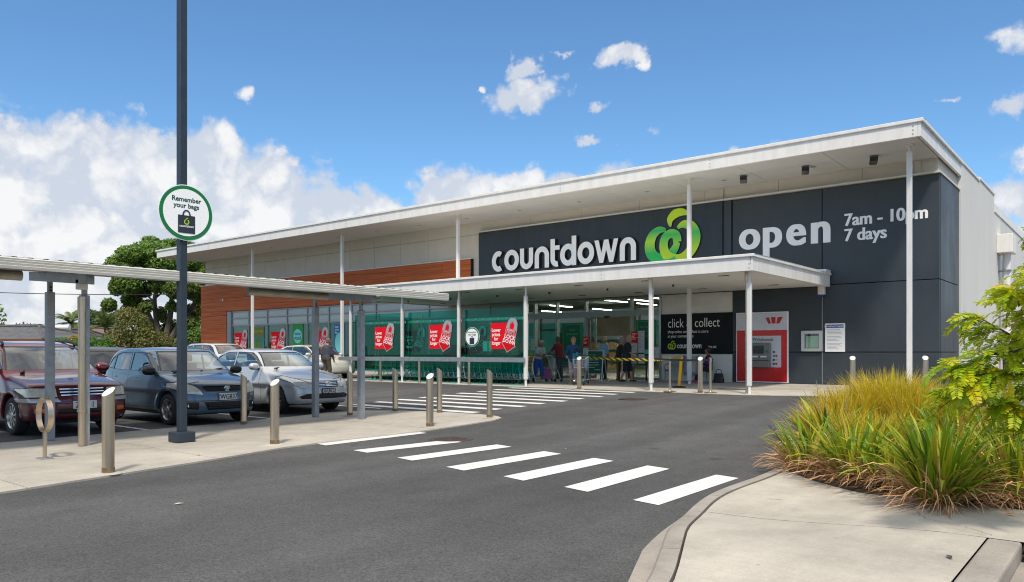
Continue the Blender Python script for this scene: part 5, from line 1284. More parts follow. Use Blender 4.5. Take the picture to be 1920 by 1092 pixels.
# ================================================================== cars
def prof(pts, sm):
    pts = sorted(pts); xs = np.array([p[0] for p in pts]); zs = np.array([p[1] for p in pts])
    g = np.linspace(xs[0] - .3, xs[-1] + .3, 400); v = np.interp(g, xs, zs); st = g[1] - g[0]
    k = np.exp(-.5 * (np.arange(-60, 61) * st / sm) ** 2); k /= k.sum()
    v = np.convolve(np.pad(v, 60, 'edge'), k, 'valid')
    return lambda x: np.interp(x, g, v)
def cut_region(bm, lay, idx, axis, poly, cond, only=0):
    u, v = {'y': (0, 2), 'x': (1, 2), 'z': (0, 1)}[axis]
    n = len(poly); area = sum(poly[i][0] * poly[(i + 1) % n][1] - poly[(i + 1) % n][0] * poly[i][1] for i in range(n))
    if area < 0: poly = poly[::-1]
    pad = .05
    u0, u1, v0, v1 = min(p[0] for p in poly) - pad, max(p[0] for p in poly) + pad, min(p[1] for p in poly) - pad, max(p[1] for p in poly) + pad
    sel = []
    for f in bm.faces:
        if f[lay] != only: continue
        c = f.calc_center_median()
        if u0 < c[u] < u1 and v0 < c[v] < v1 and cond(c, f.normal): sel.append(f)
    for i in range(n):
        a, b = poly[i], poly[(i + 1) % n]
        no = [0, 0, 0]; no[u] = b[1] - a[1]; no[v] = -(b[0] - a[0]); co = [0, 0, 0]; co[u] = a[0]; co[v] = a[1]
        geom = list({x for f in sel for x in (*f.verts, *f.edges)}) + sel
        r = bmesh.ops.bisect_plane(bm, geom=geom, dist=1e-5, plane_co=co, plane_no=no)
        sel = [x for x in r['geom'] if isinstance(x, bmesh.types.BMFace)]
    k = 0
    for f in sel:
        c = f.calc_center_median(); ok = True
        for i in range(n):
            a, b = poly[i], poly[(i + 1) % n]
            if (b[0] - a[0]) * (c[v] - a[1]) - (b[1] - a[1]) * (c[u] - a[0]) < -1e-6: ok = False; break
        if ok and f[lay] == only: f[lay] = idx; k += 1
    return k
def sh_poly(p, d):
    """grow a polygon from its middle by about d"""
    cx = sum(q[0] for q in p) / len(p); cz = sum(q[1] for q in p) / len(p)
    o = []
    for x, z in p:
        l = math.hypot(x - cx, z - cz); o.append((x + (x - cx) / l * d, z + (z - cz) / l * d))
    return o
M['glass_car'] = glassmat('car_glass', (.72, .82, .79), 2.6)
M['glass_dark'] = glassmat('car_glass_dark', (.10, .13, .14), 2.6)
M['car_black'] = mat('car_black_trim', (.012, .012, .013), .5)
M['car_inside'] = mat('car_upholstery', (.30, .28, .25), .9, var=.1)
M['car_seat'] = mat('car_seat', (.22, .20, .18), .9, var=.1)
M['lamp_lens'] = mat('headlamp', (.78, .78, .74), .14, .25, var=.22, scale=16, coat=1)
M['lamp_old'] = mat('headlamp_aged', (.72, .69, .58), .22, .1, var=.2, scale=14, coat=1)
M['tail_red'] = mat('tail_red', (.55, .012, .012), .12, coat=1)
M['amber'] = mat('amber_lens', (.75, .14, .01), .15, coat=1)
M['plate_w'] = mat('plate_white', (.72, .72, .70), .4); M['plate_k'] = mat('plate_black', (.012, .012, .012), .4)
M['rim'] = mat('alloy_rim', (.50, .50, .50), .28, .85)
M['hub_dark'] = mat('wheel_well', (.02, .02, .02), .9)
def paint(name, c, flake=.0): 
    m = mat(name, c, .32, .35 if flake else .1, coat=1.0, spec=.5); return m
def wheel_meshes(r, w, spokes, style):
    ty = MB().lathe([(r * .62, -w / 2 + .012), (r * .70, -w / 2), (r * .90, -w / 2 + .002), (r * .97, -w / 2 + .02), (r, -w / 2 + .05), (r, w / 2 - .05), (r * .97, w / 2 - .02), (r * .9, w / 2 - .002), (r * .70, w / 2), (r * .62, w / 2 - .012)], 40, (0, 0, 0), 'y')
    rm = MB().lathe([(r * .64, w / 2 - .02), (r * .67, w / 2 - .006), (r * .64, w / 2 - .004), (r * .58, w / 2 - .03), (r * .57, 0), (r * .57, -w / 2)], 40, (0, 0, 0), 'y')
    for i in range(spokes):
        a = 2 * math.pi * i / spokes; ca, sa = math.cos(a), math.sin(a)
        def q(rr, tt, yy): return (rr * ca - tt * sa, yy, rr * sa + tt * ca)
        w0, w1 = (.055, .085) if style == 0 else (.030, .045)
        y0, y1 = w / 2 - .015, w / 2 - .05
        v = [q(.03, -w0 / 2, y0), q(.03, w0 / 2, y0), q(r * .62, w1 / 2, y0 - .006), q(r * .62, -w1 / 2, y0 - .006), q(.03, -w0 / 2, y1), q(.03, w0 / 2, y1), q(r * .62, w1 / 2, y1), q(r * .62, -w1 / 2, y1)]
        rm.add(v, [(0, 3, 2, 1), (4, 5, 6, 7), (0, 1, 5, 4), (1, 2, 6, 5), (2, 3, 7, 6), (3, 0, 4, 7)])
    rm.lathe([(.001, w / 2 - .004), (.05, w / 2 - .006), (.062, w / 2 - .02), (.06, w / 2 - .06)], 20, (0, 0, 0), 'y')
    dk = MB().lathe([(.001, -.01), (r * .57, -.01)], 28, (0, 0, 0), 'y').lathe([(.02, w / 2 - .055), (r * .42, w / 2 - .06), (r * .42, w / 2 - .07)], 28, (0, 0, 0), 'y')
    return ty, rm, dk
def car(name, label, loc, rz, S):
    t = thing(name, label, 'car', loc, rz)
    L, W, H = S['L'], S['W'], S['H']; hw = W / 2; xn = L / 2
    hood = prof(S['hood'], S.get('hs', .06)); roof = prof(S['roof'], S.get('rs', .07))
    plan = prof(S['plan'], .10); nose = prof([(z, x) for z, x in S['nose']], .04); tail = prof([(z, x) for z, x in S['tail']], .05)
    tumble = S.get('tumble', .24); belt = S['belt']; wr = S['wr']; xa, xb = S['axles']; arch = wr + S.get('gap', .055); cc_, rc_ = S.get('ncurve', .28), S.get('rcurve', .16)
    line = S.get('line', .62)
    def body(X, Y, Z):
        ay = np.abs(Y)
        pw_ = plan(X)
        sect = hw * pw_ - .10 * np.clip((Z - .62) / .42, 0, 2) ** 2 * .6 - .10 * np.clip((.42 - Z) / .25, 0, 1.5) ** 2 - .012 * (1 / (1 + np.exp((Z - line) / .012)))
        for xw in (xa, xb):
            d_ = np.sqrt((X - xw) ** 2 + (Z - wr) ** 2); sect = sect + .022 * np.exp(-((d_ - arch - .02) / .045) ** 2)
        side = ay - sect
        xc = X + cc_ * .45 * (ay / hw) ** 2 * np.clip(X / xn + .3, 0, 1)
        top = (Z - (hood(xc) - .035 * (ay / hw) ** 2 - .10 * np.clip(ay / hw - .72, 0, 1) ** 1.5)) * .92
        fr_ = X - (xn - nose(Z) - cc_ * (ay / hw) ** 2.4)
        rr_ = -X - (xn - tail(Z) - rc_ * (ay / hw) ** 2.6)
        bt = (S.get('zb', .19) + .05 * np.clip((np.abs(X) - xn + .5) / .5, 0, 1)) - Z
        b = smax(smax(smax(smax(side, top, S.get('sk', .07)), fr_, .07), rr_, .08), bt, .05)
        cx_ = X + S.get('wcurve', .16) * (ay / hw) ** 2 * np.clip((X + .2) / .5, 0, 1) - S.get('bcurve', .12) * (ay / hw) ** 2 * np.clip((-X - .6) / .6, 0, 1)
        gs = (ay - (hw * S.get('gw', .93) * (.35 + .65 * np.minimum(1, pw_ * 1.0)) - (Z - belt) * tumble)) * .97
        rt = (Z - (roof(cx_) - .045 * (ay / hw) ** 2)) * .85
        c = smax(smax(gs, rt, .075), belt - .35 - Z, .05)
        b = smin(b, c, .035)
        for xw in (xa, xb):
            d_ = arch - np.sqrt((X - xw) ** 2 + (Z - wr) ** 2); b = np.maximum(b, np.minimum(d_, ay - (hw - .34)))
        return b
    P, F = surface(body, (-xn - .1, -hw - .12, .06), (xn + .1, hw + .12, H + .1), S.get('res', .036), 4)
    me = np_mesh('car_body', P, F, True)
    bm = bmesh.new(); bm.from_mesh(me); bm.normal_update(); lay = bm.faces.layers.int.new('region')
    names = [('body', S['paint'], 0)]
    def region(nm, m, axis, poly, cond, off=.0, mirror=True, ring=0.0):
        polys = [poly] if not mirror else ([poly, [(-a, b) for a, b in poly]] if axis == 'x' else [poly])
        sides = (1, -1) if (axis == 'y' and mirror) else (0,)
        for pl in polys:
            for s_ in sides:
                cd = (lambda c, n, s_=s_: c.y * s_ > 0 and cond(c, n)) if s_ else cond
                if ring:
                    names.append(('trim', 'car_black', .0)); cut_region(bm, lay, len(names) - 1, axis, sh_poly(pl, ring), cd)
                    r_ = len(names) - 1
                    names.append((nm, m, off)); cut_region(bm, lay, len(names) - 1, axis, pl, cd, only=r_)
                else:
                    names.append((nm, m, off)); cut_region(bm, lay, len(names) - 1, axis, pl, cd)
    for rg in S['regions']: region(*rg)
    bm.normal_update()
    groups = {}
    for f in bm.faces: groups.setdefault(f[lay], []).append(f)
    for gi, fs in groups.items():
        nm, m, off = names[gi]
        idx = {}; vs = []; fc = []
        for f in fs:
            q = []
            for v_ in f.verts:
                if v_ not in idx: idx[v_] = len(vs); vs.append(v_.co - v_.normal * off)
                q.append(idx[v_])
            fc.append(q)
        mm = bpy.data.meshes.new(nm); mm.from_pydata([tuple(v_) for v_ in vs], [], fc)
        mm.polygons.foreach_set('use_smooth', np.ones(len(fc), bool)); mm.update()
        # keep the whole body's shading across the cuts
        nn = [None] * len(vs)
        for v_, i_ in idx.items(): nn[i_] = tuple(v_.normal)
        mm.normals_split_custom_set_from_vertices(nn)
        link(nm, mm, t, m)
    bm.free(); bpy.data.meshes.remove(me)
    # floor pan, wheel wells and cabin
    obj('underbody', MB().box((-xn + .25, -hw + .36, .20), (xn - .3, hw - .36, belt - .22)).box((xb - arch - .05, -hw + .14, .45), (xb + arch + .05, hw - .14, .70)).box((xa - arch - .05, -hw + .14, .45), (xa + arch + .05, hw - .14, .70)), 'hub_dark', t, local=True)
    cab = MB().box((xa - .55, -hw + .16, belt - .22), (xa - .95 + .12, hw - .16, belt - .02))
    obj('dashboard', cab, 'car_black', t, local=True, bevel=.05)
    sx_ = S.get('seat_x', .0)
    for k, (x, y) in enumerate(((sx_, -.36), (sx_, .36), (sx_ - .95, -.36), (sx_ - .95, .36))):
        s_ = obj('seat', MB().box((x - .22, y - .24, belt - .42), (x + .28, y + .24, belt - .30)).prism([(x - .24, belt - .35), (x - .10, belt - .35), (x - .24, belt + .18), (x - .34, belt + .18)], y - .23, y + .23, 'xz').prism([(x - .27, belt + .21), (x - .19, belt + .21), (x - .23, belt + .38), (x - .30, belt + .38)], y - .12, y + .12, 'xz'), 'car_seat', t, local=True, bevel=.03)
    obj('steering_wheel', MB().tube([(sx_ + .42 + .06 * math.sin(R(a)) , -.36 + .18 * math.cos(R(a)), belt + .02 + .17 * math.sin(R(a))) for a in range(0, 360, 20)], .014, 6, closed=True), 'car_black', t, local=True, smooth=True)
    # wheels
    ty, rm, dk = wheel_meshes(wr, .20, S.get('spokes', 5), S.get('style', 0))
    for x in (xa, xb):
        for s_ in (-1, 1):
            w_ = obj('wheel', ty, 'rubber', t, local=True, smooth=True); w_.location = (x, s_ * (hw - .135), wr); w_.rotation_euler = (0, random.uniform(0, 6), 0 if s_ > 0 else math.pi)
            obj('rim', rm, 'rim', w_, local=True, smooth=True); obj('brake_shadow', dk, 'hub_dark', w_, local=True)
    # mirrors, wipers, handles, plate
    for s_ in (-1, 1):
        mx2, mz2 = S['mirror']
        def fm(X, Y, Z): return (np.sqrt(((X - mx2) / .085) ** 2 + ((np.abs(Y - s_ * (hw + .075))) / .125) ** 3.0 + ((Z - mz2) / .085) ** 2) - 1) * .08
        P2, F2 = surface(fm, (mx2 - .2, s_ * (hw + .075) - .2, mz2 - .2), (mx2 + .2, s_ * (hw + .075) + .2, mz2 + .2), .025, 3)
        mo = link('door_mirror', np_mesh('mirror', P2, F2, True), t, S.get('mirror_m', S['paint']))
        obj('stalk', MB().box((mx2 - .04, s_ * (hw - .10), mz2 - .08), (mx2 + .04, s_ * (hw + .02), mz2 - .03)), 'car_black', mo, local=True)
        for hx in S.get('handles', ()):
            yy = S.get('hy', hw - .045)
            obj('door_handle', MB().tube(smooth_path([(hx - .09, s_ * (yy - .02), S['hz']), (hx - .07, s_ * (yy + .022), S['hz']), (hx + .07, s_ * (yy + .022), S['hz']), (hx + .09, s_ * (yy - .02), S['hz'])], 4), .014, 6), S.get('handle_m', S['paint']), t, local=True, smooth=True)
    if 'wiper' in S:
        x0, z0, x1, z1 = S['wiper']
        for y0, y1 in ((-.05, .55), (-.58, .0)): obj('wiper', MB().tube([(x0 + .02 - .13 * (y0 / hw) ** 2, y0, z0), (x1 - .13 * (y1 / hw) ** 2, y1, z1)], .012, 5).tube([(x0 + .04, y0 - .0, z0 - .02), (x0 + .02, y0 + .06, z0 + .01)], .02, 5), 'car_black', t, local=True)
    if 'plate' in S:
        tx, dark, px, pz = S['plate']
        pl = obj('number_plate', MB().box((px - .012, -.19, pz - .066), (px, .19, pz + .066)), 'plate_k' if dark else 'plate_w', t, local=True, bevel=.006)
        o = text('lettering', tx, .135, 'plate_w' if dark else 'plate_k', pl, (px + .002, 0, pz - .047), .002, bold=.008, align='CENTER', sx=.80, local=True); o.rotation_euler = (0, 0, R(90))
    return t
always = lambda c, n: True
frontside = lambda x: (lambda c, n: c.x > x)
def sidecond(zlo=.2): return lambda c, n: abs(n.y) > .35
def win(p): return ('side_window', 'glass_car', 'y', p, sidecond(), .006, True, .022)
def gap(x0, z0, x1, z1, w=.012):
    dx, dz = x1 - x0, z1 - z0; l = math.hypot(dx, dz); nx, nz = -dz / l * w / 2, dx / l * w / 2
    return ('shut_line', 'car_black', 'y', [(x0 + nx, z0 + nz), (x1 + nx, z1 + nz), (x1 - nx, z1 - nz), (x0 - nx, z0 - nz)], sidecond(), .0, True, 0.0)
def fgap(y0, z0, y1, z1, xmin, w=.012):
    dx, dz = y1 - y0, z1 - z0; l = math.hypot(dx, dz); nx, nz = -dz / l * w / 2, dx / l * w / 2
    return ('shut_line', 'car_black', 'x', [(y0 + nx, z0 + nz), (y1 + nx, z1 + nz), (y1 - nx, z1 - nz), (y0 - nx, z0 - nz)], frontside(xmin), .0, True, 0.0)
def wscreen(zb, zt, yb, yt, xlo): return ('windscreen', 'glass_car', 'x', [(-yb, zb), (yb, zb), (yt, zt), (-yt, zt)], lambda c, n: c.x > xlo and n.x > .15, .006, False, .03)
def rscreen(zb, zt, yb, yt, xhi, m='glass_dark'): return ('rear_window', m, 'x', [(-yb, zb), (yb, zb), (yt, zt), (-yt, zt)], lambda c, n: c.x < xhi and n.x < -.15, .006, False, .03)
# -- navy five-door hatchback
P_NAVY = paint('paint_navy', (.075, .130, .185), 1)
swift = dict(L=3.70, W=1.69, H=1.51, paint=P_NAVY, belt=.98, wr=.302, axles=(1.07, -1.31), tumble=.20, gw=.955, ncurve=.34, rcurve=.22, zb=.19, wcurve=.24, bcurve=.2, line=.66,
    hood=[(1.95, .55), (1.80, .72), (1.62, .83), (1.3, .91), (1.0, .965), (.7, .99), (-.6, 1.02), (-1.6, 1.04), (-1.95, 1.0)],
    roof=[(1.5, .60), (1.02, .93), (.38, 1.36), (.18, 1.445), (-.3, 1.50), (-.9, 1.495), (-1.42, 1.45), (-1.62, 1.33), (-1.82, .98), (-1.95, .75)],
    plan=[(1.95, .80), (1.5, .93), (.9, .98), (0, 1.0), (-.9, 1.0), (-1.5, .965), (-1.95, .86)],
    nose=[(.1, .16), (.22, .07), (.34, .01), (.5, 0), (.60, .025), (.68, .05), (.8, .12), (1.0, .2)], tail=[(.1, .14), (.3, .04), (.5, 0), (.75, .02), (.95, .06), (1.2, .12), (1.5, .2)],
    mirror=(.60, 1.03), mirror_m='car_black', handles=(-.12, -1.02), hz=.90, seat_x=-.15, wiper=(.86, 1.01, .78, 1.06), plate=('JWG837', False, 1.865, .545), spokes=5,
    regions=[('headlight', 'lamp_old', 'x', [(.44, .585), (.74, .62), (.86, .78), (.74, .83), (.56, .76), (.48, .68)], frontside(1.05), .004, True, .012),
             ('grille', 'car_black', 'x', [(-.38, .645), (.38, .645), (.44, .72), (.40, .745), (-.40, .745), (-.44, .72)], frontside(1.4), .012, False, 0.0),
             ('lower_grille', 'car_black', 'x', [(-.36, .30), (.36, .30), (.44, .44), (.40, .45), (-.40, .45), (-.44, .44)], frontside(1.3), .02, False, 0.0),
             ('lamp_recess', 'car_black', 'x', [(.52, .31), (.74, .33), (.80, .45), (.52, .45)], frontside(1.2), .02, True, 0.0),
             wscreen(1.035, 1.40, .70, .545, .1), rscreen(1.08, 1.38, .56, .50, -1.3),
             win([(.62, 1.03), (.30, 1.30), (.16, 1.365), (-.40, 1.385), (-.44, 1.03)]), win([(-.52, 1.03), (-.50, 1.385), (-.95, 1.37), (-1.16, 1.33), (-1.22, 1.05)]), win([(-1.28, 1.07), (-1.23, 1.31), (-1.36, 1.25), (-1.52, 1.09)]),
             ('sill', 'car_black', 'y', [(.66, .20), (.66, .275), (-.90, .275), (-.90, .20)], sidecond(), 0, True, 0.0),
             gap(.66, .30, .70, .98), gap(-.48, .30, -.48, 1.0), gap(-1.24, 1.0, -1.14, .66), gap(-1.14, .66, -.92, .48),
             ('tail_light', 'tail_red', 'y', [(-1.86, .72), (-1.58, .74), (-1.62, 1.06), (-1.80, 1.06)], lambda c, n: c.x < -1.5, .002, True, 0.0)])
swift['regions'] += [fgap(.0, .475, .82, .475, 1.2), fgap(.42, .83, .62, .80, 1.2)]
Yn = 8.36; c2 = car('parked_car', 'navy blue five-door hatchback parked behind the lamp post', (-16.29, 8.44, gz(Yn)), 0, swift); c2.scale = (1.06, 1.06, 1.06)
obj('emblem', MB().ribbon([(.045, .735), (-.02, .735), (-.05, .712), (.05, .688), (.02, .662), (-.045, .662)], .022, 1.80, 1.835, 'yz'), 'chrome', c2, local=True)
for s_ in (-1, 1): obj('fog_lamp', MB().lathe([(.001, 1.63), (.04, 1.625), (.045, 1.60)], 16, (0, s_ * .64, .385), 'x'), 'chrome', c2, local=True, smooth=True)
for z in (.335, .37, .405): obj('grille_bar', MB().box((1.79, -.38, z), (1.835, .38, z + .012)), 'car_black', c2, local=True)
# -- silver saloon
P_SIL = paint('paint_silver', (.55, .57, .59), 1)
sylphy = dict(L=4.61, W=1.695, H=1.51, paint=P_SIL, belt=.99, wr=.308, axles=(1.42, -1.28), tumble=.27, gw=.95, ncurve=.30, rcurve=.2, wcurve=.22, line=.63,
    hood=[(2.4, .58), (2.26, .70), (2.1, .79), (1.7, .90), (1.3, .98), (.9, 1.02), (-.6, 1.04), (-1.3, 1.07), (-1.9, 1.06), (-2.2, 1.02), (-2.4, .92)],
    roof=[(1.7, .60), (1.25, .95), (.55, 1.36), (.25, 1.465), (-.3, 1.505), (-.9, 1.48), (-1.25, 1.39), (-1.75, 1.10), (-2.0, .9)],
    plan=[(2.4, .80), (2.0, .92), (1.2, .98), (0, 1.0), (-1.0, 1.0), (-1.8, .95), (-2.4, .82)],
    nose=[(.1, .18), (.24, .06), (.36, .0), (.52, 0), (.62, .03), (.74, .07), (.85, .16), (1.0, .25)], tail=[(.1, .14), (.3, .04), (.5, 0), (.75, .02), (.95, .05), (1.2, .2)],
    mirror=(.70, 1.07), handles=(.0, -.98), hz=.92, seat_x=-.05, wiper=(1.05, 1.03, .98, 1.07), plate=('KBR285', True, 2.325, .515), spokes=9, style=1,
    regions=[('headlight', 'lamp_lens', 'x', [(.34, .60), (.62, .60), (.74, .66), (.82, .84), (.74, .865), (.58, .78), (.40, .68)], frontside(1.4), .004, True, .012),
             ('grille', 'car_black', 'x', [(-.29, .60), (.29, .60), (.36, .75), (-.36, .75)], frontside(1.8), .012, False, 0.0),
             ('lower_grille', 'car_black', 'x', [(-.62, .345), (.62, .345), (.68, .40), (.52, .46), (-.52, .46), (-.68, .40)], frontside(1.5), .02, False, 0.0),
             ('lower_lip', 'car_black', 'x', [(-.8, .16), (.8, .16), (.8, .225), (-.8, .225)], frontside(1.6), .0, False, 0.0),
             wscreen(1.075, 1.40, .70, .52, .2), rscreen(1.12, 1.40, .60, .50, -.9, 'glass_car'),
             win([(.78, 1.075), (.40, 1.32), (.22, 1.385), (-.30, 1.405), (-.34, 1.06)]), win([(-.42, 1.06), (-.40, 1.405), (-.80, 1.385), (-1.10, 1.30), (-1.42, 1.12), (-1.30, 1.07)]),
             gap(.80, .30, .84, 1.03), gap(-.38, .30, -.38, 1.05), gap(-1.30, 1.05, -1.12, .68), gap(-1.12, .68, -.90, .48), fgap(.30, .78, .60, .80, 1.4),
             ('tail_light', 'tail_red', 'y', [(-2.3, .78), (-2.0, .80), (-1.98, .98), (-2.25, .98)], lambda c, n: c.x < -1.9, .002, True, 0.0)])
Ys = 11.28; c3 = car('parked_car', 'silver saloon with black number plate parked nearest the store crossing', (-17.12, Ys, gz(Ys)), 0, sylphy); c3.scale = (1.02, 1.02, 1.02)
for i, z in enumerate((.63, .665, .70, .735)): obj('grille_bar', MB().tube([(2.278 - .013 * i - .30 * (abs(y) / .85) ** 2.4, y, z) for y in [-.33 + .066 * k for k in range(11)]], .009, 5), 'chrome', c3, local=True)
obj('emblem', MB().tube([(2.275, .055 * math.cos(R(a)), .685 + .04 * math.sin(R(a))) for a in range(0, 360, 24)], .011, 5, closed=True).box((2.262, -.07, .675), (2.286, .07, .695)), 'chrome', c3, local=True)
# -- maroon people carrier
P_MAR = paint('paint_maroon', (.12, .010, .020), 1)
char = dict(L=4.55, W=1.70, H=1.62, paint=P_MAR, belt=1.02, wr=.325, axles=(1.36, -1.36), tumble=.20, gw=.955, ncurve=.24, rcurve=.14, zb=.24, wcurve=.2, line=.60,
    hood=[(2.4, .70), (2.24, .84), (2.0, .90), (1.6, .97), (1.2, 1.03), (.9, 1.06), (-1.0, 1.06), (-2.0, 1.07), (-2.4, 1.03)],
    roof=[(1.7, .68), (1.25, 1.0), (.58, 1.44), (.30, 1.56), (-.2, 1.615), (-1.2, 1.61), (-1.9, 1.55), (-2.1, 1.40), (-2.25, 1.0), (-2.35, .8)],
    plan=[(2.4, .84), (2.0, .94), (1.2, .985), (0, 1.0), (-1.2, 1.0), (-1.9, .97), (-2.4, .88)],
    nose=[(.1, .2), (.28, .05), (.4, .0), (.56, .0), (.62, .015), (.70, .07), (.86, .12), (1.0, .25)], tail=[(.1, .14), (.3, .04), (.5, 0), (.9, .03), (1.2, .1), (1.6, .2)],
    mirror=(.72, 1.12), handles=(.05, -.95), hz=.93, seat_x=.0, wiper=(1.06, 1.06, .99, 1.10), plate=('ZY2  1', False, 2.285, .52), spokes=10, style=1,
    regions=[('headlight', 'lamp_old', 'x', [(.40, .66), (.80, .66), (.82, .79), (.74, .81), (.40, .80)], frontside(1.5), .004, True, .014),
             ('grille', 'car_black', 'x', [(-.34, .67), (.34, .67), (.36, .80), (-.36, .80)], frontside(1.8), .014, False, 0.0),
             ('lower_grille', 'car_black', 'x', [(-.40, .38), (.40, .38), (.40, .47), (-.40, .47)], frontside(1.6), .03, False, 0.0),
             ('bumper_strip', 'alu_light', 'x', [(.36, .575), (.9, .575), (.9, .635), (.40, .635)], frontside(1.2), -.012, True, 0.0),
             ('fog_lamp', 'amber', 'x', [(.56, .40), (.72, .40), (.72, .47), (.56, .47)], lambda c, n: c.x > 1.6 and n.x > .3, .004, True, .016),
             wscreen(1.095, 1.50, .73, .58, .2), rscreen(1.10, 1.48, .60, .52, -1.7),
             win([(.84, 1.10), (.50, 1.38), (.36, 1.47), (-.22, 1.51), (-.24, 1.09)]), win([(-.33, 1.09), (-.32, 1.51), (-1.10, 1.505), (-1.16, 1.09)]), win([(-1.25, 1.09), (-1.20, 1.50), (-1.80, 1.46), (-1.95, 1.11)]),
             gap(.80, .34, .84, 1.06), gap(-.28, .34, -.28, 1.08), gap(-1.20, 1.08, -1.10, .60), fgap(-.02, .55, .86, .545, 1.3)])
Ym = 5.78; c1 = car('parked_car', 'maroon people carrier with roof rails parked at the left edge', (-16.89, Ym, 0), 0, char); c1.scale = (1.05, 1.05, 1.05)
for i, z in enumerate((.685, .735, .785)): obj('grille_bar', MB().tube([(2.20 - .24 * (abs(y) / .85) ** 2.4 - .02 * i, y, z) for y in [-.35 + .07 * k for k in range(11)]], .013, 5), 'chrome', c1, local=True)
obj('emblem', MB().tube([(2.20, .05 * math.cos(R(a)), .74 + .05 * math.sin(R(a))) for a in (30, 150, 270)], .016, 5, closed=True), 'chrome', c1, local=True)
for s_ in (-1, 1): obj('roof_rail', MB().tube(smooth_path([(.25, s_ * .60, 1.50), (.1, s_ * .60, 1.60), (-1.7, s_ * .60, 1.62), (-1.85, s_ * .60, 1.50)], 6), .022, 8), 'car_black', c1, local=True, smooth=True)
# -- white hatchback by the store
P_WH = paint('paint_pearl', (.62, .61, .54))
civic = dict(L=4.25, W=1.70, H=1.50, paint=P_WH, belt=.98, wr=.31, axles=(1.30, -1.32), tumble=.22, gw=.955, ncurve=.3, rcurve=.2, res=.045,
    hood=[(2.2, .60), (2.0, .80), (1.6, .90), (1.2, .98), (.9, 1.0), (-1.9, 1.05), (-2.2, 1.0)],
    roof=[(1.65, .6), (1.3, .9), (.40, 1.38), (.1, 1.47), (-.4, 1.50), (-1.3, 1.46), (-1.7, 1.36), (-2.0, 1.02), (-2.2, .8)],
    plan=[(2.2, .82), (1.8, .93), (1.0, .98), (0, 1.0), (-1.0, 1.0), (-1.8, .95), (-2.2, .85)],
    nose=[(.1, .16), (.3, .02), (.5, 0), (.7, .06), (1.0, .25)], tail=[(.1, .14), (.3, .04), (.5, 0), (.95, .04), (1.5, .25)],
    mirror=(.68, 1.05), handles=(-.15,), hz=.88, spokes=7, style=1,
    regions=[wscreen(1.04, 1.40, .70, .54, .1), rscreen(1.08, 1.40, .60, .50, -1.4), win([(.80, 1.03), (.35, 1.33), (.1, 1.395), (-.60, 1.40), (-.62, 1.03)]), win([(-.70, 1.03), (-.68, 1.40), (-1.1, 1.37), (-1.38, 1.28), (-1.42, 1.12), (-1.25, 1.04)]),
             ('tail_light', 'tail_red', 'y', [(-2.05, 1.0), (-1.70, 1.0), (-1.60, 1.25), (-1.78, 1.40), (-1.9, 1.2)], lambda c, n: c.x < -1.45, .0, True, 0.0),
             ('sill', 'car_black', 'y', [(.9, .20), (.9, .26), (-.9, .26), (-.9, .20)], sidecond(), 0, True, 0.0),
             gap(.72, .3, .76, 1.0), gap(-.66, .3, -.66, 1.0), ('headlight', 'lamp_lens', 'x', [(.45, .62), (.78, .64), (.82, .80), (.5, .74)], frontside(1.2), .004, True, .012)])
car('parked_car', 'white three-door hatchback stopped beside the shop windows', (-29.0, 21.4, gz(21.4)), R(2), civic)
# -- pale estate behind the saloon
P_EST = paint('paint_estate', (.50, .50, .47))
est = dict(civic, L=4.4, H=1.68, W=1.75, paint=P_EST, hood=[(2.3, .7), (2.1, .92), (1.2, 1.06), (-2.0, 1.10), (-2.3, 1.0)], belt=1.08, roof=[(1.6, .7), (1.25, 1.0), (.5, 1.50), (.2, 1.60), (-.4, 1.64), (-1.7, 1.62), (-1.95, 1.52), (-2.15, 1.1), (-2.3, .9)], mirror=(.7, 1.15),
    regions=[wscreen(1.14, 1.52, .70, .56, .1), rscreen(1.16, 1.54, .64, .56, -1.6, 'glass_car'), win([(.78, 1.12), (.42, 1.42), (.2, 1.50), (-.35, 1.53), (-.35, 1.12)]), win([(-.43, 1.12), (-.43, 1.53), (-1.15, 1.52), (-1.15, 1.12)]), win([(-1.24, 1.12), (-1.24, 1.51), (-1.72, 1.48), (-1.85, 1.14)]),
             ('tail_light', 'tail_red', 'y', [(-2.3, .85), (-2.05, .85), (-2.0, 1.15), (-2.2, 1.15)], lambda c, n: c.x < -1.9, 0, True, 0.0)])
ce = car('parked_car', 'pale estate car with rear spoiler half hidden behind the silver saloon', (-32.0, 18.6, gz(18.6)), 0, est)
obj('spoiler', MB().prism([(-2.35, 1.60), (-1.80, 1.60), (-1.80, 1.66), (-2.38, 1.65)], -.62, .62, 'xz'), 'car_black', ce, local=True, bevel=.015)
# -- dark car with red lamp in the second row
P_DK = paint('paint_black', (.012, .014, .018))
dk_ = dict(est, paint=P_DK, H=1.6, res=.05)
cd_ = car('parked_car', 'black car with red tail lamp glimpsed between the maroon and navy cars', (-24.35, 9.6, 0), 0, dict(dk_, L=4.3, regions=[rscreen(1.16, 1.50, .64, .56, -1.6), wscreen(1.14, 1.52, .70, .56, .1), win([(.78, 1.12), (.42, 1.42), (.2, 1.50), (-.35, 1.53), (-.35, 1.12)]), win([(-.43, 1.12), (-.43, 1.53), (-1.15, 1.52), (-1.15, 1.12)])]))
cd_.rotation_euler = (0, 0, math.pi)
for s_ in (-1, 1):
    def fl(X, Y, Z): return (np.sqrt(((X + 2.02) / .18) ** 2 + ((Y - s_ * .70) / .14) ** 2 + ((Z - 1.0) / .16) ** 2) - 1) * .12
    P2, F2 = surface(fl, (-2.3, s_ * .7 - .2, .75), (-1.75, s_ * .7 + .2, 1.25), .035, 3); link('tail_light', np_mesh('tail_light', P2, F2, True), cd_, 'tail_red')
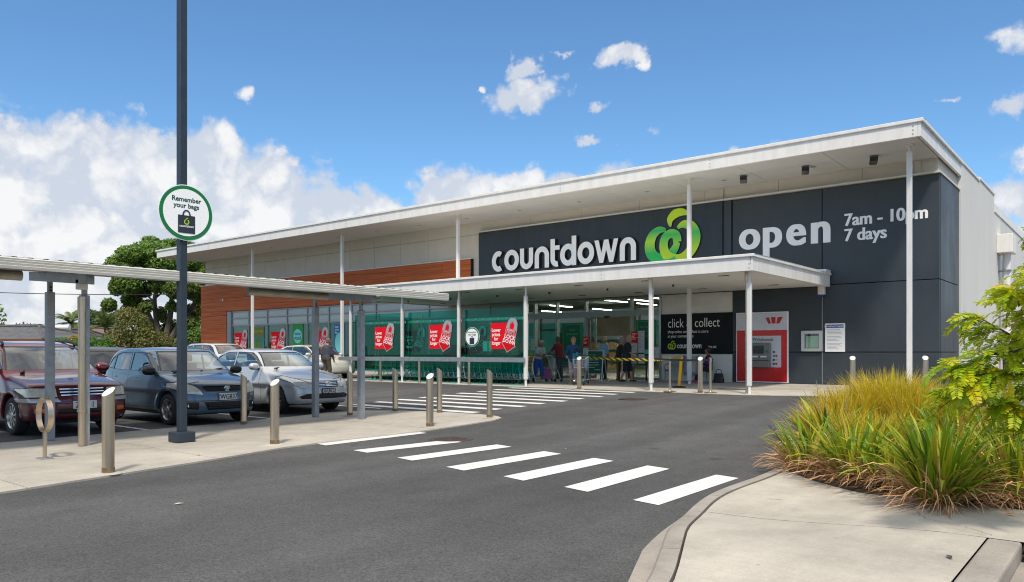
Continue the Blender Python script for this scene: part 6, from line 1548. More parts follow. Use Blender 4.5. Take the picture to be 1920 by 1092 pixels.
# -- silver-blue car behind the leafy tree
P_RT = paint('paint_ice_blue', (.36, .43, .50), 1)
rt = dict(civic, paint=P_RT, regions=civic['regions'])
car('parked_car', 'ice blue car parked behind the leafy tree at the right edge', (.2, 14.7, gz(14.7)), R(188), rt)

# ================================================================== people
def hand_mesh(w, d, r):
    """palm at the wrist w pointing along d, four curled fingers and a thumb"""
    d = Vector(d).normalized(); s_ = d.cross(Vector((0, 0, 1)));
    if s_.length < .2: s_ = Vector((0, 1, 0))
    s_.normalize(); n = s_.cross(d); w = Vector(w); mb = MB()
    mb.tube([w, w + d * .04, w + d * .085], [.024 * r, .034 * r, .030 * r], 8)
    for i, l in enumerate((.060, .072, .068, .052)):
        b = w + d * .08 + s_ * ((i - 1.5) * .017); mb.tube([b, b + d * l * .5 - n * .004, b + d * l * .8 - n * .022, b + d * l * .85 - n * .045], [.0095, .009, .008, .006], 6)
    b = w + d * .03 - s_ * .028; mb.tube([b, b + d * .03 - s_ * .022, b + d * .062 - s_ * .026 - n * .012], [.012, .011, .008], 6)
    return mb
def person(label, loc, rz, H, top, bot, hair, skin='skin', lean=0.0, arms=None, legs=None, sleeve=.45, leglen=1.0, shoes='black', fat=1.0, pelvis_z=.94, cat='person', hair_len=0.0, hat=None, head_turn=0.0, top_len=.0, skirt=False, collar=None, bald=0.0):
    k = H / 1.75
    t = thing('person', label, cat, loc, rz)
    arms = arms or {1: ((-.02, .06, -.29), (.04, .08, -.54)), -1: ((-.02, -.06, -.29), (.04, -.08, -.54))}
    legs = legs or {1: ((.01, .0, -.44), (-.02, .01, -.86)), -1: ((.01, 0, -.44), (-.02, -.01, -.86))}
    pz = pelvis_z
    def up(p):   # lean the upper body forward about the hips
        x, y, z = p; c_, s_ = math.cos(lean), math.sin(lean); return (x * c_ + z * s_, y, pz + (-x * s_ + z * c_))
    neck = up((0, 0, .50)); sh_ = {s: up((0, s * .175, .44)) for s in (1, -1)}; hc = up((.035, 0, .68)); nk2 = up((.02, 0, .58))
    A = {}; Lg = {}
    for s in (1, -1):
        e, w = arms[s]; a = sh_[s]; A[s] = (a, tuple(a[i] + e[i] for i in range(3)), tuple(a[i] + w[i] for i in range(3)))
        kn, an = legs[s]; h = (0, s * .085, pz - .03); Lg[s] = (h, tuple(h[i] + kn[i] for i in range(3)), tuple(h[i] + an[i] for i in range(3)))
    fwd = Vector((math.cos(head_turn), math.sin(head_turn), 0))
    def scale(p): return tuple(c * k for c in p)
    def prims_torso(g): 
        q = [((0, -.06, pz), (0, .06, pz), .118 * fat + g, .118 * fat + g, (1, 1, 1)), ((0, 0, pz + .02), up((0, 0, .33)), .128 * fat + g, .140 * fat + g, (.82, 1.12, 1)), (up((.012, 0, .36)), up((0, 0, .43)), .135 + g, .10 + g, (.8, 1.2, 1)), (sh_[1], sh_[-1], .062 + g, .062 + g, (1, 1, 1))]
        return q
    def prims_arm(s, f, g):
        a, e, w = A[s]; q = []
        f1 = min(1, f * 2); q.append((a, tuple(a[i] + (e[i] - a[i]) * f1 for i in range(3)), .054 * fat ** .5 + g, .054 * fat ** .5 + (.042 - .054) * f1 + g, (1, 1, 1)))
        if f > .5: f2 = (f - .5) * 2; q.append((e, tuple(e[i] + (w[i] - e[i]) * f2 for i in range(3)), .042 + g, .042 + (.028 - .042) * f2 + g, (1, 1, 1)))
        return q
    def prims_leg(s, f, g):
        h, kn, an = Lg[s]; q = []; f1 = min(1, f * 2); th = .088 * fat ** .6
        q.append((h, tuple(h[i] + (kn[i] - h[i]) * f1 for i in range(3)), th + g, th + (.058 - th) * f1 + g, (1, 1, 1)))
        if f > .5: f2 = (f - .5) * 2; q.append((kn, tuple(kn[i] + (an[i] - kn[i]) * f2 for i in range(3)), .058 + g, .058 + (.040 - .058) * f2 + g, (1, 1, 1)))
        return q
    def foot(s, g):
        an = Lg[s][2]; return [((an[0] - .03, an[1], an[2] - .035), (an[0] + .15, an[1] + s * .02, an[2] - .045), .036 + g, .032 + g, (1, 1.15, .95))]
    head = [((hc[0], hc[1], hc[2] - .02), (hc[0], hc[1], hc[2] + .035), .088, .096, (1.06, .88, 1.08)), ((hc[0] + fwd.x * .02, hc[1] + fwd.y * .02, hc[2] - .05), (hc[0] + fwd.x * .045, hc[1] + fwd.y * .045, hc[2] - .085), .062, .046, (1, 1, 1)),
            ((hc[0] + fwd.x * .09, hc[1] + fwd.y * .09, hc[2] + .015), (hc[0] + fwd.x * .108, hc[1] + fwd.y * .108, hc[2] - .025), .012, .017, (1, 1, 1)),
            ((hc[0] - fwd.y * .082, hc[1] + fwd.x * .082, hc[2] + .01), (hc[0] - fwd.y * .082, hc[1] + fwd.x * .082, hc[2] - .03), .018, .014, (1, 1, 1)), ((hc[0] + fwd.y * .082, hc[1] - fwd.x * .082, hc[2] + .01), (hc[0] + fwd.y * .082, hc[1] - fwd.x * .082, hc[2] - .03), .018, .014, (1, 1, 1)), (neck, nk2, .058, .052, (1, 1, 1))]
    def build(name, prims, m, res=.02, kk=.03, cut=None, parent=t):
        pr = [(scale(a), scale(b), r0 * k, r1 * k, sq) for a, b, r0, r1, sq in prims]
        def f(X, Y, Z):
            v = None
            for a, b, r0, r1, sq in pr:
                d_ = rcone(X, Y, Z, a, b, r0, r1, sq); v = d_ if v is None else smin(v, d_, kk)
            return v if cut is None else np.maximum(v, cut(X, Y, Z))
        pts = [p for a, b, r0, r1, sq in pr for p in ((a, max(r0, r1) * max(sq)), (b, max(r0, r1) * max(sq)))]
        lo = [min(p[0][i] - p[1] for p in pts) - .05 for i in range(3)]; hi = [max(p[0][i] + p[1] for p in pts) + .05 for i in range(3)]
        P, F = surface(f, lo, hi, res, 2)
        return link(name, np_mesh(name, P, F, True), parent, m)
    full = prims_torso(-.012) + head
    for s in (1, -1): full += prims_arm(s, 1, 0) + prims_leg(s, 1, 0) + foot(s, 0)
    body_ = build('body', full, skin)
    for s in (1, -1):
        a, e, w = A[s]; d_ = Vector(w) - Vector(e); hm = hand_mesh(w, d_, 1); obj('hand', MB().add([scale(v) for v in hm.v], hm.f), skin, t, local=True, smooth=True)
    tp = prims_torso(.014)
    if top_len: tp.append(((0, -.05, pz), (0, -.05, pz - top_len), .125 * fat, .135 * fat, (1, 1, 1))); tp.append(((0, .05, pz), (0, .05, pz - top_len), .125 * fat, .135 * fat, (1, 1, 1)))
    for s in (1, -1): tp += prims_arm(s, sleeve, .014)
    build('top', tp, top)
    bt = [((0, -.06, pz - .02), (0, .06, pz - .02), .122 * fat + .008, .122 * fat + .008, (1, 1, 1))]
    for s in (1, -1): bt += prims_leg(s, leglen, .016 if leglen > .8 else .026)
    build('trousers' if leglen > .8 else 'shorts', bt, bot)
    for s in (1, -1): build('shoe', foot(s, .012), shoes, .016)
    fc = lambda X, Y, Z: np.minimum((X / k - hc[0]) * fwd.x + (Y / k - hc[1]) * fwd.y - .012, hc[2] + .055 - Z / k + .35 * ((X / k - hc[0]) * fwd.x + (Y / k - hc[1]) * fwd.y) * -1) 
    hr = [((hc[0] - fwd.x * .012, hc[1] - fwd.y * .012, hc[2] + .0), (hc[0] - fwd.x * .012, hc[1] - fwd.y * .012, hc[2] + .045), .098, .103, (1.05, .92, 1.06))]
    if hair_len: hr.append(((hc[0] - fwd.x * .05, hc[1] - fwd.y * .05, hc[2]), (hc[0] - fwd.x * .06, hc[1] - fwd.y * .06, hc[2] - hair_len), .08, .06, (1, 1, 1)))
    if hair:
        bz = bald
        build('hair', hr, hair, .016, .02, lambda X, Y, Z: np.maximum(fc(X, Y, Z), (Z / k - (hc[2] + .03)) if bz else -1.0))
    if hat:
        z0 = hc[2] + .045; obj('hat', MB().lathe([(.001 * k, (z0 + .11) * k), (.075 * k, (z0 + .105) * k), (.10 * k, (z0 + .06) * k), (.108 * k, z0 * k), (.165 * k, (z0 - .035) * k), (.165 * k, (z0 - .04) * k), (.10 * k, (z0 - .005) * k)], 24, (hc[0] * k, hc[1] * k, 0)), hat, t, local=True, smooth=True)
    ey = MB()
    for s in (1, -1):
        c_ = Vector((hc[0] + fwd.x * .082 - fwd.y * .034 * s, hc[1] + fwd.y * .082 + fwd.x * .034 * s, hc[2] + .018)) * k; ey.lathe([(.001, -.008), (.009, -.005), (.011, 0), (.009, .005), (.001, .008)], 8, tuple(c_), 'z')
    obj('eyes', ey, M['pdark'], t, local=True, smooth=True)
    m_ = Vector((hc[0] + fwd.x * .088, hc[1] + fwd.y * .088, hc[2] - .062)) * k
    obj('mouth', MB().tube([m_ + Vector((-fwd.y, fwd.x, 0)) * .022, m_ + fwd * .006, m_ - Vector((-fwd.y, fwd.x, 0)) * .022], .005, 5), mat('lips', (.38, .10, .09), .5), t, local=True)
    t['_w'] = 0; del t['_w']
    return t, A, hc, k
def cloth(n, c, v=.12): return mat(n, c, .85, var=v, scale=12, bump=.25, bscale=30)
HG = mat('hair_grey', (.34, .33, .31), .7, var=.3, scale=30); HB = mat('hair_blonde', (.30, .17, .07), .6, var=.3, scale=30); HK = mat('hair_black', (.015, .012, .010), .5); HW = mat('hair_white', (.52, .46, .44), .7, var=.2, scale=30); HD = mat('hair_dark_grey', (.12, .11, .10), .7, var=.3, scale=30)
M['trainers'] = mat('white_trainers', (.62, .70, .66), .6)
def floor_at(x, y, dz=.012): return (x, y, gz(y) + dz)
# woman striding to the right, leaning on her shopping cart
w1, A1, h1, k1 = person('white-haired woman in grey top and blue cropped trousers walking with a mustard bag', floor_at(-18.0, 23.65), R(-12), 1.63, cloth('top_grey', (0.380, 0.423, 0.395), .3), cloth('trousers_royal', (0.020, 0.083, 0.380)), HW, 'skin_tan', lean=R(20), sleeve=.35, leglen=.78, shoes='trainers', fat=1.1,
    arms={1: ((.06, .04, -.26), (.34, .02, -.36)), -1: ((.05, -.05, -.26), (.26, .02, -.30))}, legs={1: ((.16, 0, -.40), (.14, 0, -.84)), -1: ((-.02, 0, -.44), (-.18, 0, -.82))})
b = thing('shoulder_bag', 'mustard leather shoulder bag at the walking woman\'s hip', 'bag', (-18.22, 23.45, gz(23.5) + .80), R(10)); link('body', bagmesh(.20, .09, .30), b, mat('mustard', (.48, .24, .02), .55, var=.1)); obj('strap', MB().tube(smooth_path([(-.16, 0, .26), (.06, .02, .55), (.16, 0, .26)], 6), .014, 6), mat('tan_strap', (.35, .18, .03), .6), b, local=True, smooth=True)
ct = thing('shopping_cart', 'folding two-wheeled shopping cart with grey bag before the walking woman', 'cart', floor_at(-17.3, 23.75), R(0))
obj('frame', MB().tube(smooth_path([(-.30, -.16, 1.0), (-.18, -.16, .9), (.20, -.18, .06)], 4), .013, 6).tube(smooth_path([(-.30, .16, 1.0), (-.18, .16, .9), (.20, .18, .06)], 4), .013, 6).cyl((-.30, -.16, 1.0), (-.30, .16, 1.0), .014, n=6).cyl((.05, -.17, .42), (-.22, -.17, .05), .011, n=6).cyl((.05, .17, .42), (-.22, .17, .05), .011, n=6), 'alu_light', ct, local=True, smooth=True)
for x, y in ((.20, -.2), (.20, .2), (-.22, -.19), (-.22, .19)): obj('wheel', MB().lathe([(.001, -.012), (.055, -.012), (.06, 0), (.055, .012), (.001, .012)], 14, (x, y, .06), 'y'), 'rubber', ct, local=True, smooth=True)
gb = link('bag', bagmesh(.17, .14, .42), ct, mat('bag_silver', (.30, .31, .31), .45, .3, var=.2)); gb.location = (-.08, 0, .48)
# man in a dark red shirt, turned left
person('man in dark red shirt and jeans reaching to the left by the door', floor_at(-18.65, 26.0), R(168), 1.76, cloth('shirt_maroon', (0.249, 0.020, 0.029)), cloth('jeans', (0.054, 0.083, 0.112)), HD, 'skin_tan', lean=R(8), fat=1.12, shoes=cloth('shoe_tan', (0.206, 0.119, 0.075)), arms={1: ((.18, .05, -.22), (.42, .02, -.34)), -1: ((.20, -.03, -.20), (.46, 0, -.30))})
b = thing('shopping_bag', 'bright pink carrier bag at the feet of the man in red', 'bag', floor_at(-18.95, 25.55)); link('body', bagmesh(.24, .10, .44), b, mat('bag_pink', (.52, .13, .38), .5)); obj('handle', MB().tube(smooth_path([(-.10, 0, .42), (-.06, 0, .58), (.06, 0, .58), (.10, 0, .42)], 6), .012, 6), mat('pink_handle', (.5, .12, .36), .5), b, local=True, smooth=True)
# woman in blue with trolley and toddler
wb, A2, h2, k2 = person('woman in blue jacket with glasses standing behind the full trolley', floor_at(-15.62, 22.62), R(-58), 1.68, cloth('jacket_blue', (0.015, 0.068, 0.148)), cloth('skirt_print', (0.438, 0.351, 0.409), .5), HB, 'skin', sleeve=.95, leglen=.62, shoes=cloth('shoe_beige', (0.438, 0.293, 0.221)), hair_len=.14, arms={1: ((.10, .10, -.26), (.36, .06, -.34)), -1: ((.10, -.10, -.26), (.36, -.06, -.34))}, top_len=.06)
gl = MB()
for s in (1, -1): gl.tube([((h2[0] + .105) * k2, (s * .036 + .026 * math.cos(R(a))) * k2, (h2[2] + .018 + .020 * math.sin(R(a))) * k2) for a in range(0, 360, 30)], .0035, 4, closed=True)
obj('glasses', gl, 'pdark', wb, local=True)
person('toddler in a black and aqua top sitting in the trolley', (-15.38, 22.50, gz(22.4) + .50), R(122), 1.05, mat('toddler_top', (.02, .02, .025), .8, col2=(.05, .42, .50), scale=22), cloth('toddler_leggings', (0.075, 0.090, 0.119)), HK, 'skin_tan', pelvis_z=.50, sleeve=.95, leglen=.98, shoes='black', fat=1.15, legs={1: ((.34, .03, -.02), (.36, .03, -.38)), -1: ((.34, -.03, -.02), (.36, -.03, -.38))}, cat='child')
# the queue at the door
person('man in pale blue shirt and straw hat queueing with his back turned', floor_at(-16.85, 26.55), R(80), 1.74, cloth('shirt_sky', (0.293, 0.496, 0.670)), cloth('trousers_black', (0.026, 0.026, 0.029)), HG, 'skin_tan', sleeve=.5, fat=1.2, hat=mat('straw', (.50, .38, .18), .9, var=.2, scale=40))
b = thing('shoulder_bag', 'tan shoulder bag hanging behind the man in the straw hat', 'bag', (-17.18, 26.45, gz(26.5) + 1.0), R(60)); link('body', bagmesh(.15, .07, .26), b, mat('tan', (.42, .30, .14), .6)); obj('strap', MB().tube([(-.1, 0, .24), (0, .02, .42), (.1, 0, .24)], .012, 6), mat('tan_b', (.42, .30, .14), .6), b, local=True)
person('grey-haired person in black jumper and brown trousers queueing at the door', floor_at(-16.02, 26.35), R(40), 1.70, cloth('jumper_black', (0.029, 0.031, 0.038)), cloth('trousers_brown', (0.235, 0.126, 0.054)), HG, 'skin', lean=R(10), sleeve=.95, fat=1.12, arms={1: ((.06, .05, -.28), (.20, .02, -.46)), -1: ((.06, -.05, -.28), (.22, -.02, -.46))})
person('balding man in black polo shirt and dark shorts at the front of the queue', floor_at(-15.12, 25.45), R(28), 1.78, cloth('polo_black', (0.023, 0.025, 0.031)), cloth('shorts_navy', (0.020, 0.023, 0.035)), HG, 'skin', lean=R(6), sleeve=.46, leglen=.56, fat=1.28, bald=1, arms={1: ((.02, .08, -.29), (.12, .10, -.54)), -1: ((.10, -.08, -.27), (.30, -.06, -.46))}, legs={1: ((.14, .02, -.42), (.18, .02, -.86)), -1: ((-.04, 0, -.44), (-.22, -.02, -.84))})
person('person in black waiting just inside the open door', floor_at(-16.55, 28.2, .004), R(120), 1.72, cloth('coat_black', (0.025, 0.025, 0.028)), cloth('trousers_dk', (0.032, 0.032, 0.035)), HD, 'skin', sleeve=.95)
# seated woman
person('woman in purple top seated on the bench looking left', (-12.28, 26.52, gz(26.5) + .012), R(200), 1.64, mat('top_purple', (.05, .012, .06), .8, col2=(.16, .015, .14), scale=5), cloth('trousers_sit', (0.032, 0.029, 0.035)), HK, 'skin_tan', pelvis_z=.56, sleeve=.9, fat=1.2, hair_len=.04, shoes=cloth('shoe_pink', (0.700, 0.046, 0.119)), legs={1: ((.42, .02, -.02), (.44, .02, -.45)), -1: ((.42, -.02, -.02), (.50, -.02, -.44))}, arms={1: ((.06, .05, -.26), (.26, -.06, -.30)), -1: ((.06, -.05, -.26), (.26, .06, -.30))}, head_turn=R(-12))
# man by the white car
person('grey-haired man in dark jumper and brown shorts walking beside the white car', floor_at(-26.0, 19.75, .0), R(96), 1.76, cloth('jumper_slate', (0.044, 0.052, 0.064)), cloth('shorts_olive', (0.090, 0.070, 0.041), .3), HD, 'skin', lean=R(7), sleeve=.95, leglen=.60, fat=1.15, legs={1: ((.04, .02, -.43), (-.06, .03, -.85)), -1: ((.08, -.02, -.43), (.08, -.03, -.86))}, arms={1: ((-.06, .07, -.28), (-.02, .12, -.53)), -1: ((.04, -.05, -.28), (.14, -.04, -.50))})

# ================================================================== plants and the neighbourhood
def leaf_cloud(name, C, Rr, n, size, seed, flat=.5, core=.55):
    """n small bent leaves spread through ellipsoids C (centres) with radii Rr"""
    g = np.random.default_rng(seed); C = np.array(C, float); Rr = np.array(Rr, float)
    w = (Rr[:, 0] * Rr[:, 1] * Rr[:, 2]) ** .67; k = g.choice(len(C), n, p=w / w.sum())
    d = g.normal(size=(n, 3)); d /= np.linalg.norm(d, axis=1, keepdims=True)
    r = core + (1 - core) * g.random(n) ** .6; r[g.random(n) < .15] *= .6
    P = C[k] + d * r[:, None] * Rr[k]
    nrm = d * (1 - flat) + g.normal(size=(n, 3)) * .5 + np.array([0, 0, flat]); nrm /= np.linalg.norm(nrm, axis=1, keepdims=True)
    a = np.cross(nrm, g.normal(size=(n, 3))); a /= np.linalg.norm(a, axis=1, keepdims=True); b = np.cross(nrm, a)
    s = size * (.6 + .8 * g.random(n))[:, None]
    V = np.stack([P - a * s, P + b * s * .45 + nrm * s * .12, P + a * s, P - b * s * .45 + nrm * s * .12], 1).reshape(-1, 3)
    return np_mesh(name, V, np.arange(4 * n).reshape(-1, 4))
LM = {'dark': leafmat('leaf_dark', (.075, .165, .022), (.18, .28, .05), .45, .5), 'olive': leafmat('leaf_olive', (.11, .14, .03), (.24, .22, .07), .4, .6), 'green': leafmat('leaf_green', (.05, .16, .016), (.11, .23, .03), .4, .8),
      'straw': leafmat('leaf_straw', (.30, .24, .05), (.42, .30, .08), .4, .8), 'palm': leafmat('leaf_palm', (.06, .13, .025), (.18, .20, .06), .4, .4), 'far': leafmat('leaf_far', (.05, .09, .03), (.08, .13, .045), .35, .2)}
BARK = mat('bark', (.13, .105, .085), .9, var=.35, scale=8, bump=.8, bscale=20)
def limb(mb, p, d, l, r, depth, tips, g, spread=.6):
    pts = [p]; q = Vector(p); dd = Vector(d).normalized(); n = 4
    for i in range(n):
        dd = (dd + Vector((g.uniform(-.14, .14), g.uniform(-.14, .14), g.uniform(-.02, .12)))).normalized(); q = q + dd * l / n; pts.append(q.copy())
    mb.tube(pts, [r * (1 - .4 * i / n) for i in range(n + 1)], 6 if depth < 2 else 5)
    if depth == 0: tips.append(q); return
    for i in range(g.choice((2, 3))):
        nd = (dd + Vector((g.uniform(-1, 1), g.uniform(-1, 1), g.uniform(-.1, .5))) * spread).normalized(); limb(mb, q, nd, l * g.uniform(.6, .8), r * .55, depth - 1, tips, g, spread)
# ---- the big spreading tree beyond the car park
g = random.Random(12); D = 62.0
def bg(px, py, t=D): return at_depth(px, py, t)
base = bg(300, 662); base.z = .3
big = thing('tree', 'big dark evergreen tree with several bare trunks beyond the car park', 'tree', (base.x, base.y, .2))
mb = MB(); tips = []
for q in ([(300, 670), (296, 630), (292, 590), (290, 560), (297, 530)], [(298, 660), (282, 600), (262, 568), (240, 545)], [(310, 660), (330, 620), (352, 590), (372, 560)], [(312, 655), (345, 635), (368, 615), (385, 580)], [(305, 640), (318, 600), (322, 560), (335, 530)]):
    pts = [bg(a, b, D + g.uniform(-1.2, 1.2)) for a, b in q]; pts[0] = Vector((base.x + g.uniform(-.4, .4), base.y + g.uniform(-.4, .4), .2))
    sp = smooth_path(pts, 4); mb.tube(sp, [.30 - .20 * i / len(sp) for i in range(len(sp))], 8)
    for _ in range(4):
        limb(mb, sp[int(len(sp) * g.uniform(.55, .98))], (g.uniform(-1, 1), g.uniform(-1, 1), g.uniform(.3, 1)), g.uniform(1.0, 1.7), .085, 1, tips, g)
obj('trunk', mb, BARK, big, smooth=True)
C, RR = [], []
for (px, py, rx, rz) in ((290, 470, 48, 22), (250, 478, 36, 20), (330, 468, 44, 20), (225, 500, 30, 22), (270, 505, 46, 22), (320, 500, 46, 22), (365, 495, 34, 22), (215, 535, 18, 22), (240, 560, 22, 20), (345, 540, 36, 22), (378, 545, 26, 30), (300, 540, 26, 16), (262, 545, 20, 14), (205, 575, 16, 16), (370, 590, 24, 26), (350, 610, 18, 18), (300, 590, 12, 16), (330, 575, 16, 12), (395, 520, 24, 26), (280, 575, 16, 14), (315, 615, 18, 20), (282, 620, 18, 22), (250, 530, 26, 18), (275, 455, 20, 10), (318, 455, 24, 9)):
    for _ in range(2):
        c = bg(px + g.uniform(-8, 8), py + g.uniform(-5, 5), D + g.uniform(-2.6, 2.6)); C.append(tuple(c)); RR.append((rx * D / 1440 * .85, rx * D / 1440 * .85, rz * D / 1440 * .8))
off = org(big); C = [tuple(Vector(c) - off) for c in C]
link('crown', leaf_cloud('crown', C, RR, 42000, .14, 3, .45, .45), big, LM['dark'])
link('crown', leaf_cloud('crown', C[14:40], RR[14:40], 9000, .12, 4, .45, .65), big, LM['olive'])
# ---- bushes and hedges
def bush(label, boxes, t, n, size, m, seed, name='bush', cat='bush', group=None):
    c0 = at_depth(boxes[0][0], 660, t); o = thing(name, label, cat, (c0.x, c0.y, .1), 0, group); C, RR = [], []
    for (px, py, rx, rz) in boxes: c = at_depth(px, py, t + random.uniform(-1, 1)) - org(o); C.append(tuple(c)); RR.append((rx * t / 1440, rx * t / 1440, rz * t / 1440))
    link('foliage', leaf_cloud('foliage', C, RR, n, size, seed, .35, .5), o, m)
    st = MB()
    for c in C: st.tube([(c[0], c[1], 0), (c[0] * .9, c[1], max(.05, c[2]))], [.05, .02], 5)
    obj('stem', st, BARK, o, local=True); return o
bush('olive green bush at the foot of the big tree', [(250, 615, 34, 30), (225, 640, 32, 28), (270, 640, 30, 28), (300, 645, 26, 24), (240, 590, 20, 16)], 58, 7000, .10, LM['olive'], 21)
bush('dense bright green shrub behind the downpipe post', [(170, 655, 22, 26), (195, 655, 20, 22), (150, 650, 16, 18), (205, 680, 16, 14)], 50, 5200, .075, LM['green'], 22)
bush('low green hedge behind the maroon car', [(115, 648, 22, 16), (135, 655, 20, 16), (90, 660, 20, 12)], 48, 4200, .07, LM['green'], 23)
bush('dry yellow grass bank beside the black car', [(215, 690, 24, 16), (240, 685, 20, 16), (195, 700, 18, 14)], 44, 4200, .07, LM['straw'], 24)
bush('dark shrub against the timber corner of the store', [(365, 640, 20, 26), (345, 645, 18, 18), (378, 620, 10, 30)], 57, 4000, .09, LM['dark'], 25)
bush('rusty shrub peeping over the windscreen roof line', [(140, 640, 14, 12), (160, 640, 10, 10)], 52, 1800, .07, LM['straw'], 26)
bush('distant dark trees above the white gable', [(165, 590, 26, 10), (200, 605, 34, 22), (245, 595, 30, 16), (265, 588, 12, 14), (235, 586, 10, 16)], 120, 6000, .22, LM['far'], 27, 'tree_line', 'trees')
bush('far green treetop between the tiled roof and the grey post', [(70, 614, 22, 6)], 110, 700, .20, LM['far'], 28, 'tree_line', 'trees')
for i, (px, wd) in enumerate(((-60, 60), (-190, 90))):
    bush(('leafy trees just outside the left edge', 'leafy trees far outside the left edge')[i], [(px, 600, wd, 50), (px - 40, 630, wd, 40)], 70, 4000, .2, LM['dark'], 30 + i, 'tree_line', 'trees')
# ---- palms
def palm(label, px, py_top, py_base, t, n, ln, seed):
    g = random.Random(seed); b = at_depth(px, py_base, t); h = at_depth(px, py_top, t)
    o = thing('palm_tree', label, 'palm tree', (b.x, b.y, .1)); H = h.z - .1
    obj('trunk', MB().tube([(0, 0, 0), (.08, 0, H * .5), (0, 0, H)], [.24, .16, .12], 8), BARK, o, local=True, smooth=True)
    for i in range(n):
        a = 2 * math.pi * i / n + g.uniform(-.2, .2); el_ = g.uniform(-.1, 1.35); pts = []; L_ = ln * g.uniform(.8, 1.1)
        for j in range(9):
            s = j / 8; e = el_ - 1.25 * s * s; 
            if j == 0: p = Vector((0, 0, H))
            else: p = p + Vector((math.cos(a) * math.cos(e), math.sin(a) * math.cos(e), math.sin(e))) * L_ / 8
            pts.append(p.copy())
        mb = MB(); mb.tube(pts, [.03 - .022 * j / 8 for j in range(9)], 4)
        for j in range(1, 9):
            d = (pts[j] - pts[j - 1]).normalized(); sd = d.cross(Vector((0, 0, 1))).normalized(); 
            for q in range(4):
                c = pts[j - 1].lerp(pts[j], q / 4); w = .50 * ln / 3 * math.sin(min(1, (j + q / 4) / 8) * 2.6 + .3)
                for s_ in (-1, 1):
                    tip = c + sd * s_ * w + d * w * .5 - Vector((0, 0, w * .35)); mb.add([c, c + d * .10, tip + d * .02, tip], [(0, 1, 2, 3)])
        obj('frond', mb, LM['palm'], o, local=True)
palm('green palm with a clear crown above the dark roof', 133, 605, 655, 82, 15, 2.6, 4)
palm('brownish palm beside the big tree', 197, 612, 655, 80, 13, 2.8, 5)
# ---- houses
M['tile_grey'] = brick_mat('roof_tile_grey', (.085, .088, .092), (.14, .14, .14), (.035, .035, .036), 2.2, 'Z')
M['tile_dark'] = mat('roof_dark', (.06, .05, .05), .8, var=.2, scale=3, bump=.3, bscale=12)
M['tile_brown'] = mat('roof_brown', (.17, .12, .105), .8, var=.15, scale=3)
M['brick'] = brick_mat('brick_orange', (.30, .105, .04), (.40, .16, .07), (.30, .26, .22), 3.6, 'Z')
def hip_house(name, label, px, t, w, d, ez, rz_, wall, roof_m, ridge=.5, rot=0.0, gable=False, eave=.5, z0=.0):
    c = at_depth(px, 660, t); o = thing(name, label, 'house', (c.x, c.y, z0), rot)
    obj('wall', MB().box((-w / 2, -d / 2, 0), (w / 2, d / 2, ez)), wall, o, local=True)
    a, b = w / 2 + eave, d / 2 + eave; r = 0 if gable else b * .9; rd = w / 2 + eave - r
    mb = MB().add([(-a, -b, ez), (a, -b, ez), (a, b, ez), (-a, b, ez), (-rd, 0, rz_), (rd, 0, rz_)], [(0, 1, 5, 4), (2, 3, 4, 5), (1, 2, 5), (3, 0, 4), (0, 3, 2, 1)]); rf = obj('roof', mb, roof_m, o, local=True)
    mb = MB().box((-a - .06, -b - .10, ez - .16), (a + .06, -b, ez + .03)).box((-a - .06, b, ez - .16), (a + .06, b + .1, ez + .03)).box((-a - .1, -b, ez - .16), (-a, b, ez + .03)).box((a, -b, ez - .16), (a + .1, b, ez + .03)); obj('gutter', mb, mat('gutter_brown', (.15, .055, .03), .5), rf, local=True)
    mb = MB().tube([(-rd, 0, rz_ + .05), (rd, 0, rz_ + .05)], .13, 6)
    for s1, s2 in ((-1, -1), (-1, 1), (1, -1), (1, 1)): mb.tube([(s1 * a, s2 * b, ez + .04), (s1 * rd, 0, rz_ + .05)], .10, 6)
    obj('ridge_cap', mb, roof_m, rf, local=True)
    for i, x in enumerate((-w * .3, 0, w * .3)):
        wi = obj('window', MB().box((x - .7, -d / 2 - .06, .9), (x + .7, -d / 2 - .005, 2.0)), 'white', o, local=True); obj('pane', MB().box((x - .62, -d / 2 - .07, .98), (x - .03, -d / 2 - .061, 1.92)).box((x + .03, -d / 2 - .07, .98), (x + .62, -d / 2 - .061, 1.92)), mat('house_glass', (.03, .04, .05), .08), wi, local=True)
    obj('door', MB().box((w * .15 - .45, -d / 2 - .05, .0), (w * .15 + .45, -d / 2 - .004, 2.05)), mat('house_door', (.2, .05, .03), .5), o, local=True)
    return o
FACE = R(39.2)
hip_house('house', 'brick house with grey tiled hip roof at the left edge', -10, 62, 15, 8, 2.4, 3.5, 'brick', 'tile_grey', rot=FACE - R(8))
hip_house('house', 'brick house with a low grey tiled wing behind the maroon car', 62, 66, 9, 8, 2.3, 3.05, 'brick', 'tile_grey', rot=FACE - R(5))
h2_ = hip_house('house', 'dark-roofed house carrying solar panels', 150, 74, 9, 9, 1.9, 3.6, 'render_white', 'tile_dark', rot=FACE + R(12))
t = thing('solar_heater', 'solar water heater tank and panels on the dark roof', 'solar heater', at_depth(108, 622, 69.5), FACE)
obj('tank', MB().cyl((-1.1, 0, .38), (1.1, 0, .38), .24, n=14), 'white', t, local=True, smooth=True)
for x in (-.55, .55): obj('panel', MB().add([(x - .5, -.9, -.75), (x + .5, -.9, -.75), (x + .5, -.05, .12), (x - .5, -.05, .12), (x - .5, -.86, -.83), (x + .5, -.86, -.83), (x + .5, 0, .04), (x - .5, 0, .04)], [(0, 1, 2, 3), (4, 7, 6, 5), (0, 4, 5, 1), (1, 5, 6, 2), (2, 6, 7, 3), (3, 7, 4, 0)]), mat('solar_glass', (.20, .28, .34), .08, .3), t, local=True)
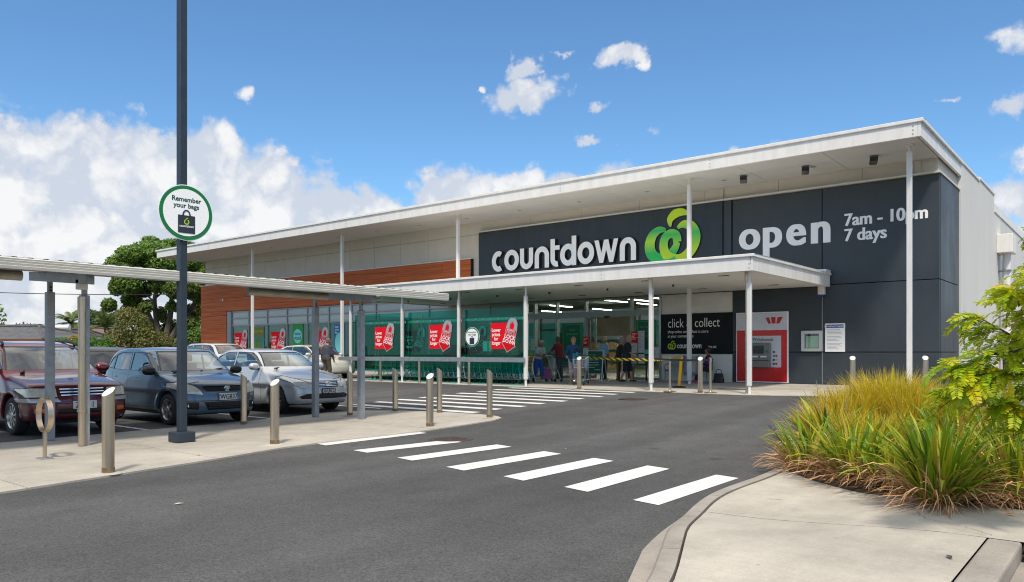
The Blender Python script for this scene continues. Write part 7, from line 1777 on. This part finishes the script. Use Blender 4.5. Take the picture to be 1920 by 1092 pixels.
hip_house('house', 'white-gabled house with brown roof beside the palms', 180, 92, 7, 8, 2.3, 4.3, 'render_white', 'tile_brown', rot=FACE + R(70), gable=True)
hip_house('house', 'long brown low house behind the big tree', 335, 76, 15, 8, 1.9, 3.0, mat('brown_wall', (.12, .07, .05), .8), 'tile_brown', rot=FACE)
# ---- poles and wires
def pole(label, px, t, h):
    c = at_depth(px, 660, t); o = thing('utility_pole', label, 'utility pole', (c.x, c.y, 0), FACE)
    obj('post', MB().cyl((0, 0, 0), (0, 0, h), .16, .11, 10), BARK, o, local=True); obj('cross_arm', MB().box((-1.1, -.06, h - .45), (1.1, .06, h - .33)), BARK, o, local=True)
    for x in (-.95, -.5, .5, .95): obj('insulator', MB().cyl((x, 0, h - .33), (x, 0, h - .15), .05, n=8), 'black', o, local=True)
pole('far wooden utility pole with cross arm above the tiled roof', 44, 105, 5.6)
pole('wooden utility pole rising behind the brown palm', 218, 95, 7.0)
a_, b_ = at_depth(-400, 529, 48), at_depth(420, 551, 60)
tag(obj('overhead_wire', MB().tube([a_.lerp(b_, i / 24) - Vector((0, 0, .35 * math.sin(math.pi * i / 24))) for i in range(25)], .028, 5), 'black'), 'thin black overhead wire crossing the sky under the shelter roof', 'wire')
# ---- side yard at the right of the store
p = Vector((-4.35, 36.0, gz(30)))
t = thing('timber_screen', 'brown slatted timber screen against the store side wall', 'screen', (-3.6, 41.0, .35), R(0))
for i in range(9): obj('slat', MB().box((-1.0, -.03, .35 + i * .30), (1.6, .03, .58 + i * .30)), mat('old_timber', (.15, .065, .03), .8, var=.2), t, local=True)
for x in (-1.0, 1.6): obj('post', MB().box((x - .06, .03, 0), (x + .06, .14, 3.2)), mat('old_post', (.10, .05, .03), .8), t, local=True)
t = thing('service_bin', 'tall black bin standing by the store side wall', 'bin', (-3.55, 33.2, gz(33) + .012))
obj('body', MB().prism([(-.24, 0), (.24, 0), (.29, .95), (-.29, .95)], -.30, .30, 'xz'), 'black', t, local=True, bevel=.03); obj('lid', MB().box((-.32, -.33, .95), (.32, .33, 1.02)), 'black', t, local=True, bevel=.03)
# ---- flax and grasses in the planted bed
def objrand_leaf(name, stops, trans=.3):
    m, nt, b = newmat(name); L = nt.links
    oi = nt.nodes.new('ShaderNodeObjectInfo'); r = nt.nodes.new('ShaderNodeValToRGB')
    while len(r.color_ramp.elements) < len(stops): r.color_ramp.elements.new(.5)
    for e, (p_, c) in zip(r.color_ramp.elements, stops): e.position = p_; e.color = tuple(c) + (1,)
    L.new(oi.outputs['Random'], r.inputs[0]); L.new(r.outputs[0], b.inputs['Base Color']); b.inputs['Roughness'].default_value = .45; b.inputs['Specular IOR Level'].default_value = .4
    tl = nt.nodes.new('ShaderNodeBsdfTranslucent'); L.new(r.outputs[0], tl.inputs[0]); mx = nt.nodes.new('ShaderNodeMixShader'); mx.inputs[0].default_value = trans
    L.new(b.outputs[0], mx.inputs[1]); L.new(tl.outputs[0], mx.inputs[2]); L.new(mx.outputs[0], nt.nodes['Material Output'].inputs[0]); return m
FLAX = objrand_leaf('flax_leaf', [(.0, (.07, .17, .010)), (.3, (.13, .25, .012)), (.6, (.23, .34, .014)), (.82, (.42, .42, .02)), (1.0, (.50, .30, .06))])
DEAD = mat('dead_leaf', (.48, .22, .08), .8, island=.55, col2=(.60, .40, .22), scale=5, world=True)
YEL = leafmat('yellow_grass', (.56, .47, .03), (.80, .58, .05), .4, 2.5, .5)
YEL2 = leafmat('green_grass', (.26, .38, .02), (.55, .52, .03), .4, 2.5, .5)
def blade_pts(L_, w, el0, droop, n=8, twist=0.0):
    """strip leaving the origin towards +x, folded along its midrib"""
    P = []; p = Vector((0, 0, 0))
    for i in range(n + 1):
        s = i / n; e = el0 - droop * s * s
        if i: p = p + Vector((math.cos(e), 0, math.sin(e))) * L_ / n
        ww = w * (0.55 + .45 * math.sin(min(1, s * 2.2) * math.pi / 2)) * (1 - max(0, (s - .55) / .45) ** 1.6) + .0006
        nn = Vector((-math.sin(e), 0, math.cos(e))); tw = twist * s
        sd = Vector((0, math.cos(tw), 0)) + nn * math.sin(tw)
        P.append((p - sd * ww / 2 + nn * ww * .22, p.copy(), p + sd * ww / 2 + nn * ww * .22))
    return P
def blade_mesh(*a, **k):
    mb = MB(); P = blade_pts(*a, **k)
    for i in range(len(P) - 1): mb.add([P[i][0], P[i][1], P[i][2], P[i + 1][0], P[i + 1][1], P[i + 1][2]], [(0, 1, 4, 3), (1, 2, 5, 4)])
    me = bpy.data.meshes.new('leaf'); me.from_pydata(mb.v, [], mb.f); me.polygons.foreach_set('use_smooth', np.ones(len(mb.f), bool)); me.materials.append(FLAX); me.update(); return me
rr = random.Random(8)
BL = [blade_mesh(1.0, w, R(e), R(d), twist=tw) for w, e, d, tw in ((.040, 84, 20, .3), (.046, 78, 34, -.4), (.040, 70, 48, .5), (.044, 62, 66, -.3), (.038, 52, 74, .6), (.036, 40, 70, -.5), (.042, 74, 80, .2), (.038, 66, 30, -.6))]
def strands(name, n, rad, L0, L1, w, e0, e1, d0, d1, seed, m, parent, bend=5, out=1.0):
    """many thin blades joined into one mass"""
    g = np.random.default_rng(seed); V = []; F = []; o = 0
    for i in range(n):
        a = g.uniform(0, 2 * math.pi); r0 = rad * math.sqrt(g.random()); L_ = g.uniform(L0, L1); P = blade_pts(L_, w * g.uniform(.6, 1.3), R(g.uniform(e0, e1)), R(g.uniform(d0, d1)), bend, g.uniform(-1, 1))
        a2 = a + g.uniform(-.7, .7); ca, sa = math.cos(a2), math.sin(a2); bx_, by_ = r0 * math.cos(a), r0 * math.sin(a)
        for l, mid, r_ in P:
            for q in (l, r_): V.append((bx_ + q.x * ca - q.y * sa, by_ + q.x * sa + q.y * ca, max(.005, q.z)))
        for j in range(bend): F.append((o + 2 * j, o + 2 * j + 1, o + 2 * j + 3, o + 2 * j + 2))
        o += 2 * (bend + 1)
    ob = link(name, np_mesh(name, V, F), parent, m); ob['kind'] = 'stuff'; return ob
def flax(label, px, py, n, hgt, seed, dead=160, bed=.12, rad=.12, upright=.5):
    g = random.Random(seed); p = ground(px, py, bed); o = thing('flax_plant', label, 'plant', (p.x, p.y, p.z - .02), 0, 'strappy plants in the bed')
    for i in range(n):
        k = g.randrange(len(BL)) if g.random() > upright else g.choice((0, 1, 2, 7))
        l = bpy.data.objects.new('leaf', BL[k]); COL.objects.link(l); l.parent = o
        a = g.uniform(0, 2 * math.pi); r0 = rad * math.sqrt(g.random()); s = hgt * g.uniform(.65, 1.15)
        l.location = (r0 * math.cos(a), r0 * math.sin(a), 0); l.rotation_euler = (g.uniform(-.08, .08), g.uniform(-.1, .1), a + g.uniform(-.5, .5)); l.scale = (s, g.uniform(.75, 1.2), s)
    strands('dead_leaves', int(dead * 1.3), rad * 1.3, .3 * hgt, .95 * hgt, .010, 8, 66, 20, 120, seed, DEAD, o)
    strands('fine_leaves', int(n * 1.2), rad * 1.2, .5 * hgt, 1.05 * hgt, .016, 50, 88, 15, 70, seed + 50, YEL2, o)
    return o
flax('strappy plant with brown dead skirt at the kerb end of the bed', 1518, 876, 66, .66, 1, 320, .10, .20, .25)
flax('dark green strappy plant second from the kerb end', 1602, 893, 78, .74, 2, 300, .12, .18, .4)
flax('large green strappy plant with straw-coloured base in the middle front', 1762, 938, 110, .84, 3, 340, .13, .17, .6)
flax('strappy plant cut by the right edge of the picture', 1915, 936, 80, .80, 4, 340, .13, .20, .4)
flax('small strappy plant tucked between the two front plants', 1675, 905, 46, .66, 5, 340, .13, .18, .3)
flax('low strappy plant with brown leaves between the right-hand plants', 1840, 930, 30, .52, 6, 300, .13, .20, .2)
flax('green strappy plant with tall upright leaf behind the kerb end', 1555, 850, 30, .80, 7, 220, .14, .22, .5)
flax('strappy plant behind the large middle plant', 1800, 870, 45, .80, 8, 260, .14, .22, .6)
flax('strappy plant hidden under the leafy branches', 1880, 868, 50, .8, 9, 160, .14, .24, .5)
def tussock(label, px, py, n, h, seed, rad, m2=.45):
    p = ground(px, py, .14); o = thing('ornamental_grass', label, 'grass clump', (p.x, p.y, p.z - .02), 0, 'tall grasses in the bed')
    strands('blades', int(n * (1 - m2)), rad, h * .55, h, .0095, 64, 93, 0, 48, seed, YEL, o); strands('blades', int(n * m2), rad, h * .45, h * .95, .010, 58, 91, 3, 55, seed + 9, YEL2, o)
    strands('dead_blades', int(n * .3), rad, h * .4, h * .95, .007, 50, 90, 0, 60, seed + 19, DEAD, o)
tussock('tall yellowing grass clump in the middle of the bed', 1668, 822, 2600, 1.14, 60, .36, .28)
tussock('yellow grass clump left of the tallest clump', 1600, 828, 2000, .92, 61, .36, .28)
tussock('yellow grass clump below the roof column', 1720, 832, 2000, 1.0, 62, .36, .3)
tussock('greenish grass clump towards the kerb end', 1555, 838, 1200, .70, 63, .32, .4)
tussock('grass clump behind the leafy branch', 1785, 826, 1000, .85, 64, .36, .45)
tussock('short grass clump at the front of the yellow grasses', 1640, 855, 1300, .68, 65, .36, .4)
for i, (px, py, h, lab) in enumerate(((1542, 850, .98, 'tall dry seed stalk standing alone left of the grasses'), (1556, 850, .86, 'shorter dry seed stalk beside the tall one'), (1580, 848, .78, 'leaning dry seed stalk nearest the bollard'), (1492, 868, .55, 'dark dead stalk leaning over the kerb end'))):
    p = ground(px, py, .12); o = thing('seed_stalk', lab, 'stalk', (p.x, p.y, p.z)); g = random.Random(i); d = Vector((-.05 if i < 2 else (.12 if i == 2 else -.7), -.1, 1)).normalized()
    mb = MB().tube([Vector((0, 0, 0)), d * h * .5 + Vector((.01, 0, 0)), d * h], [.006, .0045, .002], 5); tw = MB()
    for j in range(14):
        c = d * h * (.55 + .032 * j); a = g.uniform(0, 6.28); tw.tube([c, c + Vector((math.cos(a) * .07, math.sin(a) * .07, .035)) * (1.3 - j * .06)], [.0035, .0025], 4)
    ml = mat('dry_stalk', (.30, .24, .17) if i < 3 else (.05, .03, .025), .8); obj('stem', mb, ml, o, local=True); obj('twigs', tw, ml, o, local=True)
# ---- leafy yellow-green tree reaching in from the right
LOC = objrand_leaf('locust_leaf', [(.0, (.22, .40, .012)), (.35, (.36, .52, .012)), (.7, (.58, .60, .014)), (1.0, (.72, .54, .014))], .45)
def locust_leaf(L_, n, seed):
    g = random.Random(seed); mb = MB(); p = Vector((0, 0, 0)); pts = [p.copy()]
    for i in range(n):
        e = .25 - 1.1 * (i / n) ** 1.4; p = p + Vector((math.cos(e), 0, math.sin(e))) * L_ / n; pts.append(p.copy())
    mb.tube(pts[::2] if n % 2 == 0 else pts, .0022, 3)
    for i in range(1, n + 1):
        d = (pts[i] - pts[i - 1]).normalized(); l = .042 * (.75 + .4 * math.sin(math.pi * i / n)); w = .0080
        for s in (-1, 1):
            ax = (Vector((0, s, 0)) * .9 + d * .42 + Vector((0, 0, g.uniform(-.35, .12)))).normalized(); sd = d * .98; c = pts[i]
            mb.add([c, c + ax * l * .35 + sd * w, c + ax * l * .8 + sd * w * .9, c + ax * l, c + ax * l * .8 - sd * w * .9, c + ax * l * .35 - sd * w], [(0, 5, 4, 3, 2, 1)])
    me = bpy.data.meshes.new('leaf'); me.from_pydata([tuple(v) for v in mb.v], [], mb.f); me.materials.append(LOC); me.update(); return me
LL = [locust_leaf(l, n, s) for l, n, s in ((.18, 12, 1), (.21, 14, 2), (.15, 10, 3), (.23, 15, 4))]
T0 = 5.6
tb_ = at_depth(2060, 990, T0); tree = thing('tree', 'young yellow-green tree with feathery leaves reaching in from the right edge', 'tree', (tb_.x, tb_.y, .12))
o0 = org(tree); mb = MB(); g = random.Random(5)
def q_(px, py, t=T0): return at_depth(px, py, t) - o0
trunk_top = q_(2050, 430, T0)
mb.tube([Vector((0, 0, 0)), q_(2058, 800), q_(2052, 600), trunk_top, q_(2060, 250)], [.05, .045, .04, .032, .02], 8)
BR = [[(2058, 760), (1990, 720), (1920, 690), (1850, 705), (1795, 720), (1752, 748)], [(2055, 700), (1980, 660), (1900, 640), (1840, 615), (1790, 592)], [(2052, 640), (1990, 600), (1930, 565), (1885, 548), (1862, 545)], [(2050, 560), (1990, 520), (1940, 500), (1905, 515)], [(2058, 780), (2000, 790), (1940, 800), (1895, 808)],
      [(2056, 720), (1980, 720), (1900, 740), (1850, 775)], [(2052, 620), (1960, 640), (1880, 660), (1815, 668), (1765, 700)], [(2056, 740), (1960, 720), (1880, 700), (1820, 700), (1780, 722)], [(2056, 760), (1980, 770), (1900, 770), (1840, 745)], [(2050, 520), (1995, 470), (1950, 440), (1925, 470)], [(2055, 690), (1990, 690), (1930, 660), (1870, 590)], [(2050, 600), (2010, 560), (1950, 590), (1900, 600)],
      [(2050, 560), (2120, 520), (2200, 500)], [(2050, 640), (2130, 610), (2210, 620)], [(2052, 480), (2080, 400), (2130, 330)], [(2052, 470), (2000, 390), (1960, 340)], [(2056, 720), (2140, 700), (2220, 720)]]
spots = []
for k, b in enumerate(BR):
    t1 = T0 + g.uniform(-.6, .5)
    pts = smooth_path([q_(px, py, T0 + (t1 - T0) * i / (len(b) - 1)) for i, (px, py) in enumerate([(a + 40 * j / (len(b) - 1), c) for j, (a, c) in enumerate(b)])], 6)
    mb.tube(pts, [.016 - .0125 * i / len(pts) for i in range(len(pts))], 5)
    n = len(pts)
    for i in range(5, n):
        for _ in range(3 if k < 12 else 1):
            spots.append((pts[i], (pts[i] - pts[i - 1]).normalized(), k))
        if i % 4 == 0 and i < n - 2:      # side twig
            dd = ((pts[i] - pts[i - 1]).normalized() + Vector((g.uniform(-.8, .8), g.uniform(-.8, .8), g.uniform(-.5, .7)))).normalized(); tw = [pts[i] + dd * .07 * j + Vector((0, 0, -.006 * j * j)) for j in range(4)]
            mb.tube(tw, [.004, .0035, .003, .002], 4)
            for j in (1, 1, 2, 2, 3, 3): spots.append((tw[j], dd, k))
obj('trunk', mb, mat('twig_bark', (.10, .055, .03), .8, var=.3, scale=20), tree, local=True, smooth=True)
g.shuffle(spots)
seen = [q for q in spots if q[2] < 12]; rest = [q for q in spots if q[2] >= 12]
for (p, d, k) in seen[:270]:
    l = bpy.data.objects.new('leaf', g.choice(LL)); COL.objects.link(l); l.parent = tree; l.location = p
    hd = math.atan2(d.y, d.x) + g.uniform(-1.3, 1.3); s = g.uniform(.8, 1.2)
    l.rotation_euler = (g.uniform(-.5, .5), g.uniform(-.3, .8), hd); l.scale = (s, s, s)
fo = MB()                                   # leaves further in
lv = [([v.co.copy() for v in m.vertices], [tuple(q.vertices) for q in m.polygons]) for m in LL]
for (p, d, k) in seen[270:620] + rest:
    v_, f_ = g.choice(lv); hd = math.atan2(d.y, d.x) + g.uniform(-1.3, 1.3); s = g.uniform(.8, 1.2)
    mt = Matrix.Translation(p) @ Matrix.Rotation(hd, 4, 'Z') @ Matrix.Rotation(g.uniform(-.3, .8), 4, 'Y') @ Matrix.Rotation(g.uniform(-.5, .5), 4, 'X') @ Matrix.Scale(s, 4)
    fo.add([mt @ q for q in v_], f_)
fl_ = obj('foliage', fo, leafmat('locust_mass', (.30, .46, .012), (.60, .58, .014), .35, 9.0, .45), tree, local=True); fl_['kind'] = 'stuff'
# ---- small litter
for i, (px, py, c, lab) in enumerate(((372, 854, (.45, .30, .08), 'curled yellow leaf on the island'), (335, 946, (.6, .58, .5), 'pale scrap of litter on the lane'), (1060, 843, (.5, .25, .05), 'dry orange leaf beyond the third crossing stripe'), (1085, 838, (.5, .25, .05), 'dry orange leaf beyond the fourth crossing stripe'), (1780, 1046, (.06, .05, .04), 'dark leaf lying on the path'), (1895, 966, (.5, .12, .02), 'red leaf on the path joint'))):
    p = ground(px, py, .024 if i == 0 else (.13 if i > 3 else .004)); mb = MB().add([(-.05, 0, .004), (0, .018, .012), (.05, 0, .006), (0, -.018, .010)], [(0, 3, 2, 1)])
    o = obj('fallen_leaf', mb, mat('litter', c, .8)); o.location = (p.x, p.y, p.z + .002); o.rotation_euler = (0, 0, i * 1.3); tag(o, lab, 'leaf', 'litter on the ground')
